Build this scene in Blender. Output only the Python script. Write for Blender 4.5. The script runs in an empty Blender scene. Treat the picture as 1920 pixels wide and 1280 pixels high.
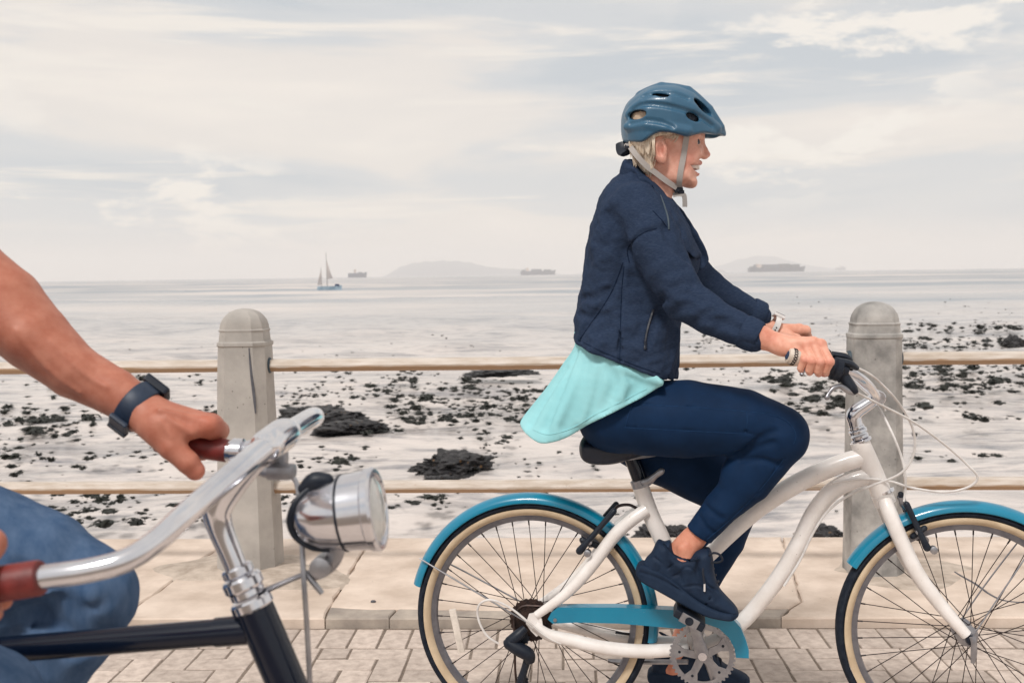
import bpy, bmesh, math, random
import numpy as np
from mathutils import Vector, Matrix

random.seed(7)
rng = np.random.default_rng(7)
PI = math.pi
SC = bpy.context.scene
COL = SC.collection

# ------------------------------------------------------------------ camera
FPX = 2080.0                      # focal length in pixels of the 1920x1280 photograph
CAM = np.array([0.0, 0.0, 1.29])
PITCH = math.atan(125.0 / FPX)    # the horizon stands 125 px above the centre
ROLL = math.atan(24.5 / 1800.0)   # and climbs a little to the right
_F = np.array([0, math.cos(PITCH), -math.sin(PITCH)])
_U0 = np.array([0, math.sin(PITCH), math.cos(PITCH)])
_R0 = np.array([1.0, 0, 0])
CR = math.cos(ROLL) * _R0 - math.sin(ROLL) * _U0
CU = math.cos(ROLL) * _U0 + math.sin(ROLL) * _R0
cam_d = bpy.data.cameras.new('camera')
cam = bpy.data.objects.new('camera', cam_d)
COL.objects.link(cam)
cam_d.sensor_fit = 'HORIZONTAL'
cam_d.sensor_width = 36.0
cam_d.lens = FPX * 36.0 / 1920.0
cam_d.clip_start = 0.05
cam_d.clip_end = 60000
cam.matrix_world = Matrix(((CR[0], CU[0], -_F[0], CAM[0]), (CR[1], CU[1], -_F[1], CAM[1]),
                           (CR[2], CU[2], -_F[2], CAM[2]), (0, 0, 0, 1)))
cam_d.dof.use_dof = True
cam_d.dof.focus_distance = 3.0
cam_d.dof.aperture_fstop = 7.5
SC.camera = cam

# ------------------------------------------------------------------ sky, sun, exposure
SUN_EL, SUN_AZ = math.radians(52), math.radians(205)      # azimuth clockwise from +Y: behind the camera, to the left
w = bpy.data.worlds.new('World'); SC.world = w; w.use_nodes = True
nt = w.node_tree; nt.nodes.clear()
def N(t, tree=None, **kw):
    n = (tree or nt).nodes.new(t)
    for k, v in kw.items(): setattr(n, k, v)
    return n
out = N('ShaderNodeOutputWorld')
sky = N('ShaderNodeTexSky', sky_type='NISHITA', sun_disc=False, sun_elevation=SUN_EL, sun_rotation=SUN_AZ,
        air_density=1.0, dust_density=2.0, ozone_density=1.0)
bg_sky = N('ShaderNodeBackground'); bg_sky.inputs[1].default_value = 0.1
nt.links.new(sky.outputs[0], bg_sky.inputs[0])
tc = N('ShaderNodeTexCoord')
def wmap(scale, loc=(0, 0, 0), rot=(0, 0, 0)):
    m = N('ShaderNodeMapping'); m.inputs['Scale'].default_value = scale; m.inputs['Location'].default_value = loc
    m.inputs['Rotation'].default_value = rot
    nt.links.new(tc.outputs['Generated'], m.inputs['Vector']); return m
def wnoise(m, scale, detail, rough, dist=0.0):
    n = N('ShaderNodeTexNoise'); n.inputs['Scale'].default_value = scale; n.inputs['Detail'].default_value = detail
    n.inputs['Roughness'].default_value = rough; n.inputs['Distortion'].default_value = dist
    nt.links.new(m.outputs[0], n.inputs['Vector']); return n
def wramp(src, stops):
    r = N('ShaderNodeValToRGB'); e = r.color_ramp.elements
    while len(e) < len(stops): e.new(0.5)
    for el, (p, c) in zip(e, stops): el.position = p; el.color = c if len(c) == 4 else (*c, 1)
    r.color_ramp.interpolation = 'EASE'
    nt.links.new(src, r.inputs[0]); return r
def wmix(fac, a, b):
    m = N('ShaderNodeMix', data_type='RGBA')
    for s, i in ((fac, 0), (a, 6), (b, 7)):
        if isinstance(s, (tuple, float, int)): m.inputs[i].default_value = s
        else: nt.links.new(s, m.inputs[i])
    return m.outputs[2]
# broad veil: cream to blue-grey, drawn out along the horizon and tilted a little
n1 = wnoise(wmap((1.5, 1.5, 8.5), (-7.359, -2.867, 1.995), (0, math.radians(3.5), 0)), 1.3, 5, 0.52, 0.35)
veil = wramp(n1.outputs['Fac'], [(0.34, (0.54, 0.58, 0.615)), (0.45, (0.63, 0.645, 0.655)), (0.56, (0.80, 0.745, 0.69)), (0.70, (0.88, 0.81, 0.735))])
# thin bright streaks
n2 = wnoise(wmap((2.2, 2.2, 21), (7.526, -2.881, 7.636), (0, math.radians(5), 0)), 1.6, 7, 0.6, 0.5)
st = wramp(n2.outputs['Fac'], [(0.52, (0, 0, 0)), (0.68, (1, 1, 1))])
c1 = wmix(st.outputs[0], veil.outputs[0], (0.87, 0.81, 0.735, 1))
# puffy small clouds, only here and there
n3 = wnoise(wmap((3.4, 3.4, 9.5), (0.498, 4.467, -5.003)), 2.1, 8, 0.58, 0.15)
n4 = wnoise(wmap((1.1, 1.1, 2.6), (1.83, 1.017, 2.207)), 1.5, 1, 0.4)
pf = N('ShaderNodeMath', operation='MULTIPLY')
pr = wramp(n3.outputs['Fac'], [(0.52, (0, 0, 0)), (0.60, (1, 1, 1))])
pm = wramp(n4.outputs['Fac'], [(0.47, (0, 0, 0)), (0.58, (1, 1, 1))])
nt.links.new(pr.outputs[0], pf.inputs[0]); nt.links.new(pm.outputs[0], pf.inputs[1])
c2 = wmix(pf.outputs[0], c1, (0.90, 0.845, 0.77, 1))
# milky air low over the horizon
sx = N('ShaderNodeSeparateXYZ'); nt.links.new(tc.outputs['Generated'], sx.inputs[0])
hz = wramp(sx.outputs[2], [(0.0, (1, 1, 1)), (0.055, (0, 0, 0))])
c3 = wmix(hz.outputs[0], c2, (0.755, 0.69, 0.635, 1))
bg_cl = N('ShaderNodeBackground'); bg_cl.inputs[1].default_value = 1.0
nt.links.new(c3, bg_cl.inputs[0])
mxs = N('ShaderNodeMixShader'); mxs.inputs[0].default_value = 0.93
nt.links.new(bg_sky.outputs[0], mxs.inputs[1]); nt.links.new(bg_cl.outputs[0], mxs.inputs[2])
nt.links.new(mxs.outputs[0], out.inputs[0])

sun_d = bpy.data.lights.new('sun', 'SUN'); sun_d.energy = 2.4; sun_d.angle = math.radians(11); sun_d.color = (1, 0.96, 0.91)
sun = bpy.data.objects.new('sun', sun_d); COL.objects.link(sun)
sd = Vector((math.sin(SUN_AZ) * math.cos(SUN_EL), math.cos(SUN_AZ) * math.cos(SUN_EL), math.sin(SUN_EL)))
sun.rotation_euler = (-sd).to_track_quat('-Z', 'Y').to_euler(); sun.location = sd * 30

vs = SC.view_settings
vs.view_transform = 'Standard'; vs.look = 'None'; vs.gamma = 1.0; vs.use_curve_mapping = False
vs.exposure = 0.1
SC.render.engine = 'CYCLES'
SC.cycles.use_denoising = True
SC.cycles.max_bounces = 8
SC.cycles.volume_bounces = 1

# ------------------------------------------------------------------ frames: pixel -> place
def ray(px, py):
    return _F + ((px - 960.0) / FPX) * CR + ((640.0 - py) / FPX) * CU
def at_z(px, py, z):
    d = ray(px, py); return CAM + d * ((z - CAM[2]) / d[2])
def at_y(px, py, y):
    d = ray(px, py); return CAM + d * ((y - CAM[1]) / d[1])
class Frame:
    def __init__(s, origin, theta):
        s.O = np.array(origin, float); s.t = theta
        s.U = np.array([math.cos(theta), -math.sin(theta), 0]); s.W = np.array([math.sin(theta), math.cos(theta), 0])
        s.V = np.array([0, 0, 1.0])
    def loc(s, p):
        q = np.asarray(p, float) - s.O
        return np.array([q @ s.U, q @ s.W, q @ s.V])
    def __call__(s, px, py, wv=0.0):
        d = ray(px, py); t = (wv - (CAM - s.O) @ s.W) / (d @ s.W)
        return s.loc(CAM + d * t)
    def depth(s, px, py, wv=0.0):
        d = ray(px, py); return (wv - (CAM - s.O) @ s.W) / (d @ s.W)
    def m(s, n, px, py, wv=0.0):            # n pixels at that place, in metres
        return n * s.depth(px, py, wv) / FPX
    def chain(s, spec):                     # [(px, py, w, r_px)] -> points, radii
        P = [s(a, b, c) for a, b, c, r in spec]; R = [s.m(r, a, b, c) for a, b, c, r in spec]
        return P, R
    def poly(s, pts, wv=0.0):               # px outline -> (u, v) outline
        return np.array([s(a, b, wv)[[0, 2]] for a, b in pts])
WORLD = Frame((0, 0, 0), 0.0)

# ------------------------------------------------------------------ objects
class Thing:
    def __init__(s, name, label, cat, frame=WORLD, base=(0, 0, 0), group=None, kind=None):
        s.f = frame; s.base = np.array(base, float)
        s.o = bpy.data.objects.new(name, None); COL.objects.link(s.o)
        s.o.empty_display_size = 0.1
        wp = frame.O + frame.U * s.base[0] + frame.W * s.base[1] + frame.V * s.base[2]
        s.o.location = wp; s.o.rotation_euler = (0, 0, -frame.t)
        tag(s.o, label, cat, group, kind)
    def part(s, name, vf, m, parent=None, **kw):
        o = mesh_obj(name, vf, m, off=s.base, **kw); o.parent = parent or s.o
        return o
def tag(o, label=None, cat=None, group=None, kind=None):
    for k, v in (('label', label), ('category', cat), ('group', group), ('kind', kind)):
        if v: o[k] = v
    return o
def mesh_data(name, vf, m, off=None, smooth=True, sharp=40, colors=None):
    V, F = vf
    V = np.asarray(V, float)
    if off is not None: V = V - off
    me = bpy.data.meshes.new(name)
    if isinstance(F, np.ndarray) and F.ndim == 2:
        n, k = F.shape
        me.vertices.add(len(V)); me.vertices.foreach_set('co', V.astype(np.float32).ravel())
        me.loops.add(n * k); me.loops.foreach_set('vertex_index', F.astype(np.int32).ravel())
        me.polygons.add(n); me.polygons.foreach_set('loop_start', np.arange(0, n * k, k, dtype=np.int32))
        me.update(calc_edges=True); me.validate()
    else:
        me.from_pydata(V.tolist(), [], [list(map(int, f)) for f in F]); me.update()
    if smooth:
        me.polygons.foreach_set('use_smooth', np.ones(len(me.polygons), bool))
        if sharp: me.set_sharp_from_angle(angle=math.radians(sharp))
    if colors is not None:
        ca = me.color_attributes.new('Col', 'FLOAT_COLOR', 'POINT')
        c = np.ones((len(V), 4), np.float32); c[:, :3] = colors
        ca.data.foreach_set('color', c.ravel())
    if m: me.materials.append(m)
    return me
def mesh_obj(name, vf, m, off=None, **kw):
    o = bpy.data.objects.new(name, mesh_data(name, vf, m, off, **kw)); COL.objects.link(o); return o
def solo(name, vf, m, label, cat, base, group=None, kind=None, **kw):     # a thing that is one mesh, in world coordinates
    o = mesh_obj(name, vf, m, off=np.array(base, float), **kw); o.location = base
    return tag(o, label, cat, group, kind)

# ------------------------------------------------------------------ shapes (each returns verts, faces)
def join(*parts):
    V, F, n = [], [], 0
    for v, f in parts:
        v = np.asarray(v, float); V.append(v); F += [tuple(int(i) + n for i in q) for q in f]; n += len(v)
    return np.concatenate(V), F
def crom(P, n=6, closed=False):
    P = np.asarray(P, float); k = len(P); o = []
    for i in range(k if closed else k - 1):
        if closed: a, b, c, d = P[(i - 1) % k], P[i], P[(i + 1) % k], P[(i + 2) % k]
        else: a, b, c, d = P[max(i - 1, 0)], P[i], P[i + 1], P[min(i + 2, k - 1)]
        for t in np.arange(n) / n:
            o.append(0.5 * (2 * b + (c - a) * t + (2 * a - 5 * b + 4 * c - d) * t * t + (3 * b - a - 3 * c + d) * t ** 3))
    if not closed: o.append(P[-1])
    return np.array(o)
def nrm(v):
    v = np.asarray(v, float); return v / (np.linalg.norm(v) + 1e-12)
def tube(P, R, seg=14, smooth=0, caps=True, closed=False, round_caps=False, flat=None):
    P = np.asarray(P, float); R = np.broadcast_to(np.asarray(R, float), (len(P),)).copy()
    if smooth:
        q = crom(np.c_[P, R], smooth, closed); P, R = q[:, :3], q[:, 3]
    if round_caps and not closed:
        def capx(p, d, r): return [(p + d * r * math.sin(a), r * math.cos(a)) for a in (0.5, 1.0, 1.4)]
        e = capx(P[-1], nrm(P[-1] - P[-2]), R[-1]); s0 = capx(P[0], nrm(P[0] - P[1]), R[0])[::-1]
        P = np.array([x for x, _ in s0] + list(P) + [x for x, _ in e]); R = np.array([r for _, r in s0] + list(R) + [r for _, r in e])
    n = len(P); T = np.zeros((n, 3))
    for i in range(n):
        a = P[(i - 1) % n] if (closed or i > 0) else P[i]; b = P[(i + 1) % n] if (closed or i < n - 1) else P[i]
        T[i] = nrm(b - a)
    x = np.array([0, 1.0, 0]) if abs(T[0][1]) < 0.9 else np.array([1.0, 0, 0])
    V = []
    for i in range(n):
        x = nrm(x - T[i] * (x @ T[i])); y = np.cross(T[i], x)
        for j in range(seg):
            a = 2 * PI * j / seg; sx, sy = (flat if flat else (1, 1))
            V.append(P[i] + R[i] * (sx * math.cos(a) * x + sy * math.sin(a) * y))
    F = []
    for i in range(n if closed else n - 1):
        i2 = (i + 1) % n
        for j in range(seg):
            j2 = (j + 1) % seg
            F.append((i * seg + j, i * seg + j2, i2 * seg + j2, i2 * seg + j))
    if caps and not closed:
        F.append(tuple(range(seg))[::-1]); F.append(tuple((n - 1) * seg + j for j in range(seg)))
    return np.array(V), F
def lathe(c, axis, prof, seg=24, up=None):
    """prof: [(distance along the axis, radius)]"""
    c = np.asarray(c, float); a = nrm(axis)
    x = nrm(np.cross(a, [0, 0, 1.0] if abs(a[2]) < 0.9 else [1.0, 0, 0])); y = np.cross(a, x)
    V = [c + a * d + r * (math.cos(2 * PI * j / seg) * x + math.sin(2 * PI * j / seg) * y) for d, r in prof for j in range(seg)]
    F = []
    for i in range(len(prof) - 1):
        for j in range(seg):
            j2 = (j + 1) % seg; F.append((i * seg + j, i * seg + j2, (i + 1) * seg + j2, (i + 1) * seg + j))
    F.append(tuple(range(seg))[::-1]); F.append(tuple((len(prof) - 1) * seg + j for j in range(seg)))
    return np.array(V), F
def torus(c, axis, R, r, seg=72, sub=12, rw=None):
    c = np.asarray(c, float); a = nrm(axis)
    x = nrm(np.cross(a, [0, 0, 1.0] if abs(a[2]) < 0.9 else [1.0, 0, 0])); y = np.cross(a, x); V = []
    for i in range(seg):
        d = math.cos(2 * PI * i / seg) * x + math.sin(2 * PI * i / seg) * y
        for j in range(sub):
            t = 2 * PI * j / sub; V.append(c + d * (R + r * math.cos(t)) + a * (rw or r) * math.sin(t))
    F = [(i * sub + j, ((i + 1) % seg) * sub + j, ((i + 1) % seg) * sub + (j + 1) % sub, i * sub + (j + 1) % sub) for i in range(seg) for j in range(sub)]
    return np.array(V), F
def ringloft(c, axis, prof, seg=72):
    """closed profile [(radius, along axis)] swept round the axis"""
    c = np.asarray(c, float); a = nrm(axis)
    x = nrm(np.cross(a, [0, 0, 1.0] if abs(a[2]) < 0.9 else [1.0, 0, 0])); y = np.cross(a, x); k = len(prof)
    V = [c + (math.cos(2 * PI * i / seg) * x + math.sin(2 * PI * i / seg) * y) * r + a * d for i in range(seg) for r, d in prof]
    F = [(i * k + j, ((i + 1) % seg) * k + j, ((i + 1) % seg) * k + (j + 1) % k, i * k + (j + 1) % k) for i in range(seg) for j in range(k)]
    return np.array(V), F
def box(c, s, bev=0.0, ax=None):
    """chamfered box; ax = 3x3 rows of axes"""
    c = np.asarray(c, float); h = np.asarray(s, float) / 2; b = min(bev, h.min() * 0.9)
    A = np.eye(3) if ax is None else np.asarray(ax, float)
    if b <= 0:
        V = [np.array([x, y, z]) * h for x in (-1, 1) for y in (-1, 1) for z in (-1, 1)]
        F = [(0, 1, 3, 2), (4, 6, 7, 5), (0, 4, 5, 1), (2, 3, 7, 6), (0, 2, 6, 4), (1, 5, 7, 3)]
        return np.array(V) @ A + c, F
    bm = bmesh.new(); bmesh.ops.create_cube(bm, size=1)
    for v in bm.verts: v.co = Vector((v.co.x * 2 * h[0], v.co.y * 2 * h[1], v.co.z * 2 * h[2]))
    bmesh.ops.bevel(bm, geom=bm.edges[:], offset=b, segments=2, profile=0.6, affect='EDGES')
    bm.verts.index_update()
    V = np.array([v.co[:] for v in bm.verts]); F = [tuple(v.index for v in f.verts) for f in bm.faces]; bm.free()
    return V @ A + c, F
def plate(uv, w0, th, bev=0.0):
    """flat outline in (u, v) between w0 - th/2 and w0 + th/2"""
    uv = np.asarray(uv, float)
    if sum(uv[i][0] * uv[(i + 1) % len(uv)][1] - uv[(i + 1) % len(uv)][0] * uv[i][1] for i in range(len(uv))) < 0: uv = uv[::-1]
    n = len(uv); V = [(a, w0 - th / 2, b) for a, b in uv] + [(a, w0 + th / 2, b) for a, b in uv]
    F = [tuple(range(n)), tuple(range(2 * n - 1, n - 1, -1))] + [(i, i + n, (i + 1) % n + n, (i + 1) % n) for i in range(n)]
    return np.array(V), F
def ribbon(P, nor, width, th, smooth=5):
    """flat strap along P; nor = outward normals"""
    q = crom(np.c_[np.asarray(P, float), np.asarray(nor, float)], smooth); P, Nn = q[:, :3], q[:, 3:]
    V = []
    for i in range(len(P)):
        t = nrm(P[min(i + 1, len(P) - 1)] - P[max(i - 1, 0)]); nn = nrm(Nn[i] - t * (Nn[i] @ t)); s = np.cross(t, nn)
        for a, b in ((-1, 1), (1, 1), (1, -1), (-1, -1)): V.append(P[i] + s * a * width / 2 + nn * b * th / 2)
    F = [(i * 4 + j, i * 4 + (j + 1) % 4, i * 4 + 4 + (j + 1) % 4, i * 4 + 4 + j) for i in range(len(P) - 1) for j in range(4)]
    F += [(3, 2, 1, 0), tuple(len(V) - 4 + j for j in range(4))]
    return np.array(V), F

# ------------------------------------------------------------------ soft solids: a distance field turned into a mesh
def smin(a, b, k):
    if k <= 0: return np.minimum(a, b)
    h = np.maximum(k - np.abs(a - b), 0) / k
    return np.minimum(a, b) - h * h * k * 0.25
def poly_sdf(uv, A, B):
    uv = np.asarray(uv, float); d = np.full(np.broadcast(A, B).shape, 1e9); s = np.ones(d.shape); n = len(uv)
    for i in range(n):
        p, q = uv[i], uv[i - 1]; e = q - p; wx, wy = A - p[0], B - p[1]
        t = np.clip((wx * e[0] + wy * e[1]) / (e @ e + 1e-15), 0, 1)
        d = np.minimum(d, (wx - e[0] * t) ** 2 + (wy - e[1] * t) ** 2)
        c1, c2, c3 = B >= p[1], B < q[1], e[0] * wy > e[1] * wx
        s = np.where((c1 & c2 & c3) | (~c1 & ~c2 & ~c3), -s, s)
    return s * np.sqrt(d)
class Field:
    BIG = 0.2
    def __init__(s, lo, hi, h):
        s.lo = np.asarray(lo, float); s.h = h; s.n = np.ceil((np.asarray(hi) - s.lo) / h).astype(int) + 1
        s.x = (s.lo[0] + h * np.arange(s.n[0])).astype(np.float32); s.y = (s.lo[1] + h * np.arange(s.n[1])).astype(np.float32); s.z = (s.lo[2] + h * np.arange(s.n[2])).astype(np.float32)
        s.v = np.full(tuple(s.n), s.BIG, np.float32)
    def _sub(s, lo, hi):
        a = np.clip(np.floor((np.asarray(lo) - s.lo) / s.h).astype(int), 0, s.n); b = np.clip(np.ceil((np.asarray(hi) - s.lo) / s.h).astype(int) + 1, 0, s.n)
        return tuple(slice(i, j) for i, j in zip(a, b))
    def _apply(s, sl, d, k, op):
        if op == '+': s.v[sl] = smin(s.v[sl], d, k)
        elif op == '-': s.v[sl] = -smin(-s.v[sl], d, k)
        else: s.v[sl] = -smin(-s.v[sl], -d, k)
    def cone(s, a, b, ra, rb, k=0.01, op='+', sc=(1, 1, 1)):
        a, b = np.asarray(a, float), np.asarray(b, float); m = max(ra, rb) + k + 3 * s.h; sc = np.asarray(sc, float); mm = m / np.minimum(sc, 1)
        sl = s._sub(np.minimum(a, b) - mm, np.maximum(a, b) + mm)
        X = (s.x[sl[0]] - a[0])[:, None, None] * sc[0]; Y = (s.y[sl[1]] - a[1])[None, :, None] * sc[1]; Z = (s.z[sl[2]] - a[2])[None, None, :] * sc[2]
        e = (b - a) * sc; L = e @ e + 1e-12
        t = np.clip((X * e[0] + Y * e[1] + Z * e[2]) / L, 0, 1)
        d = np.sqrt((X - t * e[0]) ** 2 + (Y - t * e[1]) ** 2 + (Z - t * e[2]) ** 2) - (ra + (rb - ra) * t)
        s._apply(sl, d.astype(np.float32), k, op); return s
    def chain(s, P, R, k=0.01, op='+', sc=(1, 1, 1)):
        # the limb itself is joined tightly, so its joints do not swell; only then is it blended in
        P = [np.asarray(p, float) for p in P]; sc_ = np.asarray(sc, float); mg = (max(R) + k + 4 * s.h) / np.minimum(sc_, 1)
        lo, hi = np.min(P, 0) - mg, np.max(P, 0) + mg; sl = s._sub(lo, hi); full = s.v
        if min(q.stop - q.start for q in sl) < 1: return s
        tmp = np.full(s.v.shape, s.BIG, np.float32) if s.v.size < 3e5 else np.full_like(s.v, s.BIG)
        s.v = tmp
        for i in range(len(P) - 1): s.cone(P[i], P[i + 1], R[i], R[i + 1], min(k * 0.35, 0.0035), '+', sc)
        s.v = full; s._apply(sl, tmp[sl], k, op); return s
    def ell(s, c, r, k=0.01, op='+', rot=0.0, rotz=0.0):
        """ellipsoid, rot = turn in the (u, v) plane, rotz = turn about v"""
        c, r = np.asarray(c, float), np.asarray(r, float); m = r.max() + k + 3 * s.h; sl = s._sub(c - m, c + m)
        X = (s.x[sl[0]] - c[0])[:, None, None]; Y = (s.y[sl[1]] - c[1])[None, :, None]; Z = (s.z[sl[2]] - c[2])[None, None, :]
        if rotz: X, Y = X * math.cos(rotz) + Y * math.sin(rotz), -X * math.sin(rotz) + Y * math.cos(rotz)
        if rot: X, Z = X * math.cos(rot) + Z * math.sin(rot), -X * math.sin(rot) + Z * math.cos(rot)
        k0 = np.sqrt((X / r[0]) ** 2 + (Y / r[1]) ** 2 + (Z / r[2]) ** 2); k1 = np.sqrt((X / r[0] ** 2) ** 2 + (Y / r[1] ** 2) ** 2 + (Z / r[2] ** 2) ** 2) + 1e-6
        s._apply(sl, (k0 * (k0 - 1) / k1).astype(np.float32), k, op); return s
    def inflate(s, uv, R, W, w0=0.0, k=0.01, op='+', p=2.0):
        """outline in (u, v) swelling to half-width W at depth R inside it; W and w0 may be functions of (u, v)"""
        A, B = s.x[:, None].astype(float), s.z[None, :].astype(float); q = np.maximum(1 + poly_sdf(uv, A, B) / R, 0)
        A2, B2 = np.broadcast_arrays(A, B)
        Wa = W(A2, B2) if callable(W) else np.full(q.shape, W); wa = w0(A2, B2) if callable(w0) else np.full(q.shape, w0)
        d = (q[:, None, :] ** p + (np.abs(s.y[None, :, None] - wa[:, None, :]) / Wa[:, None, :]) ** p) ** (1 / p) - 1
        d = d * np.minimum(R, np.min(Wa)); s._apply((slice(None),) * 3, d.astype(np.float32), k, op); return s
    def extr(s, uv, k=0.0, op='&'):
        d = poly_sdf(uv, s.x[:, None].astype(float), s.z[None, :].astype(float))
        s._apply((slice(None),) * 3, np.broadcast_to(d[:, None, :], s.v.shape).astype(np.float32), k, op); return s
    def sheet(s, uv, w0, th, k=0.004, op='+', rnd=0.004):
        """cloth sheet: outline in (u, v), lying on the surface w = w0(u, v), half thickness th"""
        A, B = s.x[:, None].astype(float), s.z[None, :].astype(float); d2 = poly_sdf(uv, A, B)
        A2, B2 = np.broadcast_arrays(A, B); wa = w0(A2, B2) if callable(w0) else np.full(d2.shape, w0)
        gu, gv = np.gradient(wa, s.h); cs = 1 / np.sqrt(1 + np.minimum(gu ** 2 + gv ** 2, 9.0))
        dw = np.abs(s.y[None, :, None] - wa[:, None, :]) * cs[:, None, :] - th; d = -smin(-np.broadcast_to(d2[:, None, :], dw.shape), -dw, rnd)
        s._apply((slice(None),) * 3, d.astype(np.float32), k, op); return s
    def sample(s, g):
        """this field read at another field's grid points"""
        v = s.v
        for ax, (src, dst) in enumerate(((s.x, g.x), (s.y, g.y), (s.z, g.z))):
            t = np.clip((dst - src[0]) / s.h, 0, len(src) - 1.001); i = t.astype(int); fr = (t - i).astype(np.float32); sh = [1, 1, 1]; sh[ax] = -1; fr = fr.reshape(sh)
            v = np.take(v, i, ax) * (1 - fr) + np.take(v, np.minimum(i + 1, len(src) - 1), ax) * fr
        return v
    def half(s, p, n, k=0.0, op='&'):
        n = nrm(n); d = (s.x[:, None, None] - p[0]) * n[0] + (s.y[None, :, None] - p[1]) * n[1] + (s.z[None, None, :] - p[2]) * n[2]
        s._apply((slice(None),) * 3, d.astype(np.float32), k, op); return s
    def grid(s): return s.x[:, None, None], s.y[None, :, None], s.z[None, None, :]
    def near_w(s, u, v, side=-1):
        """lateral place of the surface seen from one side at (u, v)"""
        a = float(np.clip((u - s.lo[0]) / s.h, 0, s.n[0] - 1.001)); b = float(np.clip((v - s.lo[2]) / s.h, 0, s.n[2] - 1.001)); i, k = int(a), int(b); a -= i; b -= k
        c = s.v[i, :, k] * (1 - a) * (1 - b) + s.v[i + 1, :, k] * a * (1 - b) + s.v[i, :, k + 1] * (1 - a) * b + s.v[i + 1, :, k + 1] * a * b
        ins = np.nonzero(c < 0)[0]
        if not len(ins): return None
        j = ins[0] if side < 0 else ins[-1]; j2 = j + side
        if not 0 <= j2 < len(c): return float(s.y[j])
        t = c[j] / (c[j] - c[j2]) if c[j] != c[j2] else 0.0
        return float(s.y[j] + side * t * s.h)
    def mesh(s):
        v = s.v; ins = v < 0; n = v.shape
        c = np.zeros((n[0] - 1, n[1] - 1, n[2] - 1), np.int8); O = [(0, 0, 0), (1, 0, 0), (0, 1, 0), (1, 1, 0), (0, 0, 1), (1, 0, 1), (0, 1, 1), (1, 1, 1)]
        for a, b, d in O: c += ins[a:n[0] - 1 + a, b:n[1] - 1 + b, d:n[2] - 1 + d]
        act = np.argwhere((c > 0) & (c < 8)); idx = np.full(c.shape, -1, np.int32); idx[tuple(act.T)] = np.arange(len(act))
        cv = np.stack([v[act[:, 0] + a, act[:, 1] + b, act[:, 2] + d] for a, b, d in O], 1)
        P = np.zeros((len(act), 3)); cnt = np.zeros(len(act)); On = np.array(O, float)
        for i, j in ((0, 1), (2, 3), (4, 5), (6, 7), (0, 2), (1, 3), (4, 6), (5, 7), (0, 4), (1, 5), (2, 6), (3, 7)):
            m = (cv[:, i] < 0) != (cv[:, j] < 0); t = np.where(m, cv[:, i] / np.where(m, cv[:, i] - cv[:, j], 1), 0)
            P += np.where(m[:, None], On[i] + t[:, None] * (On[j] - On[i]), 0); cnt += m
        V = s.lo + s.h * (act + P / cnt[:, None]); F = []
        for ax in range(3):
            b1, b2 = (ax + 1) % 3, (ax + 2) % 3
            sl0 = [slice(None)] * 3; sl1 = [slice(None)] * 3; sl0[ax] = slice(0, -1); sl1[ax] = slice(1, None)
            e0, e1 = ins[tuple(sl0)], ins[tuple(sl1)]; q = np.argwhere(e0 != e1)
            q = q[(q[:, b1] > 0) & (q[:, b2] > 0) & (q[:, b1] < n[b1] - 1) & (q[:, b2] < n[b2] - 1)]
            fl = e0[tuple(q.T)]
            def ix(d1, d2):
                r = q.copy(); r[:, b1] -= d1; r[:, b2] -= d2; return idx[tuple(r.T)]
            f = np.stack([ix(1, 1), ix(0, 1), ix(0, 0), ix(1, 0)], 1)
            f[~fl] = f[~fl][:, ::-1]; F.append(f)
        return V, np.concatenate(F)
def cat(meshes):
    V, F, n = [], [], 0
    for v, f in meshes: V.append(v); F.append(np.asarray(f) + n); n += len(v)
    return np.concatenate(V), np.concatenate(F)
class Waves:
    """smooth random relief: a sum of sines"""
    def __init__(s, n, lam, seed, aniso=(1, 1, 1)):
        r = np.random.default_rng(seed); d = r.normal(size=(n, 3)); d /= np.linalg.norm(d, axis=1)[:, None]
        s.k = d * (2 * PI / (lam * r.uniform(0.6, 1.6, n)))[:, None] * np.asarray(aniso); s.p = r.uniform(0, 2 * PI, n)
    def __call__(s, X, Y, Z):
        o = 0
        for k, p in zip(s.k, s.p): o = o + np.sin(k[0] * X + k[1] * Y + k[2] * Z + p)
        return o / math.sqrt(len(s.p))

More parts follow.
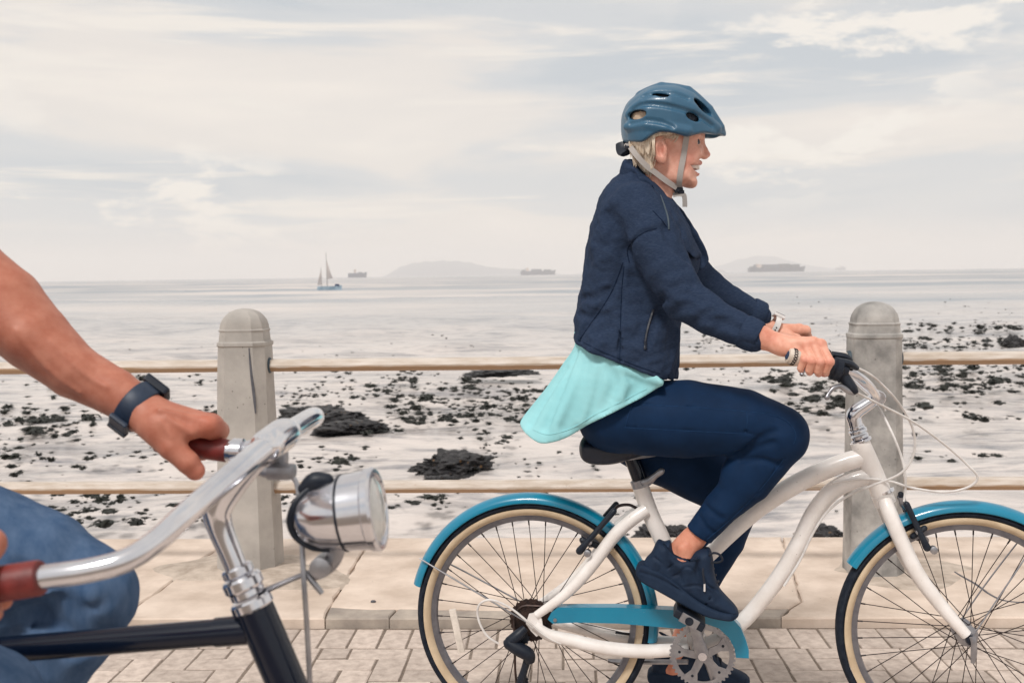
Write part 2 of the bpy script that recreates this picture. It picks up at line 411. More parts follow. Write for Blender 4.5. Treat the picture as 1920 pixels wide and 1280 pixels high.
# ------------------------------------------------------------------ materials
def rgb(r, g, b):                       # sRGB 0..255 -> linear
    return tuple(((c / 255) / 12.92 if c <= 10.3 else ((c / 255 + 0.055) / 1.055) ** 2.4) for c in (r, g, b))
def material(name, col, rough=0.5, metal=0.0, col2=None, nscale=20.0, ndet=4.0, stretch=(1, 1, 1), bump=0.0, bscale=None, bdist=0.002,
             coat=0.0, sss=0.0, rand=0.0, attr=False, spec=0.5, rough2=None, spots=None, sheen=0.0, ramp=(0.35, 0.65)):
    m = bpy.data.materials.new(name); m.use_nodes = True; t = m.node_tree; t.nodes.clear(); L = t.links
    o = N('ShaderNodeOutputMaterial', t); p = N('ShaderNodeBsdfPrincipled', t); L.new(p.outputs[0], o.inputs[0])
    p.inputs['Roughness'].default_value = rough; p.inputs['Metallic'].default_value = metal
    p.inputs['Coat Weight'].default_value = coat; p.inputs['Coat Roughness'].default_value = 0.08
    p.inputs['Specular IOR Level'].default_value = spec
    if sheen: p.inputs['Sheen Weight'].default_value = sheen; p.inputs['Sheen Roughness'].default_value = 0.5
    if sss: p.inputs['Subsurface Weight'].default_value = sss; p.inputs['Subsurface Radius'].default_value = (1, 0.35, 0.2); p.inputs['Subsurface Scale'].default_value = 0.006
    tcn = N('ShaderNodeTexCoord', t); mp = N('ShaderNodeMapping', t); mp.inputs['Scale'].default_value = stretch; L.new(tcn.outputs['Object'], mp.inputs[0])
    def noise(scale, det=4.0, r=0.6):
        n = N('ShaderNodeTexNoise', t); n.inputs['Scale'].default_value = scale; n.inputs['Detail'].default_value = det; n.inputs['Roughness'].default_value = r
        L.new(mp.outputs[0], n.inputs['Vector']); return n
    def mix(fac, a, b, mode='MIX'):
        x = N('ShaderNodeMix', t, data_type='RGBA', blend_type=mode)
        for s_, i in ((fac, 0), (a, 6), (b, 7)):
            if isinstance(s_, (tuple, float, int)): x.inputs[i].default_value = (*s_, 1) if isinstance(s_, tuple) and len(s_) == 3 else s_
            else: L.new(s_, x.inputs[i])
        return x.outputs[2]
    def rmp(src, a, b):
        r = N('ShaderNodeMapRange', t); r.inputs[1].default_value = a; r.inputs[2].default_value = b; L.new(src, r.inputs[0]); return r.outputs[0]
    cs = None
    if attr:
        at = N('ShaderNodeAttribute', t, attribute_name='Col'); cs = at.outputs['Color']
    base = cs if cs is not None else tuple(col)
    n0 = noise(nscale, ndet)
    if col2 is not None:
        f = rmp(n0.outputs['Fac'], *ramp)
        base = mix(f, base, tuple(col2)) if cs is None else mix(0.5, base, mix(f, base, tuple(col2), 'MULTIPLY'))
    if spots:
        sc_, th_, cl_ = spots
        vn = N('ShaderNodeTexVoronoi', t); vn.inputs['Scale'].default_value = sc_; L.new(mp.outputs[0], vn.inputs['Vector'])
        n5 = noise(sc_ * 0.35, 2); mm = N('ShaderNodeMath', t, operation='MULTIPLY'); L.new(rmp(vn.outputs['Distance'], th_, th_ * 0.55), mm.inputs[0]); L.new(rmp(n5.outputs['Fac'], 0.5, 0.6), mm.inputs[1])
        base = mix(mm.outputs[0], base, cl_)
    if rand:
        oi = N('ShaderNodeObjectInfo', t); rr = N('ShaderNodeMapRange', t); rr.inputs[3].default_value = 1 - rand; rr.inputs[4].default_value = 1 + rand; L.new(oi.outputs['Random'], rr.inputs[0])
        cb = N('ShaderNodeCombineColor', t)
        for i in range(3): L.new(rr.outputs[0], cb.inputs[i])
        base = mix(1.0, base, cb.outputs[0], 'MULTIPLY')
    if isinstance(base, tuple): p.inputs['Base Color'].default_value = (*base, 1)
    else: L.new(base, p.inputs['Base Color'])
    if rough2 is not None:
        r = N('ShaderNodeMapRange', t); r.inputs[1].default_value = 0.35; r.inputs[2].default_value = 0.65; r.inputs[3].default_value = rough; r.inputs[4].default_value = rough2
        L.new(n0.outputs['Fac'], r.inputs[0]); L.new(r.outputs[0], p.inputs['Roughness'])
    if bump:
        b = N('ShaderNodeBump', t); b.inputs['Strength'].default_value = bump; b.inputs['Distance'].default_value = bdist
        nb = noise(bscale or nscale * 3, 5); L.new(nb.outputs['Fac'], b.inputs['Height']); L.new(b.outputs[0], p.inputs['Normal'])
    return m
M = {}
M['paver'] = material('paver_concrete', rgb(204, 189, 178), 0.85, col2=rgb(172, 157, 147), nscale=26, ndet=8, bump=0.5, bscale=180, bdist=0.002, rand=0.17, spots=(60, 0.16, rgb(110, 100, 92)))
M['joint'] = material('sandy_joint', rgb(134, 120, 108), 0.95, col2=rgb(108, 97, 88), nscale=60, bump=0.6, bscale=300)
M['ledge'] = material('ledge_concrete', rgb(218, 201, 187), 0.85, col2=rgb(188, 170, 155), nscale=4.5, ndet=10, bump=0.5, bscale=120, bdist=0.002, rand=0.05, spots=(24, 0.08, rgb(120, 108, 98)))
M['kerb'] = material('kerb_concrete', rgb(178, 166, 154), 0.85, col2=rgb(142, 132, 124), nscale=9, ndet=9, bump=0.6, bscale=140)
M['mortar'] = material('rough_mortar', rgb(196, 182, 169), 0.9, col2=rgb(158, 144, 131), nscale=14, ndet=9, bump=0.9, bscale=70, bdist=0.004)
M['post_l'] = material('post_concrete_pale', rgb(178, 172, 166), 0.8, col2=rgb(152, 147, 142), nscale=5, ndet=9, bump=0.35, bscale=90, spots=(38, 0.13, rgb(80, 76, 72)))
M['post_r'] = material('post_concrete_grey', rgb(178, 174, 170), 0.8, col2=rgb(120, 118, 116), nscale=7, ndet=10, bump=0.45, bscale=80, spots=(30, 0.14, rgb(78, 75, 73)))
M['tar'] = material('dark_sealant', rgb(92, 92, 98), 0.7, col2=rgb(70, 70, 76), nscale=40)
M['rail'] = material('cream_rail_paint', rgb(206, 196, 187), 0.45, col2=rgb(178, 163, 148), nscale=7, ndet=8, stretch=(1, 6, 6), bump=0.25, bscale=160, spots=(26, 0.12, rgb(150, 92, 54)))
M['plug'] = material('rail_socket', rgb(60, 74, 84), 0.6)
M['rock'] = material('wet_rock', rgb(50, 48, 50), 0.45, col2=rgb(22, 22, 26), nscale=5, ndet=8, bump=1.0, bscale=14, bdist=0.05, spots=(7, 0.2, rgb(112, 80, 40)))
M['kelp'] = material('kelp', rgb(40, 40, 34), 0.55, spec=0.3, col2=rgb(20, 26, 24), nscale=6, bump=0.5, bscale=20, bdist=0.02, rand=0.5)
M['white'] = material('white_frame_paint', rgb(236, 231, 228), 0.32, col2=rgb(224, 217, 212), nscale=18, ndet=7, coat=0.35, bump=0.05, bscale=300, spots=(70, 0.1, rgb(150, 140, 132)))
M['teal'] = material('turquoise_paint', rgb(6, 126, 158), 0.28, col2=rgb(6, 118, 150), nscale=9, coat=0.4, spots=(80, 0.06, rgb(190, 205, 208)))
M['rubber'] = material('black_rubber', rgb(20, 27, 40), 0.75, spec=0.2, col2=rgb(38, 44, 54), nscale=60, bump=0.5, bscale=220)
M['tan'] = material('tan_sidewall', rgb(208, 188, 160), 0.75, col2=rgb(186, 164, 136), nscale=14, ndet=7, bump=0.2, bscale=200, spots=(60, 0.1, rgb(120, 104, 86)))
M['alu'] = material('dull_aluminium', rgb(168, 168, 172), 0.38, 0.85, col2=rgb(140, 140, 146), nscale=30, ndet=6, spots=(120, 0.12, rgb(96, 86, 78)))
M['rim'] = material('grey_rim', rgb(128, 128, 134), 0.38, 0.75, col2=rgb(108, 108, 116), nscale=30, stretch=(1, 3, 1))
M['chrome'] = material('chrome', rgb(228, 228, 232), 0.10, 1.0, col2=rgb(210, 210, 216), nscale=12, rough2=0.2)
M['spoke'] = material('dark_spoke', rgb(58, 48, 48), 0.45, 0.6, col2=rgb(40, 34, 36), nscale=30)
M['black'] = material('black_plastic', rgb(16, 24, 38), 0.45, spec=0.3, col2=rgb(32, 38, 48), nscale=40)
M['blackgloss'] = material('black_frame_paint', rgb(6, 14, 30), 0.2, coat=0.15, spec=0.35, col2=rgb(8, 18, 36), nscale=6)
M['rust'] = material('oily_sprocket', rgb(78, 60, 54), 0.5, 0.5, col2=rgb(44, 36, 36), nscale=60, bump=0.3)
M['cable'] = material('white_cable', rgb(226, 223, 221), 0.5, col2=rgb(196, 190, 186), nscale=20)
M['reflector'] = material('clear_reflector', rgb(226, 216, 206), 0.3, col2=rgb(205, 196, 186), nscale=60)
M['redrefl'] = material('red_plastic', rgb(196, 92, 82), 0.35, col2=rgb(170, 66, 60), nscale=40)
M['grip'] = material('cream_grip', rgb(214, 202, 190), 0.6, col2=rgb(188, 174, 160), nscale=40, bump=0.3)
M['diamond'] = material('blue_grip_cap', rgb(40, 66, 96), 0.6, col2=rgb(30, 50, 78), nscale=30)
M['lace'] = material('dark_stitch', rgb(50, 40, 42), 0.8, col2=rgb(38, 30, 32), nscale=50)
M['leathergrip'] = material('oxblood_grip', rgb(124, 42, 38), 0.5, col2=rgb(98, 30, 28), nscale=50, bump=0.25, bscale=160)
M['lens'] = material('lamp_lens', rgb(214, 214, 210), 0.12, col2=rgb(190, 190, 188), nscale=40, coat=0.5)
# ================================================================== SETTING
# ---- ground under the pavers, and the pavers
KA, KB = at_z(250, 1177, 0.0), at_z(1900, 1175, 0.0)          # foot of the kerb
kd = KB - KA
LF = Frame(KA + kd * 0.43, -math.atan2(kd[1], kd[0]))          # u along the kerb, w towards the sea
LZ = 0.036
def lf_world(u, wv, z): return LF.O + LF.U * u + LF.W * wv + np.array([0, 0, z])
pave = mesh_obj('pavement', join(*[(np.array([lf_world(-14, -16, z), lf_world(14, -16, z), lf_world(14, 0.06, z), lf_world(-14, 0.06, z)]), [(0, 1, 2, 3)]) for z in (-0.0036,)]), M['joint'], smooth=False)
pave['kind'] = 'structure'
bl, bw, bg = 0.209, 0.1045, 0.0075
def brick_mesh(l, wd, seed):
    r = np.random.default_rng(seed); V = []
    for z, ins in ((-0.02, 0), (-0.003, 0.0), (0.0, 0.0025)):
        for sx, sy in ((-1, -1), (1, -1), (1, 1), (-1, 1)):
            j = r.normal(0, 0.0008, 2); V.append((sx * (l / 2 - ins) + j[0], sy * (wd / 2 - ins) + j[1], z))
    F = [(8, 9, 10, 11)]
    for a in (0, 4): F += [(a + i, a + (i + 1) % 4, a + 4 + (i + 1) % 4, a + 4 + i) for i in range(4)]
    return np.array(V), F
bmeshes = [mesh_data('brick', brick_mesh(bl - bg, bw - bg, 50 + i), M['paver'], smooth=False) for i in range(6)]
half_mesh = mesh_data('brick', brick_mesh(bw - bg, bw - bg, 90), M['paver'], smooth=False)
halves = []
bricks = []                                                     # (u, w, turned, half)
for i in range(-60, 60): bricks.append((i * bw + 0.03, -0.012 - bl / 2, True))
W0 = -0.012 - bl - 0.003
for x in range(-60, 60):
    for y in range(-46, 0):
        mm = (x - y) % 4
        if mm == 0: bricks.append(((x + 1) * bw, W0 + (y + 0.5) * bw, False))
        elif mm == 3 and y < -1: bricks.append(((x + 0.5) * bw, W0 + (y + 1) * bw, True))
        elif mm == 3: halves.append(((x + 0.5) * bw, W0 + (y + 0.5) * bw))
def proj(p):
    q = np.asarray(p) - CAM; z = q @ _F
    return 960 + FPX * (q @ CR) / z, 640 - FPX * (q @ CU) / z, z
far = []
cand = []
for u, wv, t in bricks:
    px, py, z = proj(lf_world(u, wv, 0)) if LF.O[1] + wv > 0.6 else (0, 9e9, 1)
    (cand if (-60 < px < 1980 and py < 1330) else far).append((u, wv, t))
cand.sort(key=lambda b: -b[1] * 0 + b[1])                       # nearest first
for k, (u, wv, t) in enumerate(cand):
    if k >= 270: far.append((u, wv, t)); continue
    o = bpy.data.objects.new('brick', bmeshes[k % 6]); COL.objects.link(o); o.parent = pave
    o.location = lf_world(u, wv, rng.normal(0, 0.0012)); o.rotation_euler = (rng.normal(0, 0.006), rng.normal(0, 0.006), -LF.t + (PI / 2 if t else 0) + rng.normal(0, 0.008) + (PI if k % 2 else 0))
for u, wv in halves:
    if abs(u) > 5: continue
    o = bpy.data.objects.new('brick', half_mesh); COL.objects.link(o); o.parent = pave
    o.location = lf_world(u, wv, rng.normal(0, 0.001)); o.rotation_euler = (0, 0, -LF.t)
fv, ff = [], []
bv, bf = brick_mesh(bl - bg, bw - bg, 51); n = 0
for u, wv, t in far:
    if wv < -4.6: continue
    a = -LF.t + (PI / 2 if t else 0); c, s_ = math.cos(a), math.sin(a); q = bv @ np.array([[c, s_, 0], [-s_, c, 0], [0, 0, 1]]) + lf_world(u, wv, 0)
    fv.append(q); ff += [tuple(i + n for i in f) for f in bf]; n += len(bv)
o = mesh_obj('bricks', (np.concatenate(fv), ff), M['paver'], smooth=False); o.parent = pave; o['kind'] = 'stuff'

# ---- the concrete ledge of the sea wall: cracked slabs on a bed
FA, FB = LF.loc(at_z(250, 1009, LZ)), LF.loc(at_z(1900, 1005, LZ))
def far_w(u): return FA[1] + (FB[1] - FA[1]) * (u - FA[0]) / (FB[0] - FA[0])
u0, u1 = -9.0, 9.0
bed = [lf_world(u0, 0.012, -0.03), lf_world(u1, 0.012, -0.03), lf_world(u1, far_w(u1) - 0.02, -0.03), lf_world(u0, far_w(u0) - 0.02, -0.03)]
bed = np.array(bed + [p + np.array([0, 0, 0.05]) for p in bed] + [p * np.array([1, 1, 0]) + np.array([0, 0, -2.6]) for p in bed])
ledge = mesh_obj('sea_wall', (bed, [(4, 5, 6, 7), (0, 1, 5, 4), (10, 11, 3, 2), (2, 3, 7, 6)]), M['mortar'], smooth=False)
tag(ledge, 'low concrete sea wall ledge of cracked cream slabs along the promenade', 'wall')
def lp(px, py): return LF.loc(at_z(px, py, LZ))[:2]
crack1 = [lp(205, 1161), lp(255, 1136), lp(300, 1106), lp(350, 1066), lp(436, 1010)]
line2 = [lp(609, 1159), lp(618, 1137), lp(636, 1108), lp(664, 1060), lp(695, 1010)]
long_ = [lp(618, 1137), lp(700, 1141), lp(760, 1140), lp(900, 1143), lp(1100, 1142), lp(1300, 1141), lp(1480, 1140)]
crack3 = [lp(1480, 1140), lp(1503, 1126), lp(1497, 1108), lp(1486, 1070), lp(1470, 1010)]
k1 = [lp(727, 1163), lp(733, 1152), lp(744, 1141)]
k3 = [lp(1466, 1158), lp(1480, 1140)]
def fu(u): return (u, 0.0)
def slab(name, loop, seed, gap=0.0035, mat_='ledge', rise=0.0):
    P = []
    r = np.random.default_rng(seed)
    for i in range(len(loop)):
        a, b = np.array(loop[i]), np.array(loop[(i + 1) % len(loop)]); L = np.linalg.norm(b - a); k = max(1, int(min(L, 2.5) / 0.06))
        for j in range(k):
            p = a + (b - a) * j / k
            if 0 < j: p = p + r.normal(0, 0.0035, 2) * (1 if 0.02 < p[1] < far_w(p[0]) - 0.02 else 0.25)
            P.append(p)
    P = np.array(P); ar = sum(P[i][0] * P[(i + 1) % len(P)][1] - P[(i + 1) % len(P)][0] * P[i][1] for i in range(len(P)))
    if ar < 0: P = P[::-1]
    nn = len(P); Q = []
    for i in range(nn):                                          # shrink inwards a little: the joint
        t = nrm(P[(i + 1) % nn] - P[i - 1]); Q.append(P[i] + np.array([-t[1], t[0]]) * gap)
    lev = [(-0.03, 0.0), (LZ - 0.006 + rise, 0.0), (LZ + rise, 0.006)]
    V, F = [], []
    for z, ins in lev:
        for i in range(nn):
            t = nrm(Q[(i + 1) % nn] - Q[i - 1]); p = Q[i] + np.array([-t[1], t[0]]) * ins; V.append(lf_world(p[0], p[1], z + (r.normal(0, 0.0006) if ins == 0 and z > 0 else 0)))
    F.append(tuple(2 * nn + i for i in range(nn)))
    for a in (0, nn): F += [(a + i, a + (i + 1) % nn, a + nn + (i + 1) % nn, a + nn + i) for i in range(nn)]
    o = mesh_obj(name, (np.array(V), F), M[mat_], smooth=False); o.parent = ledge; return o
rev = lambda l: list(l)[::-1]
slab('slab', [fu(u0)] + [fu(crack1[0][0])] + crack1[1:-1] + [(crack1[-1][0], far_w(crack1[-1][0])), (u0, far_w(u0))], 1)
slab('slab', [fu(crack1[0][0]), fu(line2[0][0])] + line2[1:-1] + [(line2[-1][0], far_w(line2[-1][0])), (crack1[-1][0], far_w(crack1[-1][0]))] + rev(crack1[1:-1]), 2)
slab('slab', long_ + crack3[1:-1] + [(crack3[-1][0], far_w(crack3[-1][0])), (line2[-1][0], far_w(line2[-1][0]))] + rev(line2[2:-1]), 3, rise=0.001)
slab('kerb_stone', [fu(line2[0][0]), fu(k1[0][0])] + k1[1:] + rev(long_[:2]) , 4, mat_='kerb')
slab('kerb_stone', [fu(k1[0][0]), fu(k3[0][0]), k3[1]] + rev(long_[2:-1]) + [k1[2], k1[1]], 5, mat_='kerb')
slab('slab', [fu(k3[0][0]), fu(u1), (u1, far_w(u1)), (crack3[-1][0], far_w(crack3[-1][0]))] + rev(crack3[:-1]), 6)
# curved dark crack on the right, sealed
cr = [lf_world(*lp(x, y), LZ + 0.001) for x, y in ((1776, 1062), (1800, 1078), (1830, 1095), (1858, 1115), (1890, 1127), (1960, 1131))]
V, F = tube(np.array(cr), [0.002, 0.005, 0.006, 0.0055, 0.005, 0.004], 6, smooth=4); V[:, 2] = LZ + (V[:, 2] - LZ) * 0.5
o = mesh_obj('crack_sealant', (V, F), M['tar']); o.parent = ledge
def mound(cx, cy, rx, ry, h, seed, name='mortar_patch'):
    r = np.random.default_rng(seed); wv = Waves(5, 0.25, seed); V = [(cx, cy, LZ + h)]; F = []; ns, nr = 40, 9
    for j in range(1, nr + 1):
        for i in range(ns):
            a = 2 * PI * i / ns; k = 1 + 0.28 * math.sin(2 * a + seed) + 0.14 * math.sin(3 * a + 1.3 * seed) + 0.07 * math.sin(7 * a)
            x, y = cx + rx * k * j / nr * math.cos(a), cy + ry * k * j / nr * math.sin(a); t = j / nr
            V.append((x, y, LZ - 0.003 + h * (1 - t) ** 1.1 * (1 + 0.15 * wv(x, y, 0)) + 0.0045 * (1 - t ** 6)))
    F += [(0, 1 + i, 1 + (i + 1) % ns) for i in range(ns)]
    for j in range(nr - 1):
        F += [(1 + j * ns + i, 1 + (j + 1) * ns + i, 1 + (j + 1) * ns + (i + 1) % ns, 1 + j * ns + (i + 1) % ns) for i in range(ns)]
    o = mesh_obj(name, (np.array(V), F), M['mortar']); o.parent = ledge

# ---- posts and rails
PL = at_y(464, 800, 4.74); PR = at_y(1638, 800, 4.56)
def make_post(c, ytop_px, ycol, ydome, half_top, half_base, m, label, seed):
    Y = c[1]; zt, zc, zd = at_y(464 if c[0] < 0 else 1638, ytop_px, Y)[2], at_y(464 if c[0] < 0 else 1638, ycol, Y)[2], at_y(464 if c[0] < 0 else 1638, ydome, Y)[2]
    t = Thing('concrete_post', label, 'post', WORLD, (c[0], c[1], LZ), 'concrete posts of the promenade railing')
    lev = [(LZ - 0.02, half_base)]
    for k in range(1, 7): lev.append((LZ + (zc - LZ) * k / 6 - (0.006 if k == 6 else 0), half_base + (half_top - half_base) * k / 6))
    lev += [(zc, half_top + 0.004), (zc + 0.012, half_top + 0.003), (zc + 0.018, half_top - 0.005), (zd - 0.008, half_top - 0.008), (zd, half_top - 0.005), (zd + 0.006, half_top - 0.010)]
    for k in range(1, 11):
        a = PI / 2 * k / 10; lev.append((zd + 0.006 + (zt - zd - 0.006) * math.sin(a), max((half_top - 0.010) * math.cos(a) ** 0.92, 0.002)))
    V, F = [], []; r = np.random.default_rng(seed)
    for z, h in lev:
        q = 0.60 * h                                             # broad chamfers: an octagon with four wide faces
        for x, y in ((-q, -h), (q, -h), (h, -q), (h, q), (q, h), (-q, h), (-h, q), (-h, -q)):
            a = -LF.t + 0.02 * (1 if c[0] > 0 else -1); x, y = x + r.normal(0, 0.0007), y + r.normal(0, 0.0007)
            V.append((c[0] + x * math.cos(a) - y * math.sin(a), c[1] + x * math.sin(a) + y * math.cos(a), z))
    for i in range(len(lev) - 1): F += [(i * 8 + j, i * 8 + (j + 1) % 8, i * 8 + 8 + (j + 1) % 8, i * 8 + 8 + j) for j in range(8)]
    F.append(tuple((len(lev) - 1) * 8 + j for j in range(8)))
    nb = 8 * lev.index([l for l in lev if l[0] == zc][0])
    sh = [f for f in F if min(f) < nb]; cp = [f for f in F if min(f) >= nb]
    t.part('shaft', (np.array(V), sh), m, sharp=14); t.part('domed_cap', (np.array(V)[nb:], [tuple(i - nb for i in f) for f in cp]), m, sharp=17)
    return t
pl = make_post(PL, 578, 646, 618, 0.101, 0.126, M['post_l'], 'pale concrete bollard post with dark drip line behind the chrome handlebar', 3)
pr = make_post(PR, 565, 631, 606, 0.096, 0.109, M['post_r'], 'grey weathered concrete bollard post behind the white bicycle handlebar', 4)
hl = 0.126
ds = [at_y(467, 652, PL[1] - 0.1045), at_y(470, 690, PL[1] - 0.1075), at_y(476, 740, PL[1] - 0.1105), at_y(479, 775, PL[1] - 0.1130)]
V, F = tube(np.array(ds), [0.002, 0.005, 0.007, 0.003], 6, smooth=4); V[:, 1] = (V[:, 1] - V[:, 1].mean()) * 0.5 + V[:, 1].mean()
ds = np.array(ds)
pl.part('drip_stain', (V, F), M['tar'])
mound(PL[0] + 0.02, PL[1] - 0.03, 0.40, 0.30, 0.034, 3); mound(PR[0] + 0.12, PR[1] - 0.02, 0.36, 0.20, 0.012, 5)
RF = Frame((PL[0], PL[1], 0), -math.atan2(PR[1] - PL[1], PR[0] - PL[0]))
def hexrail(a, b, r):
    n = 26; V, F = [], []; prof = []
    for k in range(6):                                           # rounded six-sided rail, one edge towards the promenade
        for da in (-0.16, 0.16):
            an = math.radians(188) + k * PI / 3 + da; prof.append((math.cos(an), math.sin(an)))
    m_ = len(prof)
    for i in range(n):
        p = np.asarray(a) + (np.asarray(b) - np.asarray(a)) * i / (n - 1); sag = -0.003 * math.sin(PI * i / (n - 1))
        for y, z in prof: V.append(p + np.array([0, y * r, z * r + sag]))
    for i in range(n - 1): F += [(i * m_ + j, i * m_ + m_ + j, i * m_ + m_ + (j + 1) % m_, i * m_ + (j + 1) % m_) for j in range(m_)]
    F += [tuple(range(m_)), tuple((n - 1) * m_ + j for j in range(m_))[::-1]]
    return np.array(V), F
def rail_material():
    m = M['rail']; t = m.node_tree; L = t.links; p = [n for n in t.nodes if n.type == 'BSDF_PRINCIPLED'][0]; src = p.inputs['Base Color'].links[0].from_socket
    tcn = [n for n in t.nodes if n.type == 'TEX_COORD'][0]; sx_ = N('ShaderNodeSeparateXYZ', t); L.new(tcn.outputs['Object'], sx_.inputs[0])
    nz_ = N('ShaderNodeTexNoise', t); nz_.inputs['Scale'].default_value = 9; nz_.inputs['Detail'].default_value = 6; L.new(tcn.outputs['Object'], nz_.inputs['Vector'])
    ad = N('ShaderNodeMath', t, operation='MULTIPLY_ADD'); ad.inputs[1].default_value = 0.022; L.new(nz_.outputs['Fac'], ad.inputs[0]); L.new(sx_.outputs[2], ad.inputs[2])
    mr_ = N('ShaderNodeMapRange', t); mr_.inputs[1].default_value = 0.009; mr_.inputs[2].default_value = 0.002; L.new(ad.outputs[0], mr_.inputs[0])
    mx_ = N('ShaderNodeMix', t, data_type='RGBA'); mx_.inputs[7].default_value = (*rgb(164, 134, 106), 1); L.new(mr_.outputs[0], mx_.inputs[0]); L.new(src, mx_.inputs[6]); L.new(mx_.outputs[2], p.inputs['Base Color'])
rail_material()                                                  # base colour turns browner along the underside, edge broken by noise
def make_rail(p, q, label, joint=None, ends=(True, True)):
    t = Thing('metal_rail', label, 'rail', RF, (p[0], 0, p[2]), 'cream painted rails of the sea wall railing')
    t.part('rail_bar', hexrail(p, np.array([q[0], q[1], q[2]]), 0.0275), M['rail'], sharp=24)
    if joint is not None:
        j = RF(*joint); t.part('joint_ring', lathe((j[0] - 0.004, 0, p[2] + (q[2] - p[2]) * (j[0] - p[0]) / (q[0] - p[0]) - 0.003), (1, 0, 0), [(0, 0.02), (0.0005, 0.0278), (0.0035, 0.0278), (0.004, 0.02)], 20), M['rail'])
    if ends[0]: t.part('socket', lathe((p[0] + 0.096, 0, p[2]), (1, 0, 0), [(0, 0.034), (0.012, 0.033), (0.016, 0.027)], 20), M['plug'])
    if ends[1]: t.part('socket', lathe((q[0] - 0.110, 0, q[2]), (1, 0, 0), [(0, 0.027), (0.004, 0.033), (0.014, 0.034)], 20), M['plug'])
ul, ur = RF.loc(PL)[0], RF.loc(PR)[0]
def zat(px, py): return RF(px, py)[2]
z_u = [zat(200, 687), zat(460, 685), zat(1638, 672), zat(1850, 669)]
z_l = [zat(200, 913.5), zat(460, 912.5), zat(1638, 905.5), zat(1850, 903)]
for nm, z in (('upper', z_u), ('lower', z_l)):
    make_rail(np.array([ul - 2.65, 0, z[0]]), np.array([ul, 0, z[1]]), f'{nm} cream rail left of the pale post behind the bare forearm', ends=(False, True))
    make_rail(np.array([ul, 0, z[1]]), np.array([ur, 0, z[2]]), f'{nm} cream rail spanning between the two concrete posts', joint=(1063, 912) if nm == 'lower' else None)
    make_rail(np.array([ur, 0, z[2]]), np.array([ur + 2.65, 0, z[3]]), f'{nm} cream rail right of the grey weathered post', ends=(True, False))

pv_ = at_z(700, 1127, LZ + 0.004)
bm_ = rng
def pebble():
    bm = bmesh.new(); bmesh.ops.create_icosphere(bm, subdivisions=2, radius=1); V = np.array([v.co[:] for v in bm.verts]); F = [tuple(v.index for v in f.verts) for f in bm.faces]; bm.free()
    return V * (1 + 0.18 * Waves(6, 1.0, 77)(*V.T))[:, None] * np.array([0.011, 0.008, 0.006]) + pv_, F
solo('pebble', pebble(), M['tar'], 'small dark pebble lying on the concrete slab right of the headlamp', 'pebble', pv_)
# ---- the sea
SEA = -2.0
rows = [5.0]
while rows[-1] < 16000: rows.append(rows[-1] + max(0.028, rows[-1] * 0.0065))
rows = np.array(rows); nc = 230; ts = np.linspace(-0.95, 0.95, nc)
Yg = np.repeat(rows[:, None], nc, 1); Xg = Yg * ts[None, :]
step = np.maximum(0.028, rows * 0.0082)[:, None]; Zg = np.zeros_like(Yg); r = np.random.default_rng(11)
for i in range(46):
    lam = 0.22 * (1.135 ** i); a = r.normal(0, 0.55) + (PI if r.random() < 0.25 else 0); amp = 0.0125 * lam ** 0.82 * r.uniform(0.5, 1.2)
    if lam > 8: amp *= 0.45
    fade = np.clip((lam / step - 2.2) / 3, 0, 1); kk = 2 * PI / lam
    ph = kk * (Xg * math.sin(a) + Yg * math.cos(a)) + r.uniform(0, 6.28) + 0.9 * np.sin(Xg / (lam * 3.1) + i) + 0.7 * np.sin(Yg / (lam * 4.3) + 2 * i)
    wv = np.sin(ph); Zg += amp * fade * (0.62 * wv + 0.38 * (1 - 2 * np.abs(np.sin(ph / 2)) ** 0.8))
V = np.stack([Xg, Yg, SEA + Zg], -1).reshape(-1, 3)
ii = np.arange((len(rows) - 1) * (nc)).reshape(len(rows) - 1, nc)[:, :-1].ravel()
F = np.stack([ii, ii + 1, ii + nc + 1, ii + nc], 1)
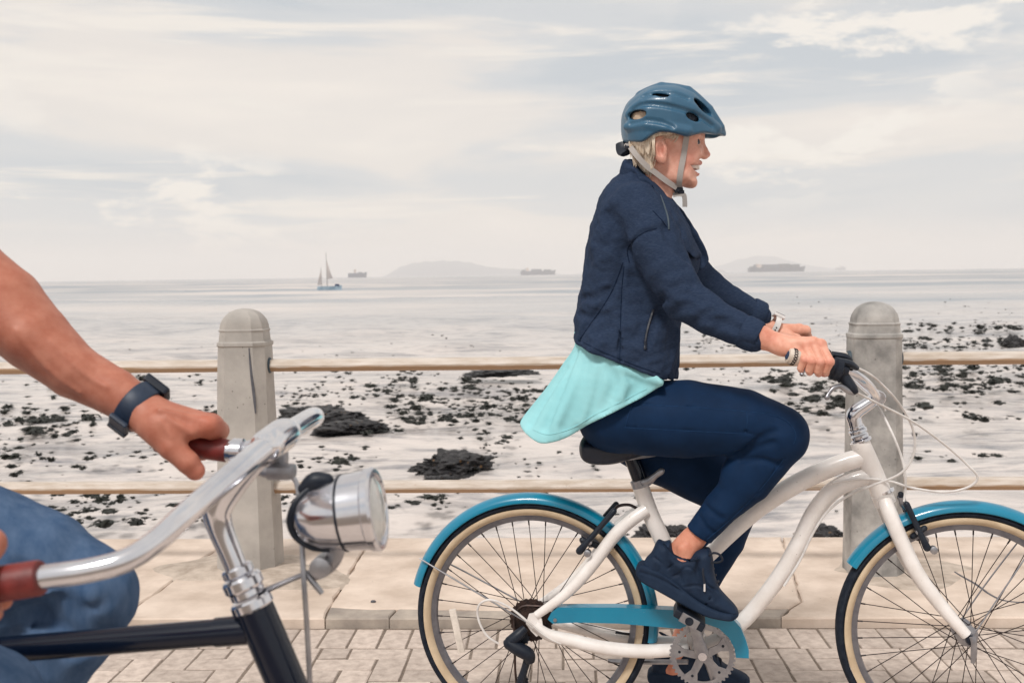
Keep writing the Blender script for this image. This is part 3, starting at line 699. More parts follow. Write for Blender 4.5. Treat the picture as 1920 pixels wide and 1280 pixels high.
def sea_material():
    m = bpy.data.materials.new('sea_water'); m.use_nodes = True; t = m.node_tree; t.nodes.clear(); L = t.links
    o = N('ShaderNodeOutputMaterial', t); p = N('ShaderNodeBsdfPrincipled', t); L.new(p.outputs[0], o.inputs[0])
    g = N('ShaderNodeNewGeometry', t)
    def nz(sc, det, scale=(1, 1, 1), rough=0.55):
        mp = N('ShaderNodeMapping', t); mp.inputs['Scale'].default_value = scale; L.new(g.outputs['Position'], mp.inputs[0])
        n = N('ShaderNodeTexNoise', t); n.inputs['Scale'].default_value = sc; n.inputs['Detail'].default_value = det; n.inputs['Roughness'].default_value = rough
        L.new(mp.outputs[0], n.inputs['Vector']); return n.outputs['Fac']
    def mr(src, a, b, c=0.0, d=1.0):
        x = N('ShaderNodeMapRange', t); [setattr(x.inputs[i], 'default_value', v) for i, v in ((1, a), (2, b), (3, c), (4, d))]; L.new(src, x.inputs[0]); return x.outputs[0]
    def mx(f, a, b):
        x = N('ShaderNodeMix', t, data_type='RGBA')
        for s_, i in ((f, 0), (a, 6), (b, 7)):
            if isinstance(s_, (tuple, float)): x.inputs[i].default_value = (*s_, 1) if isinstance(s_, tuple) else s_
            else: L.new(s_, x.inputs[i])
        return x.outputs[2]
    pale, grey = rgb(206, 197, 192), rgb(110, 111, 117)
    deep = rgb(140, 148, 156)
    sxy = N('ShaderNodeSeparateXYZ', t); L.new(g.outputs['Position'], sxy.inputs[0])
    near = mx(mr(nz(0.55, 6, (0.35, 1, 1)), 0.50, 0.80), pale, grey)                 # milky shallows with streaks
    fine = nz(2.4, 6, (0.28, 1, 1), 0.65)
    near = mx(mr(fine, 0.50, 0.70), near, grey)                                      # dark wavelet faces painted into the colour as drawn-out grey streaks
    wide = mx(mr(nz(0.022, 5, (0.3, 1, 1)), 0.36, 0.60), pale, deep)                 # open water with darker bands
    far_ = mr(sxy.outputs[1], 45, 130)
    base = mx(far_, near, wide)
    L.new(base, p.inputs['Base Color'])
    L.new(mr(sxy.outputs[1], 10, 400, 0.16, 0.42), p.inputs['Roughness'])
    p.inputs['IOR'].default_value = 1.33
    b = N('ShaderNodeBump', t); b.inputs['Distance'].default_value = 0.07; L.new(mr(sxy.outputs[1], 8, 260, 0.9, 0.15), b.inputs['Strength'])
    L.new(nz(3.2, 6, (0.4, 1, 1)), b.inputs['Height']); L.new(b.outputs[0], p.inputs['Normal'])
    return m
M['sea'] = sea_material()
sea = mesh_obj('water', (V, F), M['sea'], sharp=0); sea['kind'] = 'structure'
seabed = None

# ---- rocks awash
def rock_mesh(rx, ry, rz, seed):
    bm = bmesh.new(); bmesh.ops.create_icosphere(bm, subdivisions=5, radius=1)
    w4, w5 = Waves(8, 0.42, seed + 5), Waves(10, 0.16, seed + 6)
    w1, w2, w3 = Waves(7, 1.3, seed), Waves(9, 0.5, seed + 1), Waves(12, 0.2, seed + 2)
    V = np.array([v.co[:] for v in bm.verts]); F = [tuple(v.index for v in f.verts) for f in bm.faces]; bm.free()
    d = 1 + 0.20 * w1(*V.T) + 0.11 * np.abs(w2(*V.T)) + 0.05 * w3(*V.T)
    return V * (d + 0.16 * (np.abs(w4(*V.T)) - 0.6) + 0.07 * np.abs(w5(*V.T)))[:, None] * np.array([rx, ry, rz]), F
def rock(px0, px1, ytop, ybot, label, seed):
    c = at_z((px0 + px1) / 2, ybot, SEA); Y = c[1]; wd = (px1 - px0) * Y / FPX; h = max((ybot - ytop) * Y / FPX, 0.06)
    V, F = rock_mesh(wd / 2 * 0.84, min(wd * 0.35, 1.6), h * 0.62, seed)
    solo('rock', (V + np.array([c[0], Y + wd * 0.1, SEA - 0.02]), F), M['rock'], label, 'rock', (c[0], Y + wd * 0.1, SEA), 'dark rocks awash near the wall', sharp=28)
rock(515, 672, 753, 784, 'dark wet rock just right of the pale post, above another rock', 1)
rock(588, 732, 781, 803, 'low dark rock below the chrome handlebar tip, right of the pale post', 2)
rock(765, 930, 839, 876, 'large dark rock with orange patch standing alone left of the saddle', 3)
rock(793, 856, 887, 897, 'small dark rock lying just above the lower rail below the large rock', 4)
rock(1186, 1300, 966, 1012, 'dark rock beside the white seat tube under the lower rail', 5)
rock(1500, 1584, 975, 1002, 'dark rock behind the curved white frame tube near the grey post', 6)
rock(870, 1004, 690, 699, 'long low dark rock seen just under the upper rail', 7)
rock(1880, 1925, 624, 644, 'dark rock at the right edge of the picture above the upper rail', 8)

# ---- floating kelp
def kelp_mesh(seed):
    r = np.random.default_rng(seed); P = []
    bm = bmesh.new(); bmesh.ops.create_icosphere(bm, subdivisions=2, radius=1); V = np.array([v.co[:] for v in bm.verts]); F = [tuple(v.index for v in f.verts) for f in bm.faces]; bm.free()
    wv = Waves(6, 0.9, seed); d = 1 + 0.45 * wv(*V.T); P.append((V * np.clip(d, 0.3, 1.8)[:, None] * np.array([0.34, 0.30, 0.16]), F))
    for k in range(11):                                          # blades lolling out of the stalk
        a = r.uniform(0, 2 * PI); L = r.uniform(0.35, 0.75); u = np.array([math.cos(a), math.sin(a), 0]); s_ = np.array([-u[1], u[0], 0]); z = r.uniform(0.02, 0.3); wd = r.uniform(0.06, 0.13)
        pts = [u * L * t + np.array([0, 0, z * math.sin(PI * t) + 0.02]) + s_ * 0.1 * math.sin(3 * t + k) for t in (0.1, 0.4, 0.7, 1.0)]
        V2 = []; 
        for i, p in enumerate(pts):
            q = wd * (1, 1.1, 0.8, 0.15)[i]; V2 += [p - s_ * q, p + np.array([0, 0, 0.03]), p + s_ * q]
        P.append((np.array(V2), [(i * 3 + j, i * 3 + j + 1, i * 3 + j + 4, i * 3 + j + 3) for i in range(3) for j in range(2)]))
    return join(*P)
kmeshes = [kelp_mesh(200 + i) for i in range(7)]
kdat = [mesh_data('kelp_clump', k, M['kelp'], sharp=50) for k in kmeshes]
regions = [  # (x0, x1, y0, y1, count, size px)
    (-40, 410, 700, 760, 34, 12), (-40, 410, 760, 830, 80, 15), (-40, 410, 830, 905, 36, 14), (-20, 420, 915, 985, 50, 16),
    (530, 690, 720, 765, 22, 9), (700, 1010, 708, 735, 46, 12), (730, 1010, 735, 795, 120, 15), (860, 1010, 800, 840, 14, 14), (560, 730, 835, 890, 20, 14),
    (700, 860, 920, 955, 16, 16), (80, 420, 925, 975, 30, 15), (860, 1060, 840, 890, 10, 12), (1060, 1190, 930, 1000, 8, 12), (520, 760, 800, 815, 10, 12), (530, 570, 925, 975, 8, 18),
    (1282, 1400, 610, 665, 26, 8), (1290, 1440, 690, 720, 12, 8), (1440, 1590, 690, 735, 50, 13), (1470, 1585, 735, 775, 36, 16),
    (1695, 1930, 610, 655, 95, 11), (1695, 1930, 680, 735, 130, 13), (1700, 1930, 735, 790, 16, 14), (1720, 1930, 845, 890, 14, 15),
    (560, 1060, 625, 668, 10, 5), (100, 400, 620, 670, 5, 5), (1300, 1580, 560, 650, 26, 5), (1700, 1930, 560, 615, 26, 5),
    (300, 420, 780, 830, 16, 13), (-30, 1930, 690, 790, 110, 8), (-30, 1930, 790, 960, 70, 10), (520, 1090, 690, 760, 40, 9), (-20, 120, 780, 815, 18, 20)]
spots = []
for x0, x1, y0, y1, cnt, sz in regions:
    nst = max(3, cnt // 5); seeds = [(rng.uniform(x0, x1), rng.uniform(y0, y1)) for _ in range(nst)]
    for k in range(int(cnt * 1.9)):
        sx_, sy_ = seeds[rng.integers(nst)]
        x, y = (sx_ + rng.normal(0, (x1 - x0) * 0.07), sy_ + rng.normal(0, (y1 - y0) * 0.10)) if rng.random() < 0.62 else (rng.uniform(x0, x1), rng.uniform(y0, y1))
        if y0 - 6 < y < y1 + 8: spots.append((x, y, sz * rng.lognormal(-0.42, 0.48)))
spots.sort(key=lambda s_: -s_[2])
kv, kf, n = [], [], 0
for i, (x, y, sz) in enumerate(spots):
    p = at_z(x, y, SEA); S_ = sz * p[1] / FPX; a = rng.uniform(0, 6.28)
    if p[1] < 9: continue
    scl = np.array([S_ * rng.uniform(0.9, 1.7), S_ * rng.uniform(0.8, 1.6), S_ * rng.uniform(0.5, 1.1)])
    if i < 150:
        o = bpy.data.objects.new('kelp_clump', kdat[i % 7]); COL.objects.link(o); o.location = p; o.rotation_euler = (0, 0, a); o.scale = scl
        tag(o, 'dark clump of kelp floating in the pale shallow sea behind the railing', 'kelp', 'larger floating kelp clumps')
    else:
        v, f = kmeshes[i % 7]; c, s_ = math.cos(a), math.sin(a); q = (v * scl) @ np.array([[c, s_, 0], [-s_, c, 0], [0, 0, 1]]) + p
        kv.append(q); kf += [tuple(j + n for j in g) for g in f]; n += len(v)
o = mesh_obj('floating_kelp', (np.concatenate(kv), kf), M['kelp'], sharp=50)
tag(o, 'scattered small dark bits of kelp floating on the pale sea', 'kelp', kind='stuff')

# ---- boats, ships, island
M['hull'] = material('ship_hull_blue', rgb(20, 46, 84), 0.6, col2=rgb(16, 38, 72), nscale=0.05)
M['cargo'] = material('ship_cargo', rgb(34, 50, 78), 0.7, col2=rgb(56, 58, 74), nscale=0.08, rand=0.3)
M['bridge'] = material('ship_bridge', rgb(196, 176, 164), 0.6, col2=rgb(180, 160, 150), nscale=0.1)
M['sail'] = material('grey_sail', rgb(196, 188, 184), 0.8, col2=rgb(176, 168, 166), nscale=0.8)
M['hullw'] = material('boat_hull', rgb(176, 192, 202), 0.4, col2=rgb(146, 168, 184), nscale=1.0)
M['mast'] = material('grey_mast', rgb(140, 136, 136), 0.5, col2=rgb(120, 116, 116), nscale=3)
M['land'] = material('far_land', rgb(70, 84, 104), 0.95, col2=rgb(56, 70, 88), nscale=0.004)
def ship(x0, x1, ytop, ybot, Y, label, bow, bridge_at, stacks, name='cargo_ship'):
    s_ = Y / FPX; a = at_y((x0 + x1) / 2, ybot, Y); L = (x1 - x0) * s_; H = (ybot - ytop) * s_; zb = SEA
    t = Thing(name, label, 'ship', WORLD, (a[0], Y, SEA), 'ships at anchor on the horizon')
    hh = H * 0.52; bmw = L * 0.14; pr = []
    for f_, wz, top in ((-0.5, 0.7, 1.0), (-0.46, 0.95, 1.0), (0.3, 1.0, 1.0), (0.42, 0.7, 1.1), (0.5, 0.06, 1.3)):
        pr.append((f_, wz, top))
    V, F = [], []
    for f_, wz, top in pr:
        x = a[0] + bow * f_ * L; xb = a[0] + bow * (f_ - (0.03 if f_ > 0.4 else 0)) * L
        V += [(xb, Y - bmw * wz * 0.7, zb - 1), (x, Y - bmw * wz, zb + hh * top), (x, Y + bmw * wz, zb + hh * top), (xb, Y + bmw * wz * 0.7, zb - 1)]
    for i in range(4): F += [(i * 4 + j, i * 4 + 4 + j, i * 4 + 4 + (j + 1) % 4, i * 4 + (j + 1) % 4) for j in range(4)]
    F += [(0, 1, 2, 3), (19, 18, 17, 16)]
    t.part('hull', (np.array(V), F), M['hull'], smooth=False)
    bx = a[0] + bow * bridge_at * L
    t.part('bridge', join(box((bx, Y, zb + hh + H * 0.2), (L * 0.07, bmw * 1.8, H * 0.42)), box((bx, Y, zb + hh + H * 0.43), (L * 0.045, bmw * 1.2, H * 0.08))), M['bridge'], smooth=False)
    t.part('funnel', box((bx - bow * L * 0.06, Y, zb + hh + H * 0.2), (L * 0.025, bmw * 0.5, H * 0.4)), M['hull'], smooth=False)
    for f_, ln, ht in stacks:
        t.part('container_stack', box((a[0] + bow * f_ * L, Y, zb + hh + H * ht / 2), (L * ln, bmw * 1.7, H * ht)), M['cargo'], smooth=False)
ship(653, 688, 502, 518, 5200, 'small blue ship with pale bridge beside the sailing boat', 1, -0.12, [(0.15, 0.2, 0.10)], 'cargo_ship')
ship(976, 1042, 501, 515, 6200, 'grey container ship on the horizon right of the low island', 1, -0.30, [(-0.42, 0.08, 0.2), (-0.05, 0.30, 0.26), (0.26, 0.2, 0.2)])
ship(1404, 1510, 494, 509, 5600, 'long dark container ship on the horizon right of the cyclist', 1, -0.34, [(-0.43, 0.07, 0.2), (-0.12, 0.28, 0.40), (0.12, 0.15, 0.46), (0.30, 0.14, 0.38)])
ship(1318, 1360, 503, 508.5, 11500, 'faint low ship on the horizon just behind the jacket lapel', -1, -0.3, [(0.0, 0.5, 0.2)])
ship(1566, 1586, 493, 503, 12500, 'faint tiny ship on the horizon near the right of the picture', 1, 0.0, [(0.2, 0.2, 0.25)])
def sailboat():
    Y = 300.0; s_ = Y / FPX; c = at_y(618, 541, Y); t = Thing('sailing_boat', 'small two-sailed boat with pale blue hull on the calm sea', 'sailboat', WORLD, (c[0], Y, SEA))
    z = lambda py: SEA + (543 - py) * s_
    x = lambda px: at_y(px, 530, Y)[0]
    V, F = [], []
    for px, wz, top in ((595, 0.5, 537), (602, 0.8, 537.2), (622, 0.9, 537), (634, 0.5, 536), (641, 0.05, 535)):
        V += [(x(px), Y - wz * 0.5, SEA - 0.3), (x(px), Y - wz, z(top)), (x(px), Y + wz, z(top)), (x(px), Y + wz * 0.5, SEA - 0.3)]
    for i in range(4): F += [(i * 4 + j, i * 4 + 4 + j, i * 4 + 4 + (j + 1) % 4, i * 4 + (j + 1) % 4) for j in range(4)]
    F += [(0, 1, 2, 3), (19, 18, 17, 16)]
    t.part('hull', (np.array(V), F), M['hullw'], smooth=False)
    t.part('cabin', box((x(632), Y, z(535.5)), (8 * s_, 1.0, 5 * s_), 0.2), M['hull'], smooth=False)
    t.part('mast', tube([(x(613.5), Y, z(538)), (x(612.5), Y, z(474))], [0.10, 0.05], 8), M['mast'])
    t.part('mast', tube([(x(603), Y, z(538)), (x(602.5), Y, z(502))], [0.08, 0.05], 8), M['mast'])
    def sail(pts, belly):
        a, b, c_ = [np.array((x(p[0]), Y, z(p[1]))) for p in pts]; V, F, k = [], [], 8
        for i in range(k + 1):
            for j in range(k + 1 - i):
                u, v = i / k, j / k; p = a + (b - a) * u + (c_ - a) * v; V.append(p + np.array([0, -belly * math.sin(PI * min(1, u + v)) * (0.4 + v), 0]))
        idx = lambda i, j: sum(k + 1 - q for q in range(i)) + j
        for i in range(k):
            for j in range(k - i):
                F.append((idx(i, j), idx(i + 1, j), idx(i, j + 1)))
                if j < k - i - 1: F.append((idx(i + 1, j), idx(i + 1, j + 1), idx(i, j + 1)))
        V = np.array(V); n_ = len(V); V2 = V + np.array([0, 0.03, 0]); return np.concatenate([V, V2]), F + [tuple(i + n_ for i in f[::-1]) for f in F]
    t.part('mainsail', sail(((613, 487), (614, 524), (624, 522)), 0.5), M['sail'])
    t.part('mizzen_sail', sail(((602.5, 505), (603, 534), (595, 535)), 0.4), M['sail'])
sailboat()
def land(name, prof, Y, depth, label):
    P = [at_y(x, y, Y) for x, y in prof]; n_ = len(P); V, F = [], []
    for k, (dy, hz_) in enumerate(((-depth * 0.5, 0.0), (-depth * 0.3, 0.45), (0, 1.0), (depth * 0.5, 0.0))):
        for i, p in enumerate(P):
            V.append((p[0] * (1 + dy / Y * 0.2), Y + dy, SEA - 2 + (p[2] - SEA + 2) * hz_ * (1 + 0.05 * math.sin(i * 2.1 + k))))
    for k in range(3): F += [(k * n_ + i, k * n_ + i + 1, k * n_ + n_ + i + 1, k * n_ + n_ + i) for i in range(n_ - 1)]
    o = mesh_obj(name, (np.array(V), F), M['land'], sharp=0); tag(o, label, 'island', kind='structure')
land('island', crom(np.array([(720, 521), (738, 508), (752, 500), (775, 493.5), (800, 490.5), (830, 489), (860, 490), (885, 493), (905, 498), (930, 502), (975, 505), (1040, 512), (1060, 517)]), 3), 13600, 1500, 'low hazy island on the horizon')
land('hill', crom(np.array([(1290, 512), (1340, 500), (1385, 487), (1420, 480), (1455, 482), (1500, 494), (1560, 503), (1620, 508)]), 3), 15300, 800, 'very faint far hill behind the long ship')

# ---- haze: the milky sea air
hx = 16500
o = mesh_obj('haze', box((0, 8000, 155), (2 * hx, 17000, 320)), None, smooth=False); o['kind'] = 'stuff'
m = bpy.data.materials.new('sea_haze'); m.use_nodes = True; t = m.node_tree; t.nodes.clear()
oo = N('ShaderNodeOutputMaterial', t); pv = N('ShaderNodeVolumePrincipled', t)
pv.inputs['Color'].default_value = (0.97, 0.95, 0.94, 1); pv.inputs['Density'].default_value = 1.35e-4; pv.inputs['Anisotropy'].default_value = 0.0
t.links.new(pv.outputs[0], oo.inputs['Volume']); o.data.materials.append(m)
# ================================================================== THE WHITE BICYCLE
WR = 0.331                                                       # wheel radius, tyre included
RA, FAx = at_z(999, 1155, WR), at_z(1808, 1184, WR)
BF = Frame((RA[0], RA[1], 0), -math.atan2(FAx[1] - RA[1], FAx[0] - RA[0]))
WB = BF.loc(FAx)[0]                                              # wheelbase
def tubes(f, spec, seg=16, smooth=5, **kw):
    P, R = f.chain(spec); return tube(P, R, seg, smooth, **kw)
def mirror(vf):
    V, F = vf; V = np.array(V, float).copy(); V[:, 1] *= -1; return V, [tuple(f)[::-1] for f in F]
def make_wheel(t, c, R=WR, tan=True, nsp=36, rear=False, turn=0.0, side=0.10):
    ax = (0, 1, 0)
    wheel = t.part('wheel', ringloft(c, ax, [(R * 0.824, 0.0), (R * 0.832, -0.0085), (R * 0.872, -0.0125), (R * 0.885, -0.0120), (R * 0.875, 0), (R * 0.885, 0.0120), (R * 0.872, 0.0125), (R * 0.832, 0.0085)], 96), M['rim'], sharp=30)
    prof = []
    for k in range(13):
        a = math.radians(-78 + 13 * k); prof.append((R * 0.944 + R * 0.056 * math.cos(a) ** 0.8, 0.0245 * math.sin(a)))
    prof += [(R * 0.94, 0.020), (R * 0.94, -0.020)]
    t.part('tyre', ringloft(c, ax, prof, 120), M['rubber'], wheel, sharp=30)
    if tan:
        for s_ in (-1, 1):
            pr = [(R * 0.936, s_ * 0.0240), (R * 0.922, s_ * 0.0246), (R * 0.902, s_ * 0.0225), (R * 0.886, s_ * 0.0170), (R * 0.876, s_ * 0.012), (R * 0.876, s_ * 0.006), (R * 0.93, s_ * 0.012)]
            t.part('sidewall', ringloft(c, ax, pr if s_ < 0 else pr[::-1], 120), M['tan'], wheel)
    hub = t.part('hub', lathe(np.asarray(c) - np.array([0, 0.055, 0]), ax, [(0, 0.006), (0.004, 0.012), (0.018, 0.014), (0.022, 0.028), (0.026, 0.028), (0.030, 0.015), (0.080, 0.015), (0.084, 0.028), (0.088, 0.028), (0.092, 0.014), (0.106, 0.012), (0.11, 0.006)], 24), M['alu'], wheel, sharp=30)
    sp = None
    for k in range(nsp):
        a = 2 * PI * k / nsp + turn; s_ = -1 if k % 2 else 1; lead = math.radians(62) * (1 if (k // 2) % 2 else -1)
        p0 = np.array([math.cos(a + lead) * 0.026, s_ * 0.032, math.sin(a + lead) * 0.026]); p1 = np.array([math.cos(a) * R * 0.826, s_ * 0.002, math.sin(a) * R * 0.826])
        d = p1 - p0; L = np.linalg.norm(d)
        q = join(tube([p0, p1], [0.00125, 0.00125], 5), tube([p1 - d / L * 0.013, p1], [0.0022, 0.0022], 6))
        t.part('spoke', (q[0] + np.asarray(c), q[1]), M['spoke'], wheel)
    return wheel
def fender(c, R, a0, a1, half=0.031, drop=0.024, n=70):
    V, F, k = [], [], 13
    for th in (0.0, 0.0022):
        for i in range(n + 1):
            a = math.radians(a0 + (a1 - a0) * i / n)
            for j in range(k):
                b = math.radians(-96 + 192 * j / (k - 1)); rr = R - th - drop * (1 - math.cos(b)) / (1 - math.cos(math.radians(96))); wv = (half - th) * math.sin(b) / math.sin(math.radians(90))
                V.append((c[0] + rr * math.cos(a), c[1] + wv, c[2] + rr * math.sin(a)))
    m_ = (n + 1) * k
    for i in range(n):
        for j in range(k - 1):
            q = (i * k + j, i * k + j + 1, i * k + k + j + 1, i * k + k + j); F.append(q); F.append(tuple(x + m_ for x in q)[::-1])
        for j in (0, k - 1): F.append((i * k + j, i * k + k + j, m_ + i * k + k + j, m_ + i * k + j))
    for i in (0, n): F += [(i * k + j, i * k + j + 1, m_ + i * k + j + 1, m_ + i * k + j) for j in range(k - 1)]
    return np.array(V), F
bike = Thing('bicycle', 'white cruiser bicycle with turquoise mudguards and chain guard ridden by the woman', 'bicycle', BF, (0, 0, 0))
rc, fc = np.array([0, 0, WR]), np.array([WB, 0, WR])
make_wheel(bike, rc, turn=0.03)
make_wheel(bike, fc, turn=0.10)
def ang(c, px, py, wv=0.0):
    p = BF(px, py, wv) - c; return math.degrees(math.atan2(p[2], p[0]))
# --- frame tubes
B = BF
frame = bike.part('frame', join(
    tubes(B, [(1611, 826, 0, 18), (1633, 877, 0, 19), (1656, 932, 0, 19)]),                                                   # head tube
    tubes(B, [(1622, 856, 0, 16.9), (1585, 866, 0, 17.8), (1530, 888, 0, 17.8), (1475, 917, 0, 17.8), (1420, 955, 0, 16.5), (1370, 1000, 0, 15.1), (1320, 1048, 0, 14.2), (1272, 1092, 0, 13.3)]),   # upper curved tube
    tubes(B, [(1638, 890, 0, 16.0), (1600, 899, 0, 16.9), (1560, 921, 0, 16.9), (1527, 960, 0, 16.5), (1502, 1010, 0, 16.0), (1472, 1064, 0, 16.0), (1436, 1114, 0, 15.1), (1395, 1162, 0, 14.7), (1350, 1196, 0, 14.2), (1311, 1213, 0, 14.2)]),
    tubes(B, [(1198, 902, 0, 15.5), (1219, 962, 0, 16), (1247, 1025, 0, 16), (1285, 1135, 0, 16), (1311, 1213, 0, 17)]),
    lathe(B(1311, 1213) - np.array([0, 0.036, 0]), (0, 1, 0), [(0, 0.019), (0.003, 0.022), (0.069, 0.022), (0.072, 0.019)], 22)), M['white'])
for s_ in (-1, 1):
    st = tubes(B, [(1212, 955, -0.018, 12.5), (1182, 976, -0.030, 12.5), (1150, 1006, -0.034, 12.5), (1104, 1067, -0.046, 11.5), (1062, 1112, -0.056, 10), (1006, 1153, -0.062, 8)], 12)
    bike.part('seat_stay', st if s_ < 0 else mirror(st), M['white'], frame)
    cs = tubes(B, [(1003, 1172, -0.064, 9), (1030, 1190, -0.064, 11.5), (1072, 1200, -0.060, 12.5), (1135, 1214, -0.056, 13), (1210, 1220, -0.042, 13), (1290, 1216, -0.024, 12)], 12)
    bike.part('chain_stay', cs if s_ < 0 else mirror(cs), M['white'], frame)
    dp = plate(B.poly([(992, 1150), (1006, 1147), (1016, 1160), (1020, 1185), (1006, 1192), (996, 1182), (986, 1168)], -0.064), s_ * 0.064, 0.006)
    bike.part('dropout', dp, M['white'], frame, smooth=False)
# --- fork
fork = bike.part('fork', tubes(B, [(1653, 926, 0, 20), (1661, 944, 0, 20)]), M['white'])
for s_ in (-1, 1):
    bl_ = tubes(B, [(1660, 938, -0.024, 13), (1668, 962, -0.040, 14.5), (1692, 1018, -0.046, 14.5), (1722, 1078, -0.050, 14), (1768, 1139, -0.054, 12.5), (1812, 1190, -0.058, 10.5)], 12)
    bike.part('fork_blade', bl_ if s_ < 0 else mirror(bl_), M['white'], fork)
    bike.part('dropout', lathe((WB, s_ * 0.060 - 0.004, WR), (0, 1, 0), [(0, 0.012), (0.001, 0.0165), (0.007, 0.0165), (0.008, 0.012)], 18), M['alu'], fork)
bike.part('axle_nut', lathe((WB, -0.078, WR), (0, 1, 0), [(0, 0.006), (0.003, 0.011), (0.014, 0.0125), (0.016, 0.008)], 16), M['black'], fork)
bike.part('skewer_lever', tubes(B, [(1823, 1193, -0.082, 6), (1826, 1205, -0.084, 5.5), (1826, 1225, -0.080, 6), (1824, 1242, -0.076, 4)], 10, flat=(0.6, 1)), M['alu'], fork)
# --- headset, stem, handlebar
for x, y, h, r0 in ((1615, 825, 0.004, 0.027), (1612, 818, 0.005, 0.0235), (1608.5, 808, 0.005, 0.0245), (1606, 801, 0.004, 0.021), (1657, 921, 0.004, 0.028)): bike.part('headset_ring', (lathe(B(x, y), B(1608, 810) - B(1614, 826), [(-h, r0 * 0.92), (-h * 0.7, r0), (h * 0.7, r0), (h, r0 * 0.92)], 24)), M['chrome'], frame, sharp=35)
stem = bike.part('stem', join(tubes(B, [(1606, 803, 0, 13.5), (1602, 788, 0, 13.5), (1600, 780, 0, 14), (1606, 771, 0, 14), (1622, 760, 0, 13), (1643, 746, 0, 12)]),
      lathe(B(1645, 744) - np.array([0, 0.024, 0]), (0, 1, 0), [(0, 0.017), (0.002, 0.019), (0.046, 0.019), (0.048, 0.017)], 22)), M['chrome'])
HB = [(1478, 666, -0.310), (1560, 689, -0.280), (1592, 697, -0.255), (1618, 712, -0.205), (1634, 728, -0.14), (1642, 740, -0.07), (1645, 744, 0.0)]
hb = np.array([B(*p) for p in HB]); hbp = np.concatenate([hb, hb[:-1][::-1] * np.array([1, -1, 1])])
bar = bike.part('handlebar', tube(hbp, 0.0112, 14, smooth=5), M['chrome'])
g0, g1 = hb[0], hb[1]; gd = nrm(g1 - g0); GL = np.linalg.norm(g1 - g0)
for s_ in (-1, 1):
    ms = (lambda v: v) if s_ < 0 else mirror
    gr = bike.part('grip', ms(lathe(g0 - gd * 0.002, gd, [(0, 0.012), (0.001, 0.0165), (0.008, 0.0195), (0.020, 0.0195), (0.045, 0.0185), (GL * 0.8, 0.0175), (GL * 0.81, 0.012)], 26)), M['grip'], bar)
    bike.part('grip_cap', ms(lathe(g0 - gd * 0.0042, gd, [(0, 0.006), (0.0006, 0.0105), (0.003, 0.0108)], 18)), M['diamond'], gr)
    sv = []
    x_ = nrm(np.cross(gd, [0, 0, 1])); y_ = np.cross(gd, x_)
    for ph in (0, PI):
        pts = [g0 + gd * (0.012 + 0.0045 * math.sin(9 * t + ph)) + (math.cos(t) * x_ + math.sin(t) * y_) * 0.0198 for t in np.linspace(0, 2 * PI, 90)]
        sv.append(tube(np.array(pts), 0.0012, 4, caps=False))
    bike.part('grip_stitching', ms(join(*sv)), M['lace'], gr)
    # twist shifter and brake lever
    sa = g0 + gd * GL * 0.80
    bike.part('twist_shifter', ms(lathe(sa, gd, [(0, 0.012), (0.002, 0.0215), (0.022, 0.0235), (0.026, 0.0285), (0.040, 0.0295), (0.046, 0.021), (0.060, 0.017), (0.062, 0.012)], 26)), M['black'], bar, sharp=30)
    bike.part('shifter_housing', ms(join(tubes(B, [(1570, 676, -0.285, 6), (1590, 681, -0.275, 8), (1606, 690, -0.262, 5)], 10, flat=(1.6, 1)), tubes(B, [(1560, 664, -0.262, 6), (1585, 669, -0.256, 7), (1596, 676, -0.25, 4)], 10, flat=(1.4, 1)))), M['black'], bar)
    lv = bike.part('lever_body', ms(join(tubes(B, [(1577, 700, -0.268, 12), (1586, 712, -0.272, 11), (1598, 728, -0.276, 10), (1605, 737, -0.276, 6)], 12, flat=(1.3, 1)), tubes(B, [(1572, 700, -0.262, 9), (1578, 716, -0.266, 6)], 10))), M['black'], bar)
    bike.part('brake_lever', ms(tubes(B, [(1600, 735, -0.280, 6), (1590, 732, -0.285, 6), (1575, 724, -0.292, 5), (1562, 728, -0.300, 4.5), (1553, 739, -0.305, 4), (1551, 744, -0.306, 6)], 10, flat=(0.9, 1), round_caps=True)), M['alu'], lv)
for nm, sp in (('shift_cable', [(1604, 688, -0.26, 2.3), (1640, 708, -0.22, 2.3), (1685, 755, -0.15, 2.3), (1712, 805, -0.10, 2.3), (1713, 850, -0.09, 2.3), (1690, 886, -0.08, 2.3), (1640, 908, -0.06, 2.3), (1592, 928, -0.035, 2.3), (1552, 958, -0.032, 2.3), (1524, 1000, -0.032, 2.3), (1500, 1050, -0.034, 2.3), (1470, 1098, -0.034, 2.3)]),
               ('brake_cable', [(1607, 736, -0.275, 2.3), (1650, 758, -0.22, 2.3), (1715, 792, -0.15, 2.3), (1775, 836, -0.10, 2.3), (1815, 872, -0.08, 2.3), (1833, 895, -0.07, 2.3), (1815, 913, -0.06, 2.3), (1770, 922, -0.05, 2.3), (1710, 914, -0.04, 2.3), (1669, 902, -0.03, 2.3), (1615, 897, -0.03, 2.3), (1560, 905, -0.03, 2.3)]),
               ('brake_cable', [(1608, 712, 0.20, 2.3), (1645, 760, 0.05, 2.3), (1672, 810, -0.02, 2.3), (1692, 862, -0.03, 2.3), (1698, 905, -0.035, 2.3), (1695, 940, -0.04, 2.3)]),
               ('shift_cable', [(1592, 688, 0.22, 2.3), (1612, 705, 0.16, 2.3), (1648, 748, 0.06, 2.3), (1660, 770, 0.05, 2.3)])):
    bike.part(nm, tubes(B, sp, 8, 6), M['cable'], bar)
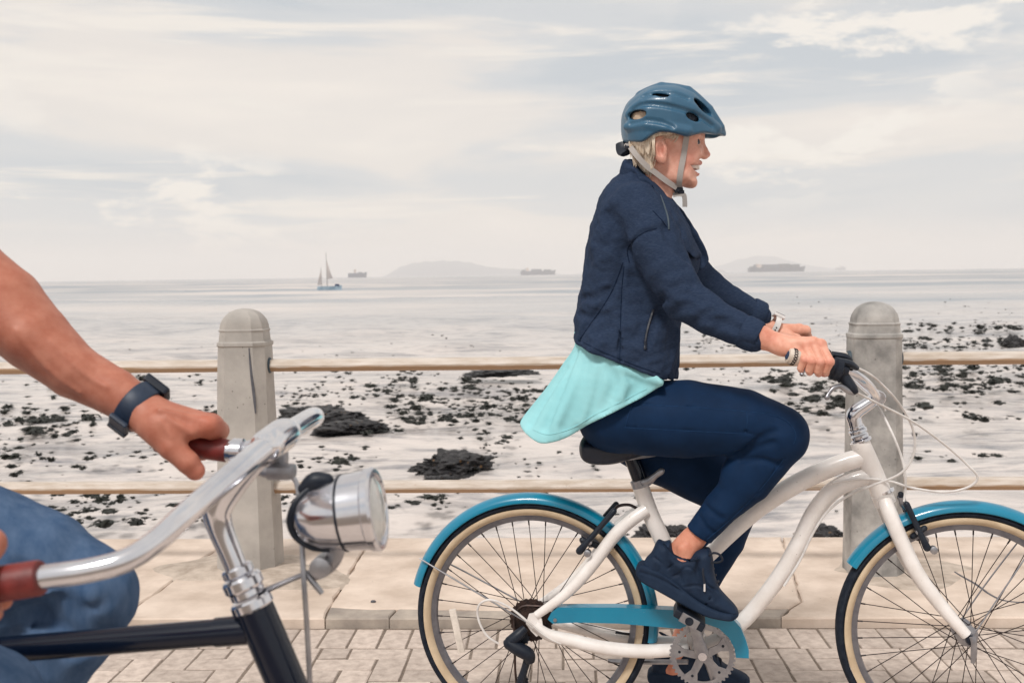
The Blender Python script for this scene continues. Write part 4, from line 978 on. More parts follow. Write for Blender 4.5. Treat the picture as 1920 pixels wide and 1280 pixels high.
# --- fenders and their stays
RFd = 0.352
bike.part('rear_mudguard', fender(rc, RFd, ang(rc, 782, 1092), ang(rc, 1243, 1203)), M['teal'], sharp=30)
bike.part('front_mudguard', fender(fc, RFd, 149, 8), M['teal'], sharp=30)
bike.part('mudguard_stay', tubes(B, [(787, 1046, -0.034, 1.7), (800, 1054, -0.038, 1.7), (860, 1090, -0.05, 1.7), (988, 1166, -0.064, 1.7)], 8), M['alu'])
bike.part('mudguard_stay', mirror(tubes(B, [(787, 1046, -0.034, 1.7), (800, 1054, -0.038, 1.7), (860, 1090, -0.05, 1.7), (988, 1166, -0.064, 1.7)], 8)), M['alu'])
for s_ in (-1, 1):
    a = math.radians(58); P = np.array([(WB, s_ * 0.066, WR), (WB + 0.06, s_ * 0.064, WR + 0.10), (WB + RFd * math.cos(a) * 0.8, s_ * 0.05, WR + RFd * math.sin(a) * 0.8), (WB + RFd * 0.97 * math.cos(a), s_ * 0.034, WR + RFd * 0.97 * math.sin(a))])
    bike.part('mudguard_stay', tube(P, 0.0022, 8, 4), M['alu'])
# --- saddle
sp_ = bike.part('seat_post', tubes(B, [(1178, 842, 0, 14), (1190, 872, 0, 14.5), (1203, 908, 0, 14.5)]), M['blackgloss'])
clamp = bike.part('seat_clamp', lathe(B(1198, 897), B(1203, 912) - B(1198, 897), [(0, 0.019), (0.002, 0.026), (0.022, 0.026), (0.024, 0.022)], 22), M['alu'], sharp=30)
bike.part('clamp_lever', tubes(B, [(1208, 905, -0.030, 7), (1216, 902, -0.036, 8), (1228, 892, -0.040, 6), (1240, 883, -0.040, 6.5)], 10, flat=(0.8, 1), round_caps=True), M['alu'], clamp)
sf = Field(B(1075, 880)[[0, 0, 2]] * np.array([1, 0, 1]) + np.array([0, -0.16, 0]), B(1370, 800)[[0, 0, 2]] * np.array([1, 0, 1]) + np.array([0, 0.16, 0]), 0.005)
sad = crom(B.poly([(1089, 832), (1094, 818), (1108, 815), (1150, 820), (1230, 824), (1320, 828), (1345, 831), (1346, 838), (1320, 841), (1240, 844), (1196, 854), (1155, 865), (1115, 864), (1094, 852)]), 4, True)
ub, un = B(1100, 830)[0], B(1340, 830)[0]
def sadw(A, Bv):
    t = np.clip((A - ub) / (un - ub), 0, 1); return 0.022 + 0.098 * (1 - t) ** 1.4
sf.inflate(sad, 0.022, sadw, p=2.6)
saddle = bike.part('saddle', sf.mesh(), material('saddle_vinyl', rgb(22, 32, 50), 0.45, col2=rgb(16, 24, 40), nscale=30, bump=0.2))
for s_ in (-1, 1): bike.part('saddle_rail', tubes(B, [(1110, 856, s_ * 0.03, 3.5), (1130, 864, s_ * 0.022, 3.5), (1190, 858, s_ * 0.022, 3.5), (1290, 842, s_ * 0.012, 3.5)], 8), M['alu'], saddle)
bike.part('seat_light', box(B(1126, 858, -0.01), (0.03, 0.04, 0.014), 0.004), M['black'], saddle)
# --- drivetrain
cw = -0.052
cr_c = B(1317, 1228, cw); mpx = lambda n_: B.m(n_, 1317, 1228, cw)
Ro = mpx(58)
def ring_teeth():
    V, F, nt_ = [], [], 44; k = nt_ * 4
    for s_ in (-1, 1):
        for i in range(k):
            a = 2 * PI * i / k; r_ = Ro + (0.0052, 0.0052, 0, 0)[i % 4]; V.append((r_ * math.cos(a), s_ * 0.0014, r_ * math.sin(a)))
        for i in range(k):
            a = 2 * PI * i / k; V.append((Ro * 0.855 * math.cos(a), s_ * 0.0014, Ro * 0.855 * math.sin(a)))
    for i in range(k):
        j = (i + 1) % k; F += [(i, j, k + j, k + i), (2 * k + i, 3 * k + i, 3 * k + j, 2 * k + j), (i, 2 * k + i, 2 * k + j, j), (k + i, k + j, 3 * k + j, 3 * k + i)]
    return np.array(V) + cr_c, F
crank = bike.part('chainring', ring_teeth(), M['alu'], smooth=False)
for k in range(5):
    a = math.radians(100 + 72 * k); d = np.array([math.cos(a), math.sin(a)]); s_ = np.array([-d[1], d[0]])
    uv = [d * 0.012 + s_ * 0.011, d * Ro * 0.60 + s_ * 0.0095, d * Ro * 0.88 + s_ * 0.021, d * Ro * 0.88 - s_ * 0.021, d * Ro * 0.60 - s_ * 0.0095, d * 0.012 - s_ * 0.011]
    bike.part('spider_arm', plate(np.array(uv) + cr_c[[0, 2]], cw - 0.002, 0.0045), M['alu'], crank, smooth=False)
    q = d * Ro * 0.74; bike.part('chainring_bolt', lathe((cr_c[0] + q[0], cw - 0.0055, cr_c[2] + q[1]), (0, 1, 0), [(0, 0.003), (0.0005, 0.0038), (0.003, 0.0038)], 12), M['black'], crank)
ca0, ca1 = B(1317, 1228, cw - 0.022), B(1292.5, 1142, cw - 0.034)
arm = bike.part('crank_arm', tube([ca0, ca0 + (ca1 - ca0) * 0.12, ca0 + (ca1 - ca0) * 0.5, ca0 + (ca1 - ca0) * 0.9, ca1 + (ca1 - ca0) * 0.05], [0.019, 0.0185, 0.0135, 0.0125, 0.010], 14, 3, flat=(0.55, 1), round_caps=False), M['alu'])
bike.part('crank_cap', lathe(ca0 - np.array([0, 0.0125, 0]), (0, 1, 0), [(0, 0.004), (0.0006, 0.0115), (0.004, 0.0125), (0.010, 0.0125)], 20), M['chrome'], arm)
bike.part('crank_axle', lathe(ca0, (0, 1, 0), [(0, 0.012), (0.16, 0.012)], 14), M['alu'], arm)
ca0f = ca0 * np.array([1, 0, 1]) + np.array([0, 0.075, 0]); ca1f = ca0f - (ca1 - ca0) * np.array([1, 0, 1]) + np.array([0, 0.012, 0])
arm2 = bike.part('crank_arm', tube([ca0f, ca0f + (ca1f - ca0f) * 0.5, ca1f], [0.018, 0.0135, 0.011], 12, 3, flat=(0.55, 1)), M['alu'])
def pedal(c, tilt, s_):
    u = np.array([math.cos(tilt), 0, math.sin(tilt)]); v = np.array([-math.sin(tilt), 0, math.cos(tilt)]); A = np.array([u, [0, 1, 0], v]); cc = c + np.array([0, s_ * 0.055, 0])
    p = bike.part('pedal', box(cc, (0.085, 0.090, 0.022), 0.004, A), M['black'], smooth=False)
    for q in (-1, 1): bike.part('pedal_cage', box(cc + np.array([0, q * 0.046, 0]), (0.05, 0.004, 0.026), 0.0012, A), M['alu'], p, smooth=False)
    bike.part('pedal_axle', lathe(c - np.array([0, 0.02, 0]), (0, 1, 0), [(0, 0.007), (0.04, 0.007)], 12), M['alu'], p)
    bike.part('axle_cap', lathe(cc + np.array([0, s_ * 0.047, 0]), (0, s_, 0), [(0, 0.011), (0.003, 0.011), (0.0035, 0.008)], 18), M['black'], p)
pedal(ca1, math.radians(-29), -1); pedal(ca1f, 0.0, 1)
gw = -0.066
guard_o = [(1027, 1160), (1034, 1147), (1046, 1138), (1160, 1138), (1290, 1144), (1335, 1149), (1372, 1157), (1389, 1176), (1399, 1200), (1404, 1218), (1404, 1233), (1380, 1232), (1377, 1214), (1366, 1194), (1348, 1177), (1322, 1168), (1296, 1168), (1275, 1178), (1220, 1173), (1160, 1168), (1080, 1166), (1036, 1168)]
gp = B.poly(guard_o, gw)
gv, gf = plate(gp, gw, 0.003)
fl_ = []                                                         # folded-in top flange
top = np.array([B(x, y, gw) for x, y in guard_o[1:11]])
fv_ = np.concatenate([top, top + np.array([0, 0.034, 0]), top + np.array([0, 0, -0.002]), top + np.array([0, 0.034, -0.002])]); k = len(top)
ffl = [(i, i + 1, k + i + 1, k + i) for i in range(k - 1)] + [(2 * k + i, 3 * k + i, 3 * k + i + 1, 2 * k + i + 1) for i in range(k - 1)] + [(k + i, k + i + 1, 3 * k + i + 1, 3 * k + i) for i in range(k - 1)]
guard = bike.part('chain_guard', join((gv, gf), (fv_, ffl)), M['teal'], smooth=False)
bike.part('guard_bolt', lathe(B(1041, 1161, gw) - np.array([0, 0.006, 0]), (0, 1, 0), [(0, 0.002), (0.0006, 0.005), (0.005, 0.005)], 12), M['alu'], guard)
cas = []
for i, r_ in enumerate((0.058, 0.052, 0.046, 0.040, 0.034, 0.029)):
    k = 26; V = []
    for s_ in (0, 0.002):
        V += [((r_ + (0.004 if j % 2 else 0)) * math.cos(2 * PI * j / (2 * k)), -0.030 - i * 0.0045 - s_, (r_ + (0.004 if j % 2 else 0)) * math.sin(2 * PI * j / (2 * k))) for j in range(2 * k)]
    cas.append((np.array(V) + rc, [tuple(range(2 * k)), tuple(range(4 * k - 1, 2 * k - 1, -1))] + [(j, 2 * k + j, 2 * k + (j + 1) % (2 * k), (j + 1) % (2 * k)) for j in range(2 * k)]))
bike.part('sprocket_cassette', join(*cas), M['rust'], smooth=False)
der = bike.part('derailleur', join(tubes(B, [(985, 1176, -0.070, 7), (972, 1190, -0.078, 11), (955, 1204, -0.082, 11), (946, 1207, -0.082, 7)], 12), tubes(B, [(952, 1204, -0.084, 11), (972, 1216, -0.084, 13), (990, 1226, -0.082, 13), (994, 1240, -0.078, 9)], 12), tubes(B, [(990, 1232, -0.076, 8), (984, 1252, -0.072, 7), (976, 1278, -0.070, 8), (972, 1300, -0.070, 7)], 10)), M['black'])
for x, y in ((982, 1196), (980, 1275)):
    k = 11; c = B(x, y, -0.062); V = []
    for s_ in (-0.002, 0.002): V += [c + np.array([(0.018 if j % 2 else 0.014) * math.cos(PI * j / k), s_, (0.018 if j % 2 else 0.014) * math.sin(PI * j / k)]) for j in range(2 * k)]
    bike.part('jockey_wheel', (np.array(V), [tuple(range(2 * k)), tuple(range(4 * k - 1, 2 * k - 1, -1))] + [(j, 2 * k + j, 2 * k + (j + 1) % (2 * k), (j + 1) % (2 * k)) for j in range(2 * k)]), M['black'], der, smooth=False)
chain = [B(1320, 1172, cw), B(1160, 1153, -0.05), rc + np.array([0.02, -0.045, 0.044]), rc + np.array([-0.03, -0.045, 0.036]), rc + np.array([-0.046, -0.045, 0]), B(965, 1196, -0.06), B(968, 1278, -0.062), B(985, 1300, -0.062), B(1150, 1295, -0.055), B(1317, 1287, cw)]
bike.part('chain', tube(np.array(chain), 0.0036, 6, 3), M['rust'])
bike.part('derailleur_cable', tubes(B, [(1052, 1206, -0.075, 2.2), (1020, 1190, -0.080, 2.2), (990, 1165, -0.085, 2.2), (955, 1138, -0.085, 2.2), (920, 1124, -0.085, 2.2), (898, 1134, -0.085, 2.2), (897, 1160, -0.085, 2.2), (912, 1190, -0.085, 2.2), (935, 1206, -0.084, 2.2)], 8), M['cable'], der)
bike.part('wheel_reflector', box(B(857, 1182, -0.022), (0.020, 0.008, 0.125), 0.003, np.array([[1, 0, 0.20], [0, 1, 0], [-0.20, 0, 1]])), M['reflector'])
bike.part('valve', tube([rc + np.array([WR * 0.815, 0, 0.0 - 0.04]), rc + np.array([WR * 0.70, 0, -0.037])], [0.004, 0.003], 8), M['black'])
bike.part('valve', tube([fc + np.array([-WR * 0.79, 0, 0.185]), fc + np.array([-WR * 0.70, 0, 0.165])], [0.004, 0.003], 8), M['black'])
bike.part('kickstand', tubes(B, [(1140, 1238, 0.05, 4), (1180, 1240, 0.05, 5), (1290, 1240, 0.02, 5)], 8), M['alu'])
def vbrake(pa, pb, wv, pad, noodle):
    for s_ in (-1, 1):
        ms = (lambda v: v) if s_ < 0 else mirror
        a = bike.part('brake_arm', ms(tubes(B, [(*pa, wv, 7.5), ((pa[0] * 2 + pb[0]) / 3, (pa[1] * 2 + pb[1]) / 3, wv, 5.5), (*pb, wv * 0.8, 6)], 10, round_caps=True)), M['black'])
        bike.part('brake_pad', ms(tubes(B, [(pad[0], pad[1], -0.026, 6), (pad[2], pad[3], -0.026, 6)], 8, flat=(1, 1.0), round_caps=True)), M['black'], a)
        bike.part('brake_bolt', ms(lathe(B((pad[0] + pad[2]) / 2, (pad[1] + pad[3]) / 2, -0.062), (0, 1, 0), [(0, 0.004), (0.002, 0.007), (0.035, 0.007)], 12)), M['alu'], a)
        bike.part('brake_bolt', ms(lathe(B(pa[0] + 14, pa[1] + 6, wv - 0.008), (0, 1, 0), [(0, 0.006), (0.002, 0.010), (0.02, 0.010)], 12)), M['alu'], a)
    bike.part('brake_noodle', tubes(B, noodle, 8), M['alu'] if len(noodle) == 3 else M['spoke'])
vbrake((1087, 1032), (1151, 958), -0.056, (1092, 1012, 1118, 1022), [(1151, 957, -0.04, 3), (1160, 948, -0.02, 3), (1180, 946, -0.01, 3), (1198, 955, 0.0, 3)])
vbrake((1738, 1026), (1700, 945), -0.058, (1712, 1005, 1733, 990), [(1690, 930, -0.03, 7), (1694, 945, -0.02, 7), (1700, 955, 0.02, 5)])
bike.part('brake_boot', tubes(B, [(1689, 926, -0.03, 5.5), (1690, 932, -0.03, 5.5)], 10, round_caps=True), M['black'])
# ================================================================== THE WOMAN
M['skin'] = material('skin', rgb(205, 140, 115), 0.52, attr=True, spec=0.35, col2=rgb(214, 172, 154), nscale=42, ndet=5, bump=0.12, bscale=420, bdist=0.001, sss=0.06)
M['jacket'] = material('navy_melange_fleece', rgb(38, 50, 71), 0.95, spec=0.08, col2=rgb(58, 70, 92), nscale=110, ndet=6, stretch=(1, 1, 7), bump=0.35, bscale=260, bdist=0.0012, ramp=(0.42, 0.78))
M['legging'] = material('navy_leggings', rgb(17, 42, 73), 0.72, spec=0.12, col2=rgb(13, 36, 64), nscale=16, bump=0.08, bscale=500, bdist=0.0006)
M['panel'] = material('leggings_panel', rgb(12, 32, 64), 0.7, col2=rgb(10, 28, 58), nscale=16)
M['shirt'] = material('aqua_jersey', rgb(154, 208, 213), 0.9, spec=0.1, col2=rgb(142, 199, 205), nscale=9, bump=0.12, bscale=380, bdist=0.001)
M['shoe'] = material('dark_shoe', rgb(20, 34, 54), 0.65, spec=0.2, col2=rgb(28, 44, 66), nscale=30, bump=0.25, bscale=260, bdist=0.001)
M['sole'] = material('dark_sole', rgb(24, 38, 58), 0.75, spec=0.15, col2=rgb(34, 48, 68), nscale=20, bump=0.2, bscale=160)
M['shoelace'] = material('shoe_lace', rgb(16, 24, 38), 0.8, col2=rgb(26, 34, 50), nscale=60)
M['hair'] = material('blonde_grey_hair', rgb(228, 216, 198), 0.5, col2=rgb(176, 152, 128), nscale=90, ndet=5, stretch=(2.5, 2.5, 0.35), bump=0.5, bscale=120, ramp=(0.3, 0.7))
M['helmet'] = material('blue_helmet_shell', rgb(46, 92, 120), 0.40, col2=rgb(40, 84, 112), nscale=5, coat=0.2)
M['foam'] = material('helmet_liner', rgb(16, 22, 32), 0.8, col2=rgb(22, 30, 42), nscale=30)
M['strap'] = material('grey_strap', rgb(172, 166, 162), 0.8, col2=rgb(158, 152, 148), nscale=700, bump=0.2, bscale=900, bdist=0.0005)
M['teeth'] = material('teeth', rgb(238, 230, 222), 0.3, col2=rgb(230, 220, 210), nscale=40)
M['zip'] = material('dark_zip', rgb(16, 22, 36), 0.5, col2=rgb(22, 28, 44), nscale=80)
M['watchw'] = material('white_watch_band', rgb(226, 222, 220), 0.45, col2=rgb(205, 200, 198), nscale=40)
woman = Thing('person', 'woman in navy jacket, aqua top and leggings riding the white bicycle, smiling', 'person', BF, B(1180, 830))
SK, LIP, RED = np.array(rgb(226, 176, 158)), np.array(rgb(190, 106, 102)), np.array(rgb(218, 150, 134))
def fld(f, x0, x1, y0, y1, w0, w1, h):
    a, b = f(x0, y1, 0), f(x1, y0, 0)
    a2, b2 = f(x0, y1, w0), f(x1, y0, w1); a3, b3 = f(x0, y1, w1), f(x1, y0, w0)
    lo = np.min([a, b, a2, b2, a3, b3], 0); hi = np.max([a, b, a2, b2, a3, b3], 0); lo[1], hi[1] = w0, w1
    return Field(lo, hi, h)
px1 = lambda n_: B.m(n_, 1260, 300, 0)                           # pixels at the head, in metres
# ---- head
H = fld(B, 1165, 1345, 165, 430, -0.115, 0.115, 0.0021)
prof = [(1309, 215), (1315, 235), (1317.5, 247), (1316, 256), (1313, 263), (1311.5, 275), (1310, 290), (1310, 300), (1309.5, 309), (1306.5, 318), (1306.5, 326), (1305.5, 333), (1308, 341), (1305.5, 349), (1298, 353), (1285, 351.5), (1268, 345), (1254, 337), (1240, 334), (1215, 322), (1196, 300), (1184, 265), (1180, 235), (1187, 208), (1207, 190), (1240, 181), (1272, 184), (1296, 198)]
uvp = crom(B.poly(prof), 4, True)
vch, vbr = B(1300, 352)[2], B(1316, 250)[2]
def headw(A, Bv):
    t = np.clip((Bv - vch) / (vbr - vch), 0, 1.6); return 0.046 + 0.026 * np.clip(t, 0, 1) ** 0.7 + 0.003 * np.clip(t - 1, 0, 1)
H.inflate(uvp, 0.052, headw, k=0.0, p=2.7)
hp = lambda x, y, wv: B(x, y, wv)
H.ell(hp(1245, 225, 0), (0.092, 0.075, 0.078), 0.03)
NS = 'neck'
H.cone(hp(1236, 318, 0), hp(1212, 395, 0), px1(33), px1(38), 0.03, sc=(1, 1.0, 1)); H.cone(hp(1212, 395, 0), hp(1200, 430, 0), px1(40), px1(60), 0.03)
H.chain(*B.chain([(1272, 340, -0.030, 5), (1250, 372, -0.022, 5)]), k=0.018)        # neck tendon
# brow, cheek bone, cheek, chin, nose
for s_ in (-1, 1):
    H.cone(hp(1313, 255, s_ * 0.012), hp(1303, 256, s_ * 0.042), 0.007, 0.006, 0.014)
    H.ell(hp(1299, 287, s_ * 0.040), (0.022, 0.015, 0.016), 0.020)
    H.ell(hp(1296, 303, s_ * 0.041), (0.013, 0.012, 0.016), 0.016)
    H.ell(hp(1270, 330, s_ * 0.046), (0.026, 0.011, 0.016), 0.022)
    H.ell(hp(1313.5, 266, s_ * 0.033), (0.010, 0.015, 0.0075), 0.010, '-')          # eye socket
    H.ell(hp(1303.0, 267.5, s_ * 0.032), (0.0125, 0.0125, 0.0125), 0.001)           # eyeball
    H.cone(hp(1311, 264, s_ * 0.024), hp(1303.5, 265, s_ * 0.045), 0.0048, 0.0040, 0.003)   # upper lid
    H.cone(hp(1310, 271.5, s_ * 0.024), hp(1303, 269.8, s_ * 0.044), 0.0040, 0.0036, 0.004)       # lower lid
    H.ell(hp(1321, 294.5, s_ * 0.011), (0.0085, 0.0062, 0.0065), 0.007)             # nostril wing
    H.chain(*B.chain([(1316, 295, s_ * 0.021, 1.6), (1306, 303, s_ * 0.030, 2.0), (1297, 314, s_ * 0.037, 2.2), (1295, 325, s_ * 0.037, 1.6)]), k=0.006, op='-')   # smile line
H.chain(*B.chain([(1313.5, 254, 0, 6), (1315.5, 268, 0, 5.4), (1322, 281, 0, 4.8), (1327.2, 289.6, 0, 4.7)]), k=0.013)
for s_ in (-1, 1): H.ell(hp(1311, 283, s_ * 0.019), (0.010, 0.012, 0.016), 0.014)
H.ell(hp(1322.5, 298, -0.006), (0.004, 0.0028, 0.0022), 0.002, '-'); H.ell(hp(1322.5, 298, 0.006), (0.004, 0.0028, 0.0022), 0.002, '-')
for s_ in (-1, 1):                                               # crow's feet and eye creases
    for pts in ([(1300, 266.5), (1294, 264), (1288, 263)], [(1300, 269), (1293, 269.5), (1286, 271)], [(1301, 272), (1294, 275), (1288, 279)], [(1312, 261.5), (1306, 260.8), (1300, 262)], [(1309, 277), (1303, 277), (1296, 279)]):
        P = []
        for x, y in pts:
            wv = 0.04
            for _ in range(3):
                q = B(x, y, -wv); nw = H.near_w(q[0], q[2]); wv = -nw if nw is not None else wv
            q = B(x, y, -wv - 0.0006); P.append(q * np.array([1, -s_, 1]))
        H.chain(P, [0.0011, 0.0016, 0.0008], k=0.0015, op='-')
# open smiling mouth
for s_ in (-1, 1):
    H.chain(*B.chain([(1312.5, 305.5, 0.0, 3.4), (1309.5, 306, s_ * 0.018, 3.2), (1297, 309.5, s_ * 0.041, 2.0)]), k=0.006)
    H.chain(*B.chain([(1307.5, 325.5, 0.0, 3.6), (1305, 324, s_ * 0.018, 3.2), (1296.5, 313.5, s_ * 0.041, 1.8)]), k=0.006)
mo = poly_sdf(B.poly([(1294.5, 311), (1302, 309.5), (1318, 308.5), (1318, 322.5), (1309, 323), (1302, 319)], -0.03), H.x[:, None].astype(float), H.z[None, :].astype(float))
mo = np.maximum(np.broadcast_to(mo[:, None, :], H.v.shape), np.abs(H.y)[None, :, None] - 0.060).astype(np.float32); H.v = -smin(-H.v, mo, 0.003)
# ear
for s_ in (-1, 1):
    H.ell(hp(1237, 281, s_ * 0.076), (px1(13.5), 0.011, px1(24)), 0.008, rot=0.10)
    H.ell(hp(1239.5, 280, s_ * 0.089), (px1(7.5), 0.011, px1(15)), 0.003, '-', rot=0.12)
    H.ell(hp(1246, 284, s_ * 0.078), (px1(4), 0.006, px1(7)), 0.006)
    H.ell(hp(1243, 299, s_ * 0.076), (px1(6), 0.006, px1(8)), 0.006)
hv, hf = H.mesh()
def near(P, p, r): return np.exp(-(np.linalg.norm((P - p), axis=1) / r) ** 2)[:, None]
hc = np.tile(SK, (len(hv), 1))
for s_ in (-1, 1):
    hc = hc + (RED - hc) * 0.75 * near(hv, hp(1290, 296, s_ * 0.055), 0.026) + 0
    hc = hc + (RED * 0.92 - hc) * 0.6 * near(hv, hp(1238, 284, s_ * 0.08), 0.022)
    d = np.linalg.norm(hv - hp(1303.0, 267.5, s_ * 0.032), axis=1); eb = (d < 0.0131)
    hc[eb] = rgb(206, 184, 174)
    ir = eb & (hv[:, 0] > hp(1303.0, 267, 0)[0] + 0.0075); hc[ir] = rgb(60, 70, 80)
    ey = near(hv, hp(1312, 254, s_ * 0.026), 0.007); hc = hc + (np.array(rgb(150, 110, 92)) - hc) * 0.5 * ey
hc = hc + (RED - hc) * 0.8 * near(hv, hp(1331, 292, 0), 0.014)
for s_ in (-1, 1): hc = hc + (np.array(rgb(176, 110, 94)) - hc) * 0.8 * near(hv, hp(1240, 280, s_ * 0.082), 0.0095)  # shade inside the ear hollows painted into the skin colour
scalp = (hv[:, 2] > hp(1240, 246, 0)[2]) & (hv[:, 0] < hp(1290, 240, 0)[0]); hc[scalp] = rgb(206, 190, 168)
lipm = np.zeros(len(hv))
for s_ in (-1, 1):
    for P_, r_ in (([(1313, 306.0, 0), (1309.5, 306.5, s_ * 0.018), (1297, 310, s_ * 0.042)], 0.0050), ([(1308, 325.5, 0), (1305, 324, s_ * 0.018), (1296.5, 313.5, s_ * 0.042)], 0.0052)):
        Q = crom(np.array([hp(*p) for p in P_]), 6)
        for q in Q: lipm = np.maximum(lipm, np.exp(-(np.linalg.norm(hv - q, axis=1) / r_) ** 4))
hc = hc + (LIP - hc) * lipm[:, None]
inm = near(hv, hp(1304, 316, 0), 0.012); hc = hc + (np.array(rgb(110, 40, 40)) - hc) * np.clip(inm * 1.2, 0, 1) * (1 - lipm[:, None])
isl = [(hv, hf, hc)]
# ---- hands: fingers closed round the grips
GW = -0.296
def hand_spec():
    mcp = [(1499, 659, 0.004), (1510, 648, 0.002), (1524, 643, 0.0), (1539, 647, -0.001)]
    pip = [(1508, 674, -0.027), (1522, 677, -0.030), (1538, 678, -0.030), (1556, 678, -0.028)]
    dip = [(1501, 690, -0.018), (1517, 694, -0.020), (1533, 695, -0.020), (1548, 694, -0.018)]
    tip = [(1502, 693, 0.006), (1518, 698, 0.006), (1535, 700, 0.006), (1549, 699, 0.006)]
    return mcp, pip, dip, tip
def hand_field(s_):
    K = fld(B, 1395, 1580, 600, 730, GW - 0.08, GW + 0.14, 0.0019)
    mcp, pip, dip, tip = hand_spec()
    for i, rr in enumerate((7.4, 8.2, 8.6, 8.6)):
        P = [B(x, y, GW + dw) for x, y, dw in (mcp[i], pip[i], dip[i], tip[i])]; r_ = B.m(rr, 1520, 660, GW)
        K.chain(P, [r_ * 1.10, r_ * 0.98, r_ * 0.90, r_ * 0.82], 0.0012)
        K.ell(P[0] + np.array([0, -0.002, 0.003]), (r_ * 1.1,) * 3, 0.004); K.ell(P[1], (r_ * 1.06,) * 3, 0.0015)
    wr = B(1463, 646, GW + 0.022)
    for i, rr in enumerate((11, 12.5, 13, 12.5)):
        x, y, dw = mcp[i]; K.cone(wr + np.array([0, (i - 1.5) * 0.006 - 0.004, (1.5 - i) * -0.003]), B(x, y, GW + dw + 0.004), B.m(15, 1460, 646, GW), B.m(rr * 0.72, 1500, 650, GW), 0.012)
    K.cone(B(1476, 656, GW + 0.002), B(1499, 668, GW - 0.004), 0.016, 0.012, 0.012)        # heel of the hand
    th = [B(1478, 650, GW + 0.040), B(1512, 660, GW + 0.042), B(1535, 684, GW + 0.032), B(1545, 700, GW + 0.016)]
    K.chain(th, [0.016, 0.0125, 0.0105, 0.0085], 0.008)
    arm_ = [(1405, 622, GW + 0.032, 25), (1432, 634, GW + 0.030, 22), (1452, 642, GW + 0.026, 19), (1466, 648, GW + 0.020, 17)]
    K.chain(*B.chain(arm_), k=0.012)
    K.chain(*B.chain([(1470, 642, GW + 0.004, 3), (1500, 640, GW - 0.004, 2.5)]), k=0.01)
    v, f = K.mesh(); c = np.tile(np.array(rgb(226, 170, 148)), (len(v), 1))
    for i in range(4):
        for x, y, dw in (mcp[i], pip[i]): c = c + (np.array(rgb(216, 138, 122)) - c) * 0.6 * near(v, B(x, y, GW + dw - 0.008), 0.009)
        x, y, dw = tip[i]; c = c + (np.array(rgb(224, 140, 130)) - c) * 0.6 * near(v, B(x, y, GW + dw), 0.011)
        x, y, dw = dip[i]
    c = c + (np.array(rgb(226, 136, 132)) - c) * 0.8 * near(v, th[3], 0.012)
    c = c + (np.array(rgb(212, 138, 118)) - c) * 0.6 * near(v, B(1440, 630, GW), 0.03)
    if s_ > 0:
        v = v * np.array([1, -1, 1]); f = f[:, ::-1]
        v = v + np.array([0.024, 0.0, 0.004])
    return v, f, c
isl.append(hand_field(-1)); isl.append(hand_field(1))
# ---- ankles and hidden trunk, so the figure is whole under its clothes
A_ = fld(B, 1230, 1345, 940, 1100, -0.19, -0.03, 0.003)
A_.chain(*B.chain([(1320, 985, -0.115, 22), (1303, 1010, -0.118, 20), (1288, 1028, -0.12, 21), (1280, 1050, -0.12, 24)]), k=0.012)
A_.ell(B(1279, 1030, -0.145), (0.012, 0.008, 0.013), 0.01); A_.cone(B(1288, 1000, -0.115), B(1258, 1036, -0.118), 0.010, 0.016, 0.02)
v, f = A_.mesh(); isl.append((v, f, np.tile(np.array(rgb(212, 148, 124)), (len(v), 1))))
A_ = fld(B, 1225, 1345, 1130, 1270, 0.04, 0.20, 0.004)
A_.chain(*B.chain([(1300, 1140, 0.118, 22), (1284, 1185, 0.12, 19), (1270, 1220, 0.12, 20), (1262, 1250, 0.12, 24)]), k=0.012)
v, f = A_.mesh(); isl.append((v, f, np.tile(np.array(rgb(212, 148, 124)), (len(v), 1))))
T_ = fld(B, 1080, 1470, 330, 1180, -0.24, 0.24, 0.010)
T_.chain(*B.chain([(1205, 400, 0, 45), (1190, 480, 0, 62), (1180, 580, 0, 60), (1168, 700, 0, 55), (1160, 780, 0, 44)]), k=0.03, sc=(1, 0.80, 1))
for s_ in (-1, 1): T_.cone(B(1205, 400, 0), B(1198, 412, s_ * 0.12), 0.045, 0.035, 0.02)
for sp in ([(1155, 785, -0.08, 50), (1400, 790, -0.11, 50), (1455, 822, -0.115, 42), (1350, 950, -0.115, 24), (1312, 998, -0.117, 20)], [(1160, 790, 0.08, 50), (1378, 915, 0.11, 42), (1350, 1020, 0.118, 28), (1292, 1160, 0.12, 18)],
           [(1198, 410, -0.13, 28), (1278, 560, -0.214, 24), (1410, 624, -0.262, 20)], [(1215, 420, 0.15, 30), (1330, 535, 0.22, 24), (1420, 590, 0.262, 18)]):
    T_.chain(*B.chain(sp), k=0.02)
v, f = T_.mesh(); isl.append((v, f, np.tile(SK, (len(v), 1))))
bv_, bf_ = cat([(a, b) for a, b, c in isl])
body = woman.part('body', (bv_, bf_), M['skin'], sharp=0, colors=np.concatenate([c for a, b, c in isl]))
# lashes, brows
for s_ in (-1, 1):
    woman.part('eyelashes', tube(np.array([hp(1312.6, 267.2, s_ * 0.023), hp(1311.6, 267.0, s_ * 0.032), hp(1307.5, 267.6, s_ * 0.041), hp(1303, 268.2, s_ * 0.0455)]), [0.0010, 0.0019, 0.0018, 0.0010], 5, 4), M['lace'], body)
    woman.part('eyebrow', tube(np.array([hp(1316.5, 255.5, s_ * 0.014), hp(1315, 253.5, s_ * 0.026), hp(1310, 253, s_ * 0.038), hp(1304, 255, s_ * 0.048)]), [0.0014, 0.0022, 0.0018, 0.0006], 6, 4), material('fair_eyebrow', rgb(150, 116, 94), 0.8), body)
